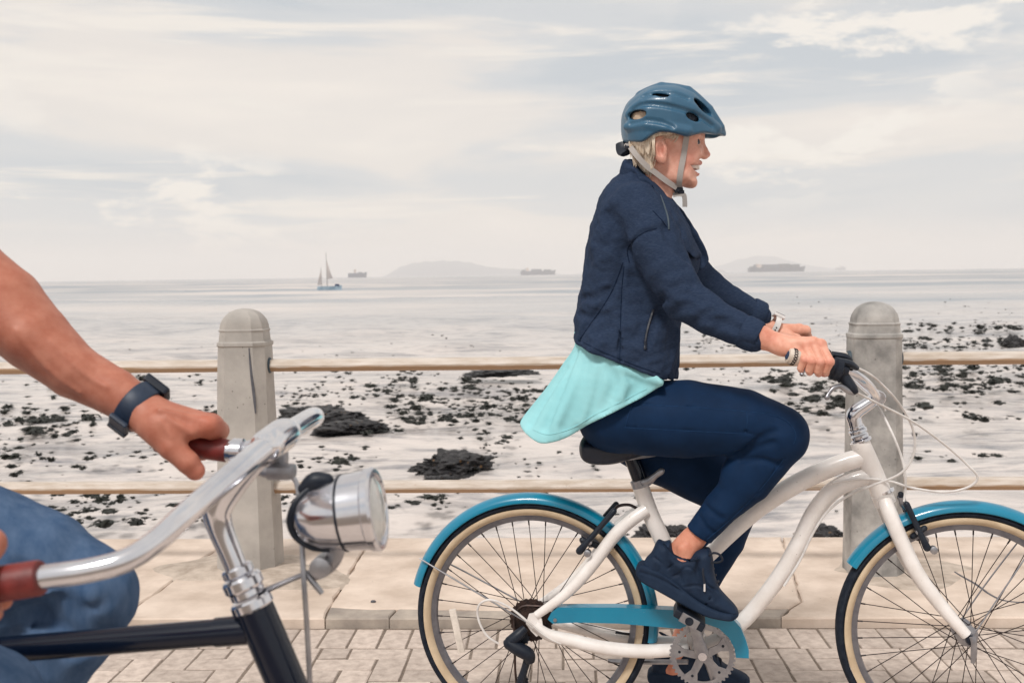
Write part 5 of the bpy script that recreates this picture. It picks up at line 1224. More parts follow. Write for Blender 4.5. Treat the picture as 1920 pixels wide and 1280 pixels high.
# teeth
tv = []
for k in range(-6, 7):
    a = k * 0.23; c = hp(1289, 313.8, 0) + np.array([0.0285 * math.cos(a), 0.0385 * math.sin(a), 0.0]); tv.append(box(c, (0.007, 0.0085, 0.0125), 0.0012))
woman.part('teeth', join(*tv), M['teeth'], body)
# ---- hair
Hh = Field(H.lo, H.lo + (H.n - 1.5) * H.h, H.h)
Hh.v = np.minimum(H.v - 0.010, 0.2).astype(np.float32)
X, Y_, Z = Hh.grid(); wst = Waves(26, 0.012, 5, (1.0, 1.0, 0.18)); Hh.v += (0.0022 * wst(X, Y_, Z)).astype(np.float32)
hreg = [(1174, 272), (1180, 262), (1204, 258), (1226, 246), (1262, 242), (1268, 246), (1258, 254), (1240, 255), (1230, 258), (1222, 268), (1219, 288), (1222, 304), (1225, 316), (1216, 327), (1206, 322), (1197, 312), (1188, 298), (1178, 278)]
Hh.extr(B.poly(hreg, -0.075), 0.006)
hv_, hf_ = Hh.mesh(); hair = woman.part('hair', (hv_, hf_), M['hair'], sharp=0)
strands = []
def strand(pts, r_): strands.append(tube(np.array(pts), r_, 5, 3, caps=True))
r = np.random.default_rng(3)
for i in range(150):
    t = r.random(); x0 = 1184 + 40 * t + r.normal(0, 2); y0 = 252 + r.uniform(-4, 10); x1 = 1186 + 37 * t + r.normal(0, 2); y1 = 300 + 24 * t + r.normal(0, 6)
    P = []
    for q in (0, 0.35, 0.7, 1.0):
        x, y = x0 + (x1 - x0) * q + 4 * math.sin(PI * q) * r.normal(0, 0.6), y0 + (y1 - y0) * q; p = B(x, y, -0.07); wv = H.near_w(p[0], p[2])
        p = B(x, y, (wv if wv is not None else -0.05) - 0.010 - 0.003 * r.random()); P.append(p)
    strand(P, [0.0016, 0.0018, 0.0015, 0.0004])
for i in range(16):                                              # wisps at the temple and over the ear
    x0, y0 = 1258 + r.uniform(-4, 16), 251 + r.uniform(-2, 4); x1, y1 = x0 - r.uniform(2, 16), y0 + r.uniform(6, 16); P = []
    for q in (0, 0.35, 0.7, 1.0):
        x, y = x0 + (x1 - x0) * q ** 1.3, y0 + (y1 - y0) * q; p = B(x, y, -0.07); wv = H.near_w(p[0], p[2]); P.append(B(x, y, (wv if wv is not None else -0.06) - 0.003))
    strand(P, [0.0010, 0.0012, 0.0010, 0.0003])
woman.part('hair_strands', join(*strands), M['hair'], hair)['kind'] = 'stuff'

# ---- jacket
J = fld(B, 1055, 1450, 290, 740, -0.335, 0.335, 0.0042)
tors = [(1178, 302), (1166, 318), (1150, 336), (1132, 358), (1118, 395), (1106, 440), (1098, 490), (1090, 540), (1085, 570), (1080, 590), (1079, 615), (1077, 642), (1074, 700), (1080, 760), (1200, 790), (1262, 760), (1271, 700), (1274, 660), (1276, 620), (1281, 580), (1292, 545), (1304, 515), (1312, 490), (1308, 465), (1296, 435), (1280, 405), (1264, 380), (1244, 362), (1220, 335), (1198, 308)]
zs = [B(1180, y)[2] for y in (760, 700, 640, 585, 520, 450, 400, 360, 330, 300)]; wsx = [0.200, 0.200, 0.188, 0.164, 0.164, 0.176, 0.180, 0.140, 0.088, 0.066]
def jw(A, Bv): return np.interp(Bv, zs, wsx)
J.inflate(crom(B.poly(tors), 4, True), 0.095, jw, k=0.0, p=2.3)
Jt = Field(J.lo, J.lo + (J.n - 1.5) * J.h, J.h); Jt.v = J.v.copy()
SH = [(1192, 388, -0.128, 46), (1222, 440, -0.168, 47), (1252, 505, -0.195, 45), (1284, 560, -0.215, 42), (1330, 590, -0.232, 37), (1375, 612, -0.248, 31), (1412, 630, -0.262, 28)]
J.chain(*B.chain(SH), k=0.022)
J.chain(*B.chain([(1205, 395, 0.125, 42), (1265, 470, 0.18, 38), (1318, 530, 0.215, 31), (1365, 560, 0.238, 27), (1422, 592, 0.264, 24)]), k=0.022)
hA, hB = B(1077, 642, -0.10), B(1256, 716, -0.16)
J.half(hA, np.array([hB[2] - hA[2], 0, -(hB[0] - hA[0])]), 0.004)
# folds: elbow, underarm, waist, back
def fold(spec, amp, k=0.012):
    P, R = B.chain(spec); J.chain(P, R, k=k, op='-' if amp < 0 else '+')
near_s = lambda x, y, r_, dw=0.0: (x, y, (J.near_w(B(x, y, -0.2)[0], B(x, y, -0.2)[2]) or -0.2) + dw, r_)
Jv0 = J.v.copy()
def near_pt(x, y):
    wv = -0.2
    for _ in range(4):
        q = B(x, y, wv); nw = J.near_w(q[0], q[2])
        if nw is None: break
        wv = nw
    return wv
def groove(pts, r_, depth=0.0, op='-', k=0.006):
    sp = [(x, y, near_pt(x, y) - r_ * 0.55 * B.m(1, x, y, -0.2) * (1 if op == '-' else -1), r_) for x, y in pts]
    P, R = B.chain(sp); P = crom(np.array(P), 4); J.chain(P, np.interp(np.linspace(0, 1, len(P)), np.linspace(0, 1, len(R)), R), k=k, op=op)
groove([(1176, 468), (1200, 440), (1232, 428)], 3.5)                               # armhole seam
groove([(1176, 468), (1182, 495), (1205, 525)], 5.4, k=0.014)
groove([(1170, 490), (1150, 540), (1118, 590), (1092, 620)], 4.6, k=0.014)
groove([(1168, 500), (1164, 590), (1162, 680)], 2.4)                               # side seam
groove([(1185, 520), (1215, 560), (1240, 590)], 7.4, k=0.02)
groove([(1262, 590), (1280, 575), (1300, 572)], 6.8, k=0.016); groove([(1276, 548), (1298, 552), (1318, 562)], 6.1, k=0.016); groove([(1300, 612), (1312, 596), (1335, 583)], 5.4, k=0.014)
groove([(1262, 540), (1284, 530), (1298, 532)], 5.4, k=0.016); groove([(1340, 622), (1352, 606), (1372, 598)], 4.7, k=0.012)
groove([(1330, 600), (1360, 606), (1395, 620)], 5.4, k=0.016); groove([(1140, 400), (1160, 440), (1172, 470)], 8.1, k=0.03)
groove([(1085, 588), (1105, 594), (1135, 590)], 4.7, k=0.012); groove([(1090, 560), (1115, 556), (1140, 545)], 4.7, k=0.014)
groove([(1084, 640), (1100, 610), (1120, 585)], 3.5, k=0.010)
groove([(1216, 640), (1226, 610), (1238, 580), (1240, 560)], 7.4, k=0.010)         # pocket
groove([(1250, 424), (1257, 446), (1270, 464), (1290, 484)], 9, k=0.012)
groove([(1250, 700), (1262, 660), (1268, 620)], 5.4, op='+', k=0.012)
X, Y_, Z = J.grid(); J.v += (0.0016 * Waves(14, 0.07, 8)(X, Y_, Z) + 0.0006 * Waves(14, 0.025, 9)(X, Y_, Z)).astype(np.float32)
jacket = woman.part('jacket', J.mesh(), M['jacket'], sharp=0)
def cuff(spec):
    P, R = B.chain(spec); a = nrm(P[1] - P[0]); L = np.linalg.norm(P[1] - P[0]); r0, r1 = R
    pr_ = [(0.0, r0 * 0.9), (0.0015, r0 * 1.05), (0.005, r0 * 1.10), (L * 0.5, (r0 + r1) / 2 * 1.10), (L - 0.005, r1 * 1.10), (L - 0.001, r1 * 1.04), (L, r1 * 0.93), (L - 0.008, r1 * 0.86), (L - 0.03, r1 * 0.84)]
    v, f = lathe(P[0], a, pr_, 34); wv = Waves(8, 0.05, 4); d = nrm(np.array([1, 0, 0]))
    v = v + (0.0016 * wv(*v.T))[:, None] * np.array([0.3, 1, 1]); return v, f[:-1]
woman.part('cuff', cuff([(1392, 620, -0.255, 29), (1424, 634, -0.266, 27)]), M['jacket'], jacket)
woman.part('cuff', cuff([(1406, 583, 0.258, 25), (1430, 594, 0.266, 24)]), M['jacket'], jacket)
# collar and draped lapels
C_ = fld(B, 1150, 1345, 290, 530, -0.19, 0.14, 0.0030)
col_o = [(1167, 306), (1176, 300), (1190, 312), (1206, 326), (1222, 338), (1236, 352), (1248, 368), (1256, 384), (1240, 388), (1216, 366), (1196, 350), (1178, 342), (1162, 334)]
C_.inflate(crom(B.poly(col_o), 3, True), 0.016, lambda A, Bv: np.interp(A, [B(1165, 320)[0], B(1200, 330)[0], B(1256, 380)[0]], [0.045, 0.078, 0.070]), k=0.0, p=3)
C_.cone(B(1215, 300, 0), B(1225, 350, 0), 0.055, 0.05, 0.006, '-'); C_.cone(B(1225, 350, 0), B(1268, 410, 0), 0.052, 0.045, 0.006, '-')
lap_n = [(1222, 338), (1238, 350), (1254, 372), (1268, 396), (1284, 416), (1300, 446), (1312, 468), (1313, 478), (1303, 486), (1292, 476), (1270, 458), (1258, 444), (1252, 420), (1246, 396), (1236, 372), (1226, 354)]
un0, un1 = B(1230, 400)[0], B(1312, 470)[0]
tv_ = Jt.sample(C_) < 0                                            # the lapels lie on the chest, lifting towards their free edge
def skin_map(side):
    any_ = tv_.any(1); first = np.where(any_, C_.y[np.argmax(tv_, 1)] if side < 0 else C_.y[len(C_.y) - 1 - np.argmax(tv_[:, ::-1], 1)], side * 0.012)
    for _ in range(14):
        q = np.pad(first, 1, mode='edge'); first = (q[1:-1, 1:-1] * 2 + q[:-2, 1:-1] + q[2:, 1:-1] + q[1:-1, :-2] + q[1:-1, 2:]) / 6
    return first
nm, fm = skin_map(-1), skin_map(1)
nd = -poly_sdf(crom(B.poly(lap_n, -0.08), 3, True), C_.x[:, None].astype(float), C_.z[None, :].astype(float))
C_.sheet(crom(B.poly(lap_n, -0.08), 3, True), lambda A, Bv: nm - 0.009 - 0.020 * np.clip((A - un0) / (un1 - un0), 0, 1) + 0.004 * np.sin((A * 1.2 - Bv) * 75), 0.0052, 0.001)
C_.chain(*B.chain([(1254, 438, -0.150, 5), (1270, 458, -0.130, 6), (1291, 476, -0.095, 6.5), (1310, 478, -0.060, 5.5)]), k=0.008)
lap_f = [(1250, 362), (1262, 374), (1280, 394), (1298, 422), (1316, 452), (1327, 478), (1328, 492), (1318, 504), (1306, 508), (1302, 490), (1296, 460), (1282, 430), (1264, 404), (1252, 384)]
C_.sheet(crom(B.poly(lap_f, 0.03), 3, True), lambda A, Bv: np.interp(A, [un0, un0 + 0.06, un1 + 0.02], [0.050, 0.030, 0.006]) + 0.006 * np.sin((A + Bv) * 60), 0.0075, 0.004)
C_.ell(B(1296, 492, -0.02), (0.022, 0.05, 0.028), 0.012)
X, Y_, Z = C_.grid(); C_.v += (0.0008 * Waves(12, 0.03, 19)(X, Y_, Z)).astype(np.float32)
woman.part('collar', C_.mesh(), M['jacket'], jacket, sharp=0)
# seams, zip and pocket as thin raised lines
def on_jacket(pts, lift=0.001, f=J, dense=0):
    o_ = []
    if dense: pts = crom(np.array(pts, float), dense)
    for x, y in pts:
        wv = -0.2
        for _ in range(5):
            q = B(x, y, wv); nw = f.near_w(q[0], q[2])
            if nw is None: break
            wv = nw
        o_.append(B(x, y, wv - lift))
    return np.array(o_)
def seam_line(pts, lift, f, r_, seg=5):
    P = on_jacket(pts, lift, f, 10)
    for _ in range(2): P[1:-1] = (P[:-2] + 2 * P[1:-1] + P[2:]) / 4
    return tube(P, r_, seg)
woman.part('zip', seam_line([(1228, 346), (1238, 366), (1247, 390), (1253, 412), (1254, 430)], 0.0012, J, 0.0022), M['plug'], jacket)
woman.part('pocket_zip', seam_line([(1209, 655), (1211, 632), (1217, 606), (1225, 580)], 0.001, J, 0.0034), M['zip'], jacket)
woman.part('zip_pull', tube(on_jacket([(1210, 640), (1211, 654)], 0.004), [0.004, 0.003], 6), M['zip'], jacket)

M['seam'] = material('navy_seam', rgb(22, 33, 52), 0.95, spec=0.05, col2=rgb(30, 42, 62), nscale=120)
for pts in ([(1232, 428), (1214, 433), (1198, 442), (1184, 456), (1176, 470), (1180, 492)], [(1170, 500), (1166, 540), (1164, 590), (1163, 640), (1162, 678)], [(1168, 492), (1150, 540), (1130, 575), (1108, 606), (1086, 638)], [(1224, 395), (1240, 412), (1250, 426)]):
    woman.part('seam', seam_line(pts, 0.0003, J, 0.0015), M['seam'], jacket)
woman.part('hem_seam', seam_line([(1084, 636), (1120, 655), (1160, 672), (1200, 688), (1238, 701)], 0.0003, J, 0.0014), M['seam'], jacket)

# ---- aqua shirt
S_ = fld(B, 960, 1275, 610, 840, -0.235, 0.235, 0.0040)
hem = crom(B.poly([(1074, 622), (1070, 652), (1050, 684), (1022, 726), (994, 762), (976, 788), (981, 799), (1000, 812), (1022, 821), (1046, 818), (1075, 808), (1105, 790), (1140, 772), (1180, 752), (1212, 736), (1234, 722), (1246, 712), (1226, 690), (1180, 640), (1120, 622)], -0.1), 4, True)
big = crom(B.poly([(1080, 600), (1072, 650), (1050, 684), (1020, 726), (990, 762), (950, 812), (980, 880), (1100, 880), (1220, 830), (1300, 740), (1290, 660), (1200, 600)], -0.1), 4, True)
O_ = B(1150, 590)[[0, 2]]
def sw(A, Bv):
    dx, dz = A - O_[0], O_[1] - Bv; an = np.arctan2(dx, dz); rr = np.sqrt(dx ** 2 + dz ** 2)
    base = np.interp(Bv, [B(1100, 830)[2], B(1100, 770)[2], B(1100, 700)[2], B(1100, 640)[2]], [0.206, 0.202, 0.186, 0.166])
    flare = np.clip((rr - 0.06) / 0.25, 0, 1)
    return base + flare * (0.012 * np.sin(an * 9 + 0.6) + 0.006 * np.sin(an * 17 + 2)) - 0.03 * np.clip(-(A - B(1060, 700)[0]) / 0.12, 0, 1)
S_.inflate(big, 0.115, sw, k=0.0, p=2.3)
for spx in ([(1080, 660), (1050, 730), (1020, 800)], [(1100, 670), (1085, 730), (1060, 800)], [(1140, 690), (1150, 720), (1130, 765)], [(1175, 705), (1195, 720), (1180, 745)], [(1060, 690), (1020, 750), (995, 790)]):
    Jb = J; 
    P = on_jacket(spx, 0.004, S_); S_.chain(crom(P, 4), np.linspace(0.002, 0.009, len(crom(P, 4))), k=0.02, op='-')
for spx in ([(1155, 684), (1170, 712), (1165, 745)], [(1165, 690), (1205, 706), (1240, 714)], [(1120, 690), (1108, 740), (1090, 790)]):
    P = on_jacket(spx, -0.002, S_); S_.chain(crom(P, 4), np.linspace(0.002, 0.006, len(crom(P, 4))), k=0.016)
S_.extr(hem, 0.003)
S_.cone(B(1040, 850, 0), B(1000, 800, 0), 0.10, 0.02, 0.01, '-') 
shirt = woman.part('shirt', S_.mesh(), M['shirt'], sharp=0)
woman.part('shirt_hem', seam_line([(1000, 805), (1022, 814), (1046, 811), (1075, 801), (1105, 783), (1140, 765), (1180, 745), (1212, 729)], 0.0003, S_, 0.0013), M['shirt'], shirt)

# ---- leggings
Lg = fld(B, 1075, 1535, 690, 1180, -0.215, 0.215, 0.0042)
Lg.chain(*B.chain([(1150, 782, -0.085, 62), (1215, 784, -0.092, 70), (1290, 785, -0.102, 73), (1395, 791, -0.112, 62), (1462, 814, -0.115, 54)]), k=0.03)
Lg.chain(*B.chain([(1458, 822, -0.115, 52), (1404, 902, -0.113, 41), (1352, 952, -0.115, 32.5), (1312, 1000, -0.117, 27), (1290, 1026, -0.118, 26)]), k=0.02)
Lg.cone(B(1440, 850, -0.114), B(1392, 890, -0.113), B.m(36, 1420, 860, -0.1), B.m(40, 1400, 890, -0.1), 0.02)
Lg.chain(*B.chain([(1160, 790, 0.085, 64), (1250, 845, 0.098, 66), (1375, 915, 0.112, 56)]), k=0.03)
Lg.chain(*B.chain([(1378, 925, 0.112, 52), (1356, 1010, 0.116, 40), (1318, 1090, 0.118, 30), (1292, 1152, 0.12, 26)]), k=0.02)
Lg.chain(*B.chain([(1150, 778, -0.085, 58), (1150, 778, 0.085, 58)]), k=0.03); Lg.chain(*B.chain([(1155, 780, 0, 64), (1170, 712, 0, 62)]), k=0.03, sc=(1, 0.66, 1))
pa_, pb_ = B(1284, 981, -0.117), B(1334, 1021, -0.117)
hemn = np.array([pb_[2] - pa_[2], 0, -(pb_[0] - pa_[0])]); hemn = hemn if hemn[2] < 0 else -hemn
Q = np.array([0, 0, 0])
dcut = ((Lg.x[:, None, None] - pa_[0]) * nrm(hemn)[0] + (Lg.z[None, None, :] - pa_[2]) * nrm(hemn)[2]) + 0 * Lg.y[None, :, None]
nearm = np.broadcast_to(Lg.y[None, :, None] < 0.0, Lg.v.shape)
Lg.v = np.where(nearm, -smin(-Lg.v, -np.broadcast_to(dcut, Lg.v.shape), 0.003), Lg.v).astype(np.float32)
dc2 = (B(1292, 1140, 0.12)[2] - Lg.z)[None, None, :] + 0 * Lg.v
Lg.v = np.where(nearm, Lg.v, -smin(-Lg.v, -dc2, 0.003)).astype(np.float32)
def lgroove(pts, r_, k=0.006, op='-', dw=0.0):
    P = on_jacket(pts, -dw, Lg); P = crom(P, 4); Lg.chain(P, np.full(len(P), r_), k=k, op=op)
lgroove([(1172, 800), (1280, 806), (1400, 812), (1430, 822)], 0.0024, 0.003); lgroove([(1185, 757), (1300, 762), (1398, 770), (1440, 776)], 0.0024, 0.003); lgroove([(1400, 770), (1398, 812)], 0.0022, 0.003)
lgroove([(1440, 776), (1475, 790), (1494, 812), (1488, 830)], 0.0022, 0.003); lgroove([(1492, 812), (1440, 900), (1390, 955), (1322, 1014)], 0.002, 0.003)
lgroove([(1385, 850), (1420, 838), (1450, 830)], 0.006, 0.014); lgroove([(1390, 862), (1430, 862), (1462, 872)], 0.004, 0.012); lgroove([(1400, 838), (1430, 818), (1455, 808)], 0.004, 0.014)
lgroove([(1310, 965), (1322, 985), (1340, 1000)], 0.003, 0.010); lgroove([(1322, 945), (1338, 962), (1356, 972)], 0.003, 0.012)
X, Y_, Z = Lg.grid(); Lg.v += (0.0010 * Waves(12, 0.08, 28)(X, Y_, Z)).astype(np.float32)
leg = woman.part('leggings', Lg.mesh(), M['legging'], sharp=0)

M['lseam'] = material('leggings_seam', rgb(30, 58, 92), 0.8, spec=0.1, col2=rgb(22, 46, 78), nscale=90)
for pts in ([(1172, 801), (1220, 804), (1280, 807), (1340, 810), (1398, 813)], [(1186, 757), (1240, 760), (1300, 763), (1360, 768), (1400, 771)], [(1400, 771), (1401, 792), (1397, 813)], [(1400, 771), (1440, 776), (1474, 788), (1492, 812), (1488, 832)], [(1186, 757), (1178, 778), (1172, 801)], [(1470, 860), (1440, 900), (1400, 945), (1360, 982), (1326, 1010)]):
    woman.part('seam', seam_line(pts, 0.0001, Lg, 0.0011), M['lseam'], leg)

# ---- shoes
sh_up = [(1233, 1012), (1246, 1015), (1257, 1013), (1262, 1030), (1272, 1040), (1290, 1041), (1302, 1030), (1318, 1027), (1331, 1028), (1337, 1046), (1340, 1075), (1349, 1101), (1362, 1117), (1378, 1134), (1384, 1146), (1370, 1152), (1330, 1140), (1280, 1112), (1236, 1088), (1204, 1070), (1210, 1048), (1222, 1034)]
sh_so = [(1196, 1057), (1206, 1053), (1226, 1060), (1246, 1068), (1264, 1080), (1282, 1096), (1304, 1114), (1326, 1127), (1352, 1138), (1376, 1142), (1385, 1147), (1382, 1154), (1369, 1158), (1345, 1154), (1318, 1146), (1290, 1133), (1262, 1118), (1234, 1103), (1212, 1092), (1198, 1082), (1192, 1069)]
def shoe(dx, dz, tilt, wc, name, s_):
    piv = B(1290, 1110, -0.125)
    Fd = fld(B, 1175, 1400, 995, 1175, -0.20, -0.05, 0.0028)
    Fd.inflate(crom(B.poly(sh_up, -0.125), 4, True), 0.036, lambda A, Bv: np.interp(A, [B(1200, 1070, -.125)[0], B(1250, 1070, -.125)[0], B(1330, 1100, -.125)[0], B(1385, 1140, -.125)[0]], [0.034, 0.036, 0.044, 0.040]) , w0=-0.125, k=0.0, p=2.6)
    Fd.cone(B(1295, 1000, -0.122), B(1282, 1046, -0.124), 0.030, 0.026, 0.006, '-')
    def line(pts, r_, op='-', k=0.004): 
        P = crom(on_jacket(pts, 0.0, Fd), 4); Fd.chain(P, np.full(len(P), r_), k=k, op=op)
    line([(1252, 1066), (1262, 1058), (1276, 1060), (1274, 1074), (1262, 1080)], 0.0022); line([(1280, 1092), (1276, 1074), (1288, 1062), (1302, 1072), (1306, 1090)], 0.0022)
    line([(1284, 1100), (1310, 1098), (1334, 1112), (1344, 1130)], 0.0026); line([(1226, 1044), (1240, 1056), (1236, 1070)], 0.0022); line([(1318, 1040), (1310, 1062), (1322, 1092), (1346, 1108)], 0.0024)
    line([(1244, 1020), (1262, 1040), (1290, 1050), (1310, 1046)], 0.004, '+', 0.008); line([(1322, 1136), (1334, 1120), (1356, 1118)], 0.002)
    So = fld(B, 1175, 1400, 1030, 1175, -0.20, -0.05, 0.0030)
    So.inflate(crom(B.poly(sh_so, -0.125), 4, True), 0.012, lambda A, Bv: np.interp(A, [B(1195, 1070, -.125)[0], B(1240, 1070, -.125)[0], B(1330, 1100, -.125)[0], B(1370, 1145, -.125)[0], B(1386, 1150, -.125)[0]], [0.032, 0.040, 0.050, 0.042, 0.02]), w0=-0.125, k=0.0, p=4)
    P = crom(on_jacket([(1200, 1072), (1240, 1086), (1280, 1110), (1320, 1136), (1370, 1148)], 0.0, So), 4); So.chain(P, np.full(len(P), 0.0018), k=0.004, op='-')
    laces = []
    for i, (x, y) in enumerate(((1322, 1046), (1326, 1058), (1330, 1070), (1334, 1082), (1339, 1094))):
        laces.append(tube(np.array([B(x - 9, y + 5, -0.158), B(x, y - 1, -0.146), B(x + 8, y - 5, -0.120), B(x + 2, y + 1, -0.095)]), 0.0034, 6, 4))
    for pts in ([(1324, 1044, -0.15), (1338, 1036, -0.165), (1350, 1040, -0.168), (1354, 1050, -0.165), (1342, 1054, -0.158), (1326, 1050, -0.152)], [(1324, 1048, -0.15), (1318, 1066, -0.166), (1320, 1088, -0.170), (1322, 1106, -0.170)]):
        laces.append(tube(np.array([B(*p) for p in pts]), 0.003, 6, 4))
    lc = join(*laces); aglet = tube(np.array([B(1321, 1094, -0.172), B(1321, 1108, -0.172)]), 0.0026, 6)
    out_ = []
    for v, f in (Fd.mesh(), So.mesh(), lc, aglet):
        v = np.array(v) - piv; c, s2 = math.cos(tilt), math.sin(tilt); v = np.stack([v[:, 0] * c - v[:, 2] * s2, v[:, 1] * (1 if s_ < 0 else -1), v[:, 0] * s2 + v[:, 2] * c], 1)
        f = f if s_ < 0 else ([tuple(q)[::-1] for q in f] if isinstance(f, list) else f[:, ::-1])
        out_.append((v + piv * np.array([1, 0, 1]) + np.array([dx, wc, dz]), f))
    sh = woman.part('shoe', out_[0], M['shoe'], sharp=0); woman.part('sole', out_[1], M['sole'], sh, sharp=0); woman.part('shoe_lace', out_[2], M['shoelace'], sh); woman.part('lace_tip', out_[3], M['watchw'], sh)
shoe(0, 0, 0, -0.125, 'near', -1)
fs = B(1312, 1272, 0.125) - B(1290, 1110, -0.125)
shoe(fs[0], fs[2], math.radians(24), 0.125, 'far', 1)

# ---- helmet
helm = Thing('bicycle_helmet', 'glossy blue vented bicycle helmet with grey straps on the woman', 'helmet', BF, B(1260, 255))
E = fld(B, 1150, 1375, 150, 280, -0.128, 0.128, 0.0024)
ho = [(1160, 254), (1158, 228), (1160, 200), (1178, 170), (1210, 150), (1256, 140), (1306, 150), (1340, 180), (1375, 215), (1385, 243), (1375, 249), (1340, 249), (1321, 247.5), (1304, 252), (1288, 256.5), (1274, 253), (1262, 249), (1243, 247), (1228, 252), (1214, 261), (1205, 266), (1194, 266), (1180, 264), (1170, 262)]
def ew(A, Bv):
    a = np.interp(A, [B(x, 220)[0] for x in (1164, 1180, 1215, 1260, 1300, 1330, 1360)], [0.064, 0.092, 0.104, 0.104, 0.093, 0.070, 0.030]); return a
ext = crom(B.poly([(1167, 262), (1164.5, 228), (1169, 208), (1178, 192), (1198, 176), (1216, 166), (1234, 161), (1256, 160.5), (1276, 163), (1306, 176), (1328, 198), (1346, 221), (1360, 243), (1358, 262), (1330, 300), (1250, 320), (1185, 300)]), 4, True)
E.inflate(ext, 0.075, ew, k=0.0, p=2.15)
E.extr(crom(B.poly(ho, -0.085), 3, True), 0.004)
# ridges
for s_ in (-1, 1):
    E.chain(*B.chain([(1200, 178, s_ * 0.026, 4), (1240, 163, s_ * 0.030, 6), (1290, 170, s_ * 0.028, 6), (1330, 204, s_ * 0.022, 5), (1352, 238, s_ * 0.014, 4)]), k=0.012)
    E.chain(*B.chain([(1178, 215, s_ * 0.060, 4), (1205, 196, s_ * 0.075, 5), (1250, 190, s_ * 0.082, 6), (1300, 205, s_ * 0.072, 5), (1345, 240, s_ * 0.030, 4)]), k=0.014)
    E.chain(*B.chain([(1174, 238, s_ * 0.066, 5), (1212, 234, s_ * 0.092, 7), (1250, 240, s_ * 0.100, 6), (1290, 246, s_ * 0.094, 4)]), k=0.012)
E.v = np.maximum(E.v, -(H.sample(E) - 0.0050)).astype(np.float32)
E.cone(B(1240, 290, 0), B(1330, 275, 0), 0.075, 0.045, 0.006, '-')
for s_ in (-1, 1):
    vents = [(1193, 215, 0.088, 0.028, 0.012, 0.02, 0.030), (1246, 184, 0.066, 0.034, 0.0075, -0.20, 0.03), (1317, 202, 0.050, 0.034, 0.0092, -0.72, 0.03), (1299, 220, 0.085, 0.0185, 0.0085, -0.45, 0.03)]
    for x, y, wv, ru, rv, ro, rw in vents: E.ell(B(x, y, s_ * wv), (ru, rw, rv), 0.004, '-', rot=ro)
for pts, rr in (([(1184, 206), (1206, 196), (1240, 197), (1280, 206), (1310, 218), (1336, 236)], 0.0030), ([(1206, 180), (1226, 174), (1262, 174), (1290, 184)], 0.0034), ([(1182, 232), (1210, 226), (1240, 230), (1262, 238)], 0.0030)):
    P = crom(np.array([B(x, y, E.near_w(*B(x, y, -0.09)[[0, 2]]) or -0.05) for x, y in pts]), 5)
    for s_ in (-1, 1): E.chain(P * np.array([1, -s_, 1]), np.full(len(P), rr), k=0.008, op='-')
E.ell(B(1266, 164, 0), (0.038, 0.013, 0.02), 0.004, '-'); E.ell(B(1316, 188, 0), (0.030, 0.010, 0.02), 0.004, '-', rot=-0.75); E.ell(B(1206, 178, 0), (0.022, 0.012, 0.02), 0.004, '-', rot=0.6)
shell = helm.part('shell', E.mesh(), M['helmet'], sharp=0)
Lc = fld(B, 1165, 1330, 165, 275, -0.10, 0.10, 0.004)
hs_ = H.sample(Lc); Lc.v = np.maximum(hs_ - 0.0044, -(hs_ - 0.0016)).astype(np.float32); Lc.half(B(1240, 240), (0, 0, -1), 0.002)
for s_ in (-1, 1): Lc.ell(B(1197, 216, s_ * 0.08), (0.018, 0.05, 0.0085), 0.003, '-')
helm.part('liner', Lc.mesh(), M['foam'], shell, sharp=0)
def strap_pts(pts, lift=0.0022):
    P, Nn = [], []
    for x, y, wf in pts:
        wv = -0.06
        for _ in range(3):
            q = B(x, y, wv); nw = H.near_w(q[0], q[2])
            if nw is None: nw = wf; break
            wv = nw
        wv = wf if wf is not None else wv
        P.append(B(x, y, wv - lift)); Nn.append((0, -1, 0.05))
    return P, Nn
wpx = px1(10.5)
P, Nn = strap_pts([(1288, 252, -0.080), (1285, 272, None), (1281, 296, None), (1276, 322, None), (1274, 340, None), (1273, 352, -0.036)])
helm.part('strap', ribbon(P, Nn, wpx, 0.0016), M['strap'])
P, Nn = strap_pts([(1182, 276, -0.060), (1194, 292, -0.070), (1212, 311, -0.068), (1232, 326, -0.060), (1252, 341, -0.052), (1269, 352, -0.038)], 0.004)
helm.part('strap', ribbon(P, Nn, wpx * 0.95, 0.0016), M['strap'])
for pts in ([(1288, 252, 0.080), (1282, 296, 0.066), (1274, 340, 0.05), (1273, 352, 0.0)], [(1190, 270, 0.07), (1212, 311, 0.068), (1252, 341, 0.055), (1271, 352, 0.0)]):
    P = [B(*p) for p in pts]; helm.part('strap', ribbon(P, [(0, 1, 0.05)] * 4, wpx, 0.0016), M['strap'])
bk = helm.part('buckle', join(box(B(1272, 355, -0.036), (px1(17), 0.010, px1(9)), 0.002, np.array([[0.94, 0, 0.34], [0, 1, 0], [-0.34, 0, 0.94]])), box(B(1277, 360, -0.034), (px1(12), 0.009, px1(6)), 0.0015)), M['black'], smooth=False)
P = [B(1262, 366, -0.032), B(1272, 364, -0.034), B(1282, 366, -0.036), B(1284, 378, -0.034), B(1284, 388, -0.032)]
helm.part('strap_end', ribbon(P, [(0.1, -1, 0.5), (0, -1, 0.3), (-0.3, -1, 0.1), (-0.3, -1, 0), (-0.3, -1, 0)], wpx * 0.85, 0.0016), M['strap'], bk)
dial = helm.part('fit_dial', join(tubes(B, [(1167, 268, 0.01, 6), (1170, 281, 0.0, 7), (1174, 288, -0.02, 5)], 10, flat=(1, 2.2)), tubes(B, [(1176, 276, -0.03, 6.5), (1190, 274, -0.055, 5), (1196, 270, -0.064, 4)], 10)), M['black'])
helm.part('dial_clip', tubes(B, [(1175, 274, -0.026, 6), (1186, 272, -0.05, 5.5)], 10), M['strap'], dial)
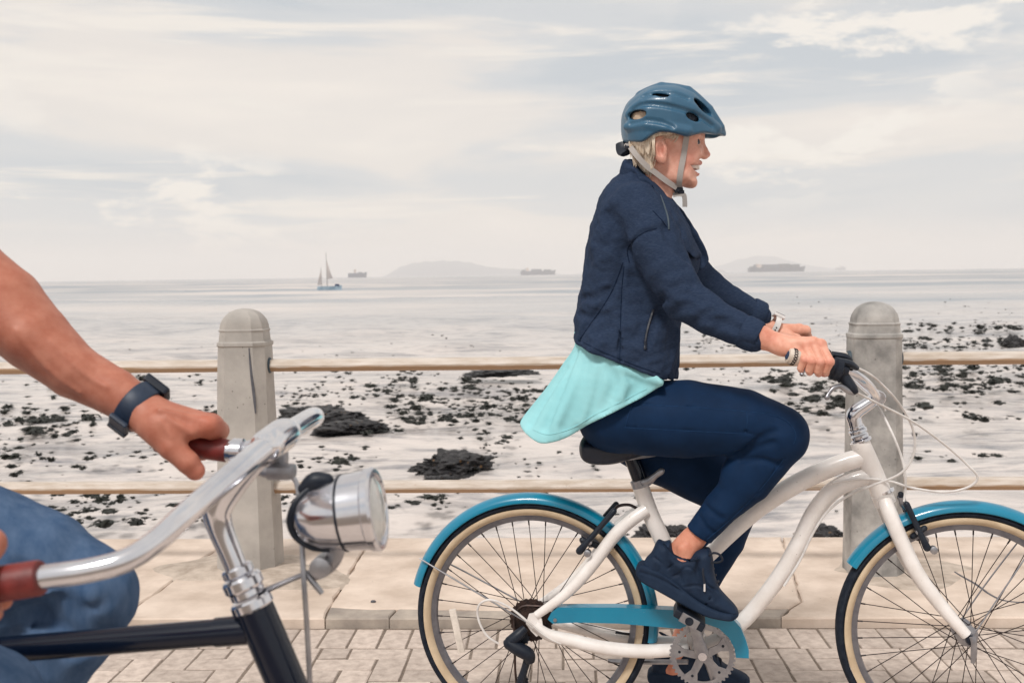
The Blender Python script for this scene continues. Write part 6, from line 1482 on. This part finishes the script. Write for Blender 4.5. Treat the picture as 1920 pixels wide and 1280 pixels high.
helm.part('fit_band', tube([B(1190, 276, -0.06), B(1205, 268, -0.072), B(1216, 258, -0.080), B(1224, 250, -0.084)], 0.004, 8, 4), M['black'], dial)

# ---- white wristwatch on the far wrist
wa, wb_ = B(1448, 612, 0.262), B(1457, 617, 0.268)
watch = Thing('wristwatch', 'white wristwatch with perforated band on her far wrist', 'wristwatch', BF, wa)
ax_ = nrm(B(1470, 622, 0.27) - B(1436, 606, 0.262)); WRr = B.m(19.5, 1450, 612, 0.262)
wc_ = B(1452, 612, 0.264)
band = watch.part('band', lathe(wc_ - ax_ * 0.009, ax_, [(0, WRr * 0.95), (0.001, WRr * 1.02), (0.017, WRr * 1.02), (0.018, WRr * 0.95)], 30)[:1] + (lathe(wc_ - ax_ * 0.009, ax_, [(0, WRr * 0.95), (0.001, WRr * 1.02), (0.017, WRr * 1.02), (0.018, WRr * 0.95)], 30)[1][:-2],), M['watchw'])
upv = nrm(np.array([0.3, 0.3, 1.0]) - ax_ * (np.array([0.3, 0.3, 1.0]) @ ax_)); sd_ = np.cross(ax_, upv)
watch.part('case', box(wc_ + upv * (WRr + 0.003), (0.034, 0.030, 0.010), 0.003, np.array([ax_, sd_, upv])), M['watchw'], smooth=False)
watch.part('dial_glass', box(wc_ + upv * (WRr + 0.0085), (0.029, 0.025, 0.002), 0.0008, np.array([ax_, sd_, upv])), M['black'], smooth=False)
for a in (-0.9, -0.6, -0.3, 0.0):
    d = nrm(-np.array([0, 1, 0]) * math.cos(a) + upv * math.sin(a)); d = nrm(d - ax_ * (d @ ax_)); watch.part('band_hole', lathe(wc_ + d * (WRr * 1.02 - 0.0005), d, [(0, 0.0022), (0.001, 0.0022)], 8), M['black'], band)
# ================================================================== THE SECOND RIDER AND HIS BICYCLE (left foreground)
cl = at_y(508, 830, 1.26)
MF = Frame((cl[0], cl[1], 0), math.radians(5)); D = MF
mbike = Thing('bicycle', 'black city bicycle with chrome handlebar and bullet headlamp in the left foreground', 'bicycle', MF, (0, 0, 0))
ht0, ht1 = D(476, 1140), D(556, 1325)                             # head tube
hd = nrm(ht1 - ht0)
mR = 0.345
fork_b = ht1; axle_f = None
# front axle: along the steering axis, raked a little forward, at wheel height
tt = (mR - ht1[2]) / hd[2]; axle_f = ht1 + hd * tt + np.array([0.045, 0, 0]); axle_f[1] = 0; axle_r = np.array([axle_f[0] - 1.12, 0, mR])
bbm = np.array([axle_r[0] + 0.46, 0, 0.29]); seat_top = np.array([bbm[0] - 0.19, 0, 0.86])
tt0, tt1 = D(452, 1181), D(-10, 1219)
tdir = nrm(tt1 - tt0); tts = tt0 + tdir * ((seat_top[0] + 0.02 - tt0[0]) / tdir[0])
mfr = mbike.part('frame', join(tube([ht0, ht1], D.m(37, 500, 1200), 20), tube([tt0 - tdir * 0.02, tts], D.m(25, 300, 1195), 18), tube([ht1 - hd * 0.03, bbm], 0.0165, 16),
      tube([bbm, seat_top], 0.0155, 16), lathe(bbm - np.array([0, 0.035, 0]), (0, 1, 0), [(0, 0.02), (0.07, 0.02)], 18),
      *[tube([tts + np.array([0, s_ * 0.015, -0.02]), axle_r + np.array([0, s_ * 0.062, 0])], [0.008, 0.007], 10) for s_ in (-1, 1)], *[tube([bbm + np.array([0, s_ * 0.02, 0]), axle_r + np.array([0, s_ * 0.062, 0])], [0.011, 0.008], 10) for s_ in (-1, 1)]), M['blackgloss'])
mbike.part('lug', tube([tt0 - tdir * 0.01, tt0 + tdir * 0.030], D.m(27.5, 440, 1182), 20), M['blackgloss'], mfr)
make_wheel(mbike, axle_f, mR, tan=False); make_wheel(mbike, axle_r, mR, tan=False)
mfork = mbike.part('fork', tube([ht1 - hd * 0.01, ht1 + hd * 0.03], 0.02, 16), M['blackgloss'])
for s_ in (-1, 1): mbike.part('fork_blade', tube([ht1 + hd * 0.02 + np.array([0, s_ * 0.02, 0]), ht1 + hd * 0.07 + np.array([0, s_ * 0.042, 0]), ht1 + hd * tt * 0.6 + np.array([0, s_ * 0.05, 0]), axle_f + np.array([0, s_ * 0.055, 0])], [0.013, 0.0145, 0.012, 0.008], 12, 4), M['blackgloss'], mfork)
for R_, a0, a1, c in ((mR + 0.022, 165, 20, axle_f), (mR + 0.022, 190, -10, axle_r)): mbike.part('mudguard', fender(c, R_, a0, a1), M['blackgloss'])
for i, (o_, h, r_) in enumerate(((-0.006, 0.007, 40), (-0.020, 0.005, 33), (-0.032, 0.008, 38), (-0.047, 0.006, 30))):
    r0 = D.m(r_, 465, 1120); mbike.part('headset_ring', lathe(ht0 + hd * o_, hd, [(-h, r0 * 0.9), (-h * 0.6, r0), (h * 0.6, r0), (h, r0 * 0.9)], 28), M['chrome'], mfr, sharp=35)
mstem = mbike.part('stem', join(tubes(D, [(462, 1112, 0, 21), (436, 1046, 0, 21), (413, 990, 0, 24), (408, 952, 0, 29), (428, 912, 0, 31), (464, 872, 0, 27), (505, 834, 0, 24)], 20),
      tubes(D, [(490, 843, -0.045, 22), (497, 838, -0.036, 30), (510, 829, -0.015, 31), (530, 815, 0.03, 31), (542, 808, 0.055, 24)], 22, 4)), M['chrome'])
HM = [(-190, 1124, -0.275), (70, 1083, -0.272), (165, 1069, -0.268), (235, 1050, -0.258), (292, 1014, -0.236), (352, 960, -0.200), (425, 898, -0.130), (480, 852, -0.060), (518, 823, 0.0), (552, 802, 0.085), (583, 783, 0.160), (590, 782, 0.205), (572, 795, 0.242), (520, 822, 0.258), (430, 846, 0.262), (290, 826, 0.266)]
hm = np.array([D(*p) for p in HM])
mbar = mbike.part('handlebar', tube(hm, [0.0112] * 5 + [0.0118, 0.0125, 0.0132, 0.0135, 0.0130] + [0.0125] * 2 + [0.0115] * 4, 20, 6), M['chrome'])
def mgrip(a, b, r_):
    d = nrm(b - a); L = np.linalg.norm(b - a)
    return lathe(a, d, [(0, 0.011), (0.0005, r_ * 0.94), (0.003, r_), (L * 0.5, r_ * 1.02), (L - 0.01, r_ * 1.03), (L - 0.004, r_ * 0.95), (L, r_ * 0.6)], 28)
mbike.part('grip', mgrip(D(78, 1082, -0.272), D(-190, 1124, -0.275), 0.0165), M['leathergrip'], mbar)
mbike.part('grip', mgrip(D(428, 845, 0.262), D(290, 826, 0.266), 0.0160), M['leathergrip'], mbar)
mbike.part('lever_clamp', join(lathe(D(458, 847, 0.261), D(425, 845, 0.262) - D(458, 847, 0.261), [(0, 0.013), (0.002, 0.0185), (0.016, 0.0185), (0.018, 0.0145), (0.026, 0.0145)], 22), box(D(446, 868, 0.25), (0.022, 0.02, 0.018), 0.004)), M['chrome'], mbar)
mbike.part('brake_lever', tubes(D, [(470, 872, 0.245, 11), (500, 886, 0.225, 10), (540, 886, 0.210, 9), (538, 892, 0.20, 6)], 12, flat=(1.3, 1)), M['alu'], mbar)
mbike.part('stem_bracket', join(tubes(D, [(520, 845, 0.02, 20), (522, 868, 0.02, 18), (512, 884, 0.02, 13)], 14), box(D(528, 884, 0.0), (0.03, 0.03, 0.016), 0.005)), M['alu'], mstem)
mbike.part('brake_cable', tubes(D, [(540, 888, 0.20, 4), (556, 905, 0.14, 5), (562, 950, 0.05, 5), (566, 1010, 0.0, 5), (570, 1090, -0.02, 5), (576, 1180, -0.02, 5), (582, 1300, -0.02, 5)], 8), M['alu'], mbar)
# --- headlamp
la, lb = D(546, 974, -0.005), D(704, 954, -0.005); ld = nrm(lb - la); LL = np.linalg.norm(lb - la); lr = D.m(75, 690, 955)
lamp = mbike.part('headlamp', lathe(la, ld, [(0, lr * 0.10), (0.001, lr * 0.30), (LL * 0.06, lr * 0.50), (LL * 0.18, lr * 0.70), (LL * 0.36, lr * 0.84), (LL * 0.60, lr * 0.92), (LL * 0.64, lr * 0.945), (LL * 0.66, lr * 0.945), (LL * 0.92, lr * 0.99)], 48), M['chrome'], sharp=30)
mbike.part('lamp_rim', lathe(la + ld * LL * 0.91, ld, [(0, lr * 0.97), (0.002, lr * 1.03), (LL * 0.10, lr * 1.05), (LL * 0.13, lr * 1.0), (LL * 0.135, lr * 0.90), (LL * 0.11, lr * 0.88)], 48), M['chrome'], lamp, sharp=30)
mbike.part('lens', lathe(la + ld * LL * 0.99, ld, [(0, lr * 0.9), (0.002, lr * 0.86), (0.007, lr * 0.6), (0.010, lr * 0.2), (0.0104, 0.001)], 36), M['lens'], lamp)
mbike.part('lamp_band', lathe(la + ld * LL * 0.615, ld, [(0, lr * 0.93), (0.0005, lr * 0.962), (0.003, lr * 0.962), (0.0035, lr * 0.93)], 48), M['black'], lamp)
upl = nrm(np.array([0, 0, 1]) - ld * ld[2]); sdl = np.cross(ld, upl)
for s_ in (-1, 1):                                               # dark moulded straps clasping the back of the lamp
    P = [la + ld * LL * q + (math.cos(a) * s_ * -sdl + math.sin(a) * upl) * lr * rr for q, a, rr in ((0.30, 1.25, 0.82), (0.16, 0.9, 0.70), (0.07, 0.35, 0.55), (0.05, -0.2, 0.50), (0.10, -0.75, 0.60), (0.24, -1.15, 0.78), (0.42, -1.35, 0.88))]
    mbike.part('lamp_strap', tube(np.array(P), [0.002, 0.003, 0.0036, 0.0036, 0.0034, 0.003, 0.002], 8, 5), M['black'], lamp)
mbike.part('lamp_switch', join(tubes(D, [(570, 916, -0.01, 12), (590, 902, -0.01, 18), (612, 900, -0.01, 14)], 14, round_caps=True)), M['black'], lamp)
br = mbike.part('lamp_bracket', tubes(D, [(634, 1022, 0, 16), (622, 1052, 0, 16), (600, 1072, 0, 13), (582, 1078, 0, 9)], 14, flat=(0.8, 1)), M['alu'])
mbike.part('bracket_arm', tubes(D, [(606, 1066, 0.005, 6), (560, 1080, 0.008, 5), (486, 1112, 0.01, 6)], 10, flat=(1.6, 1)), M['alu'], br)
mbike.part('bracket_arm', tubes(D, [(572, 1072, -0.01, 6), (588, 1092, -0.012, 6), (604, 1112, -0.012, 5)], 10), M['alu'], br)
mbike.part('bracket_bolt', lathe(D(598, 1066, -0.020), (0, 1, 0), [(0, 0.006), (0.002, 0.012), (0.03, 0.012), (0.032, 0.006)], 16), M['alu'], br)
# --- saddle and cranks, outside the picture
mbike.part('seat_post', tube([seat_top - np.array([-0.02, 0, 0.06]), seat_top + np.array([-0.025, 0, 0.09])], 0.0135, 14), M['alu'])
sf = Field(seat_top + np.array([-0.20, -0.13, 0.05]), seat_top + np.array([0.20, 0.13, 0.17]), 0.006)
sc_ = seat_top + np.array([-0.02, 0, 0.11]); sf.ell(sc_ + np.array([-0.08, 0, 0]), (0.09, 0.10, 0.032), 0.02); sf.cone(sc_, sc_ + np.array([0.14, 0, 0.0]), 0.03, 0.02, 0.05)
mbike.part('saddle', sf.mesh(), M['leathergrip'])
for s_ in (-1, 1):
    d = np.array([0.02 * s_, 0, 0.165 * s_]); c0 = bbm + np.array([0, s_ * 0.055, 0]); mbike.part('crank_arm', tube([c0, c0 + d], [0.014, 0.011], 12), M['alu']); mbike.part('pedal', box(c0 + d + np.array([0, s_ * 0.055, 0]), (0.09, 0.085, 0.024), 0.005), M['black'])
mbike.part('chainring', ringloft(bbm + np.array([0, -0.045, 0]), (0, 1, 0), [(0.075, 0), (0.09, 0), (0.09, 0.003), (0.075, 0.003)], 48), M['alu'])

# --- the rider
M['denim'] = material('blue_denim', rgb(88, 109, 138), 0.95, spec=0.08, col2=rgb(62, 86, 118), nscale=60, ndet=10, stretch=(1, 1, 0.35), bump=0.5, bscale=420, bdist=0.001, ramp=(0.3, 0.7))
M['tee'] = material('grey_tshirt', rgb(150, 152, 156), 0.9, col2=rgb(138, 140, 146), nscale=10, bump=0.2, bscale=200)
M['darkhair'] = material('brown_hair', rgb(74, 58, 48), 0.6, col2=rgb(54, 42, 36), nscale=60, stretch=(1, 1, 0.3), bump=0.4)
man = Thing('person', 'rider in blue jeans at the left edge, bare arm reaching to the chrome handlebar', 'person', MF, np.array([seat_top[0], 0, 0.96]))
hipc = np.array([-0.84, 0, 1.03]); shc = np.array([-0.80, 0, 1.47]); headc = shc + np.array([0.10, 0, 0.24])
MSK = np.array(rgb(184, 121, 100)); isl = []
elb = D(-165, 452, 0.262); shl = shc + np.array([0.0, 0.19, -0.02])
Am = Field(np.array([shl[0] - 0.08, 0.12, D(-330, 1000, 0.16)[2]]), np.array([D(470, 300, 0.3)[0], 0.38, max(shl[2] + 0.08, D(0, 300, 0.2)[2])]), 0.0028)
Am.chain(*D.chain([(-165, 452, 0.262, 76), (-66, 520, 0.262, 80), (4, 573, 0.262, 76), (66, 633, 0.262, 64), (138, 695, 0.262, 51), (215, 735, 0.262, 44), (262, 766, 0.260, 40)]), k=0.02)
Am.cone(shl, elb, 0.055, 0.050, 0.02)
Am.chain(*D.chain([(-30, 580, 0.235, 40), (50, 630, 0.228, 32), (130, 690, 0.240, 22)]), k=0.03)
# left hand over the far grip
mcp = [(392, 800, 0.246), (396, 797, 0.262), (392, 800, 0.284), (378, 806, 0.302)]
for i, (x, y, wv) in enumerate(mcp):
    rr = (17.5, 18, 17, 15)[i]
    Am.cone(D(272, 775, 0.248 + i * 0.010), D(x, y, wv), D.m(31, 280, 775, 0.25), D.m(rr * 1.12, x, y, wv), 0.014)
    P = [D(x, y, wv), D(x + 16, y + 10, wv + 0.030), D(x + 4, y + 40, wv + 0.046), D(x - 12, y + 50, wv + 0.034)]
    Am.chain(P, [D.m(rr, x, y, wv) * q for q in (1.1, 1.0, 0.92, 0.8)], k=0.006)
Am.chain(*D.chain([(288, 800, 0.236, 30), (322, 838, 0.226, 24), (352, 866, 0.226, 21), (366, 882, 0.232, 18.5)]), k=0.016)   # thumb
Am.cone(D(305, 798, 0.232), D(358, 806, 0.232), D.m(26, 320, 800, 0.23), D.m(14, 358, 806, 0.23), 0.016)                        # web of the thumb
for i, (x, y, wv) in enumerate(mcp[:3]): Am.chain(*D.chain([(300, 768 + 4 * i, 0.222 + i * 0.012, 5), (x - 12, y - 12, wv - 0.010, 6)]), k=0.008)
for x, y, wv in mcp[:3]: Am.ell(D(x - 2, y - 6, wv - 0.006), (0.012, 0.011, 0.010), 0.006)
for pts in ([(95, 640, 4), (140, 685, 4), (175, 712, 3.5), (200, 726, 3)], [(310, 782, 3.5), (340, 800, 3.5), (362, 812, 3)], [(300, 790, 3.2), (322, 820, 3.2)], [(30, 620, 4), (90, 690, 4), (150, 735, 3)]):
    P = []
    for x, y, r_ in pts:
        wv = 0.24
        for _ in range(4):
            q = D(x, y, wv); nw = Am.near_w(q[0], q[2]); wv = nw if nw is not None else wv
        P.append(D(x, y, wv + 0.0008))
    P = crom(np.array(P), 4); Am.chain(P, np.full(len(P), D.m(3.2, 200, 700, 0.24)), k=0.005)      # veins
v, f = Am.mesh(); c = np.tile(MSK, (len(v), 1)); c = c + (np.array(rgb(216, 142, 122)) - c) * near(v, D(372, 890, 0.23), 0.022); c = c + (np.array(rgb(198, 118, 96)) - c) * 0.6 * near(v, D(398, 800, 0.23), 0.03)
isl.append((v, f, c))
# right hand round the near grip: only its forefinger reaches into the picture
Bm = Field(D(-420, 1330, -0.34) * np.array([1, 0, 1]) + np.array([0, -0.40, 0]), np.array([D(80, 960, -0.2)[0], -0.16, D(0, 940, -0.27)[2]]), 0.0028)
g_a, g_b = D(78, 1082, -0.272), D(-190, 1124, -0.275)
for i in range(4):
    c0 = g_a + (g_b - g_a) * (0.33 + i * 0.165); r_ = (0.0098, 0.0102, 0.0098, 0.0088)[i]
    P = [c0 + np.array([-0.005, 0.004, 0.037]), c0 + np.array([0.004, -0.032, 0.016]), c0 + np.array([0.002, -0.028, -0.020]), c0 + np.array([-0.004, 0.004, -0.028])]
    Bm.chain(P, [r_ * 1.15, r_ * 1.08, r_ * 1.0, r_ * 0.85], k=0.005)
    Bm.cone(P[0], g_b + np.array([-0.04, 0.02, 0.065]), r_ * 1.25, 0.024, 0.014)
wrist = g_b + np.array([-0.04, 0.02, 0.065]); elr = shc + np.array([0.02, -0.26, -0.27])
Bm.cone(wrist, wrist + nrm(elr - wrist) * 0.11, 0.027, 0.034, 0.02)
Bm.chain([g_b + np.array([-0.01, 0.03, 0.03]), g_a + (g_b - g_a) * 0.6 + np.array([0, 0.034, -0.002]), g_a + (g_b - g_a) * 0.38 + np.array([0, 0.024, -0.02])], [0.018, 0.0125, 0.010], k=0.01)
v, f = Bm.mesh(); isl.append((v, f, np.tile(MSK, (len(v), 1))))
Tm = Field(hipc + np.array([-0.35, -0.36, -0.2]), headc + np.array([0.45, 0.36, 0.2]), 0.010)
Tm.cone(hipc, shc + np.array([-0.02, 0, -0.12]), 0.105, 0.115, 0.03, sc=(1, 0.72, 1)); Tm.cone(shl * np.array([1, -1, 1]), shl, 0.05, 0.05, 0.04)
Tm.cone(shl * np.array([1, -1, 1]), elr, 0.050, 0.044, 0.03); Tm.cone(elr, wrist, 0.044, 0.029, 0.02)
Tm.cone(shc + np.array([0, 0, -0.03]), headc + np.array([-0.01, 0, -0.06]), 0.06, 0.055, 0.03)
v, f = Tm.mesh(); isl.append((v, f, np.tile(MSK, (len(v), 1))))
Hm = Field(headc + np.array([-0.14, -0.11, -0.17]), headc + np.array([0.16, 0.11, 0.16]), 0.005)
Hm.ell(headc + np.array([-0.01, 0, 0.03]), (0.098, 0.077, 0.10), 0.02); Hm.ell(headc + np.array([0.03, 0, -0.05]), (0.066, 0.060, 0.075), 0.04); Hm.cone(headc + np.array([0.09, 0, 0.0]), headc + np.array([0.112, 0, -0.035]), 0.008, 0.012, 0.014)
for s_ in (-1, 1):
    Hm.ell(headc + np.array([0.0, s_ * 0.078, -0.015]), (0.018, 0.010, 0.032), 0.006); Hm.ell(headc + np.array([0.086, s_ * 0.032, 0.005]), (0.012, 0.015, 0.009), 0.008, '-'); Hm.ell(headc + np.array([0.072, s_ * 0.032, 0.005]), (0.0125,) * 3, 0.001)
Hm.ell(headc + np.array([0.092, 0, -0.072]), (0.010, 0.024, 0.006), 0.006); Hm.ell(headc + np.array([0.088, 0, -0.084]), (0.010, 0.022, 0.006), 0.005); Hm.cone(headc + np.array([-0.02, 0, -0.06]), headc + np.array([-0.05, 0, -0.17]), 0.052, 0.056, 0.02)
v, f = Hm.mesh(); isl.append((v, f, np.tile(MSK, (len(v), 1))))
v, f = cat([(a, b) for a, b, c in isl]); mbody = man.part('body', (v, f), M['skin'], sharp=0, colors=np.concatenate([c for a, b, c in isl]))
Hr = Field(Hm.lo - 0.02, Hm.lo + (Hm.n - 1) * Hm.h + 0.02, 0.006); Hr.ell(headc + np.array([-0.016, 0, 0.04]), (0.106, 0.085, 0.104), 0.02); Hr.extr(np.array([[headc[0] - 0.2, headc[2] - 0.06], [headc[0] - 0.02, headc[2] - 0.02], [headc[0] + 0.02, headc[2] + 0.05], [headc[0] + 0.12, headc[2] + 0.07], [headc[0] + 0.12, headc[2] + 0.2], [headc[0] - 0.2, headc[2] + 0.2]]), 0.01)
X, Y_, Z = Hr.grid(); Hr.v += (0.002 * Waves(20, 0.02, 3)(X, Y_, Z)).astype(np.float32); man.part('hair', Hr.mesh(), M['darkhair'], mbody, sharp=0)
Tt = Field(hipc + np.array([-0.30, -0.34, -0.12]), shc + np.array([0.30, 0.34, 0.12]), 0.007)
Tt.cone(hipc + np.array([0, 0, -0.02]), shc + np.array([-0.02, 0, -0.10]), 0.125, 0.135, 0.03, sc=(1, 0.75, 1)); Tt.cone(shl * np.array([1, -1, 1]), shl, 0.066, 0.066, 0.05)
for a, b in ((shl, elb), (shl * np.array([1, -1, 1]), elr)): Tt.cone(a, a + (b - a) * 0.62, 0.068, 0.066, 0.03)
Tt.half(hipc + np.array([0, 0, -0.06]), (0, 0, -1), 0.004); X, Y_, Z = Tt.grid(); Tt.v += (0.004 * Waves(10, 0.12, 33)(X, Y_, Z)).astype(np.float32)
man.part('t_shirt', Tt.mesh(), M['tee'], sharp=0)
# jeans
Jn = Field(np.array([hipc[0] - 0.16, -0.30, 0.10]), np.array([D(300, 1000, 0.2)[0] + 0.02, 0.30, 1.16]), 0.0062)
kn = D(166, 1108, 0.125)
Jn.chain([hipc + np.array([0.0, 0.085, 0.0]), D(-40, 1032, 0.115), D(80, 1066, 0.12), kn], [0.105, D.m(124, -40, 1030, 0.12), D.m(104, 80, 1066, 0.12), D.m(83, 172, 1108, 0.125)], k=0.03)
Jn.chain(*D.chain([(-140, 1120, 0.12, 110), (-20, 1130, 0.12, 92), (90, 1140, 0.122, 74)]), k=0.03)
Jn.chain([kn + np.array([-0.004, 0, -0.008]), D(140, 1190, 0.125), D(40, 1330, 0.125), np.array([bbm[0] - 0.02, 0.13, 0.46 + 0.08])], [D.m(82, 172, 1108, 0.125), D.m(74, 140, 1190, 0.125), D.m(70, 40, 1300, 0.125), 0.05], k=0.03)
kr = D(-50, 1345, -0.13)
Jn.chain([hipc + np.array([0.0, -0.085, 0.0]), (hipc + np.array([0.0, -0.085, 0.0])) * 0.45 + kr * 0.55, kr], [0.105, 0.086, D.m(120, -50, 1345, -0.13)], k=0.03)
Jn.chain([kr, np.array([bbm[0] + 0.03, -0.125, 0.24])], [D.m(116, -50, 1345, -0.13), 0.05], k=0.03)
Jn.cone(hipc + np.array([0, -0.08, 0.0]), hipc + np.array([0, 0.08, 0.0]), 0.11, 0.11, 0.04)
def jgroove(pts, r_, k=0.012, op='-'):
    o_ = []
    for x, y in pts:
        wv = 0.06
        for _ in range(4):
            q = D(x, y, wv); i = int(np.clip(round((q[0] - Jn.lo[0]) / Jn.h), 0, Jn.n[0] - 1)); k2 = int(np.clip(round((q[2] - Jn.lo[2]) / Jn.h), 0, Jn.n[2] - 1)); row = Jn.v[i, :, k2] < 0
            row = row & (Jn.y > 0.01); ins = np.nonzero(row)[0]
            if not len(ins): break
            wv = float(Jn.y[ins[0]])
        o_.append(D(x, y, wv))
    P = crom(np.array(o_), 4); Jn.chain(P, np.full(len(P), r_), k=k, op=op)
jgroove([(30, 1190), (80, 1160), (120, 1150)], 0.008, 0.02); jgroove([(130, 1180), (170, 1170), (215, 1150)], 0.006, 0.016); jgroove([(60, 1140), (100, 1128), (140, 1130)], 0.006, 0.02); jgroove([(150, 1215), (185, 1195), (225, 1165)], 0.006, 0.016); jgroove([(20, 1100), (60, 1108), (110, 1104)], 0.005, 0.02, '+'); jgroove([(100, 1165), (150, 1148), (205, 1128)], 0.005, 0.010); jgroove([(60, 1175), (105, 1172), (150, 1195)], 0.005, 0.010); jgroove([(120, 1225), (165, 1210), (200, 1185)], 0.006, 0.010); jgroove([(30, 1060), (90, 1090), (150, 1092)], 0.004, 0.014); jgroove([(10, 1160), (40, 1150), (80, 1150)], 0.009, 0.012)
X, Y_, Z = Jn.grid(); Jn.v += (0.0022 * Waves(14, 0.10, 44)(X, Y_, Z) + 0.001 * Waves(12, 0.04, 45)(X, Y_, Z)).astype(np.float32)
man.part('jeans', Jn.mesh(), M['denim'], sharp=0)
for s_, c in ((-1, np.array([bbm[0] + 0.06, -0.12, 0.165])), (1, np.array([bbm[0] + 0.05, 0.12, 0.49]))):
    Sh = Field(c + np.array([-0.18, -0.07, -0.05]), c + np.array([0.18, 0.07, 0.13]), 0.006)
    Sh.cone(c + np.array([-0.08, 0, 0.02]), c + np.array([0.10, 0, 0.01]), 0.04, 0.036, 0.02); Sh.cone(c + np.array([-0.06, 0, 0.03]), c + np.array([-0.07, 0, 0.09]), 0.038, 0.045, 0.03); Sh.half(c + np.array([0, 0, -0.02]), (0, 0, -1), 0.004)
    man.part('shoe', Sh.mesh(), M['shoe'], sharp=0)
# --- dark wristwatch
M['watchb'] = material('navy_watch_band', rgb(24, 38, 58), 0.5, col2=rgb(32, 48, 70), nscale=40, bump=0.15)
wc2 = D(258, 763, 0.260); ax2 = nrm(D(300, 795, 0.258) - D(222, 736, 0.262)); wr2 = D.m(47, 258, 763, 0.26)
mw = Thing('wristwatch', 'dark navy wristwatch on the bare wrist in the left foreground', 'wristwatch', MF, wc2)
lv_ = lathe(wc2 - ax2 * 0.0135, ax2, [(0, wr2 * 0.90), (0.0005, wr2 * 1.0), (0.002, wr2 * 1.03), (0.025, wr2 * 1.0), (0.0265, wr2 * 0.97), (0.027, wr2 * 0.88)], 40)
mband = mw.part('band', (lv_[0], lv_[1][:-2]), M['watchb'])
upw = nrm(np.array([0.55, 0.75, 0.8])); upw = nrm(upw - ax2 * (upw @ ax2)); sw_ = np.cross(ax2, upw)
mw.part('case', box(wc2 + upw * (wr2 + 0.003), (0.040, 0.036, 0.013), 0.004, np.array([ax2, sw_, upw])), M['black'], smooth=False)
dn = nrm(np.array([-0.25, -0.75, -0.75])); dn = nrm(dn - ax2 * (dn @ ax2)); sn = np.cross(ax2, dn)
mw.part('buckle', box(wc2 + dn * (wr2 + 0.002), (0.030, 0.028, 0.008), 0.003, np.array([ax2, sn, dn])), M['watchb'], mband, smooth=False)
mw.part('band_loop', box(wc2 + dn * (wr2 + 0.003) + sn * 0.012, (0.031, 0.006, 0.010), 0.002, np.array([ax2, sn, dn])), M['black'], mband, smooth=False)
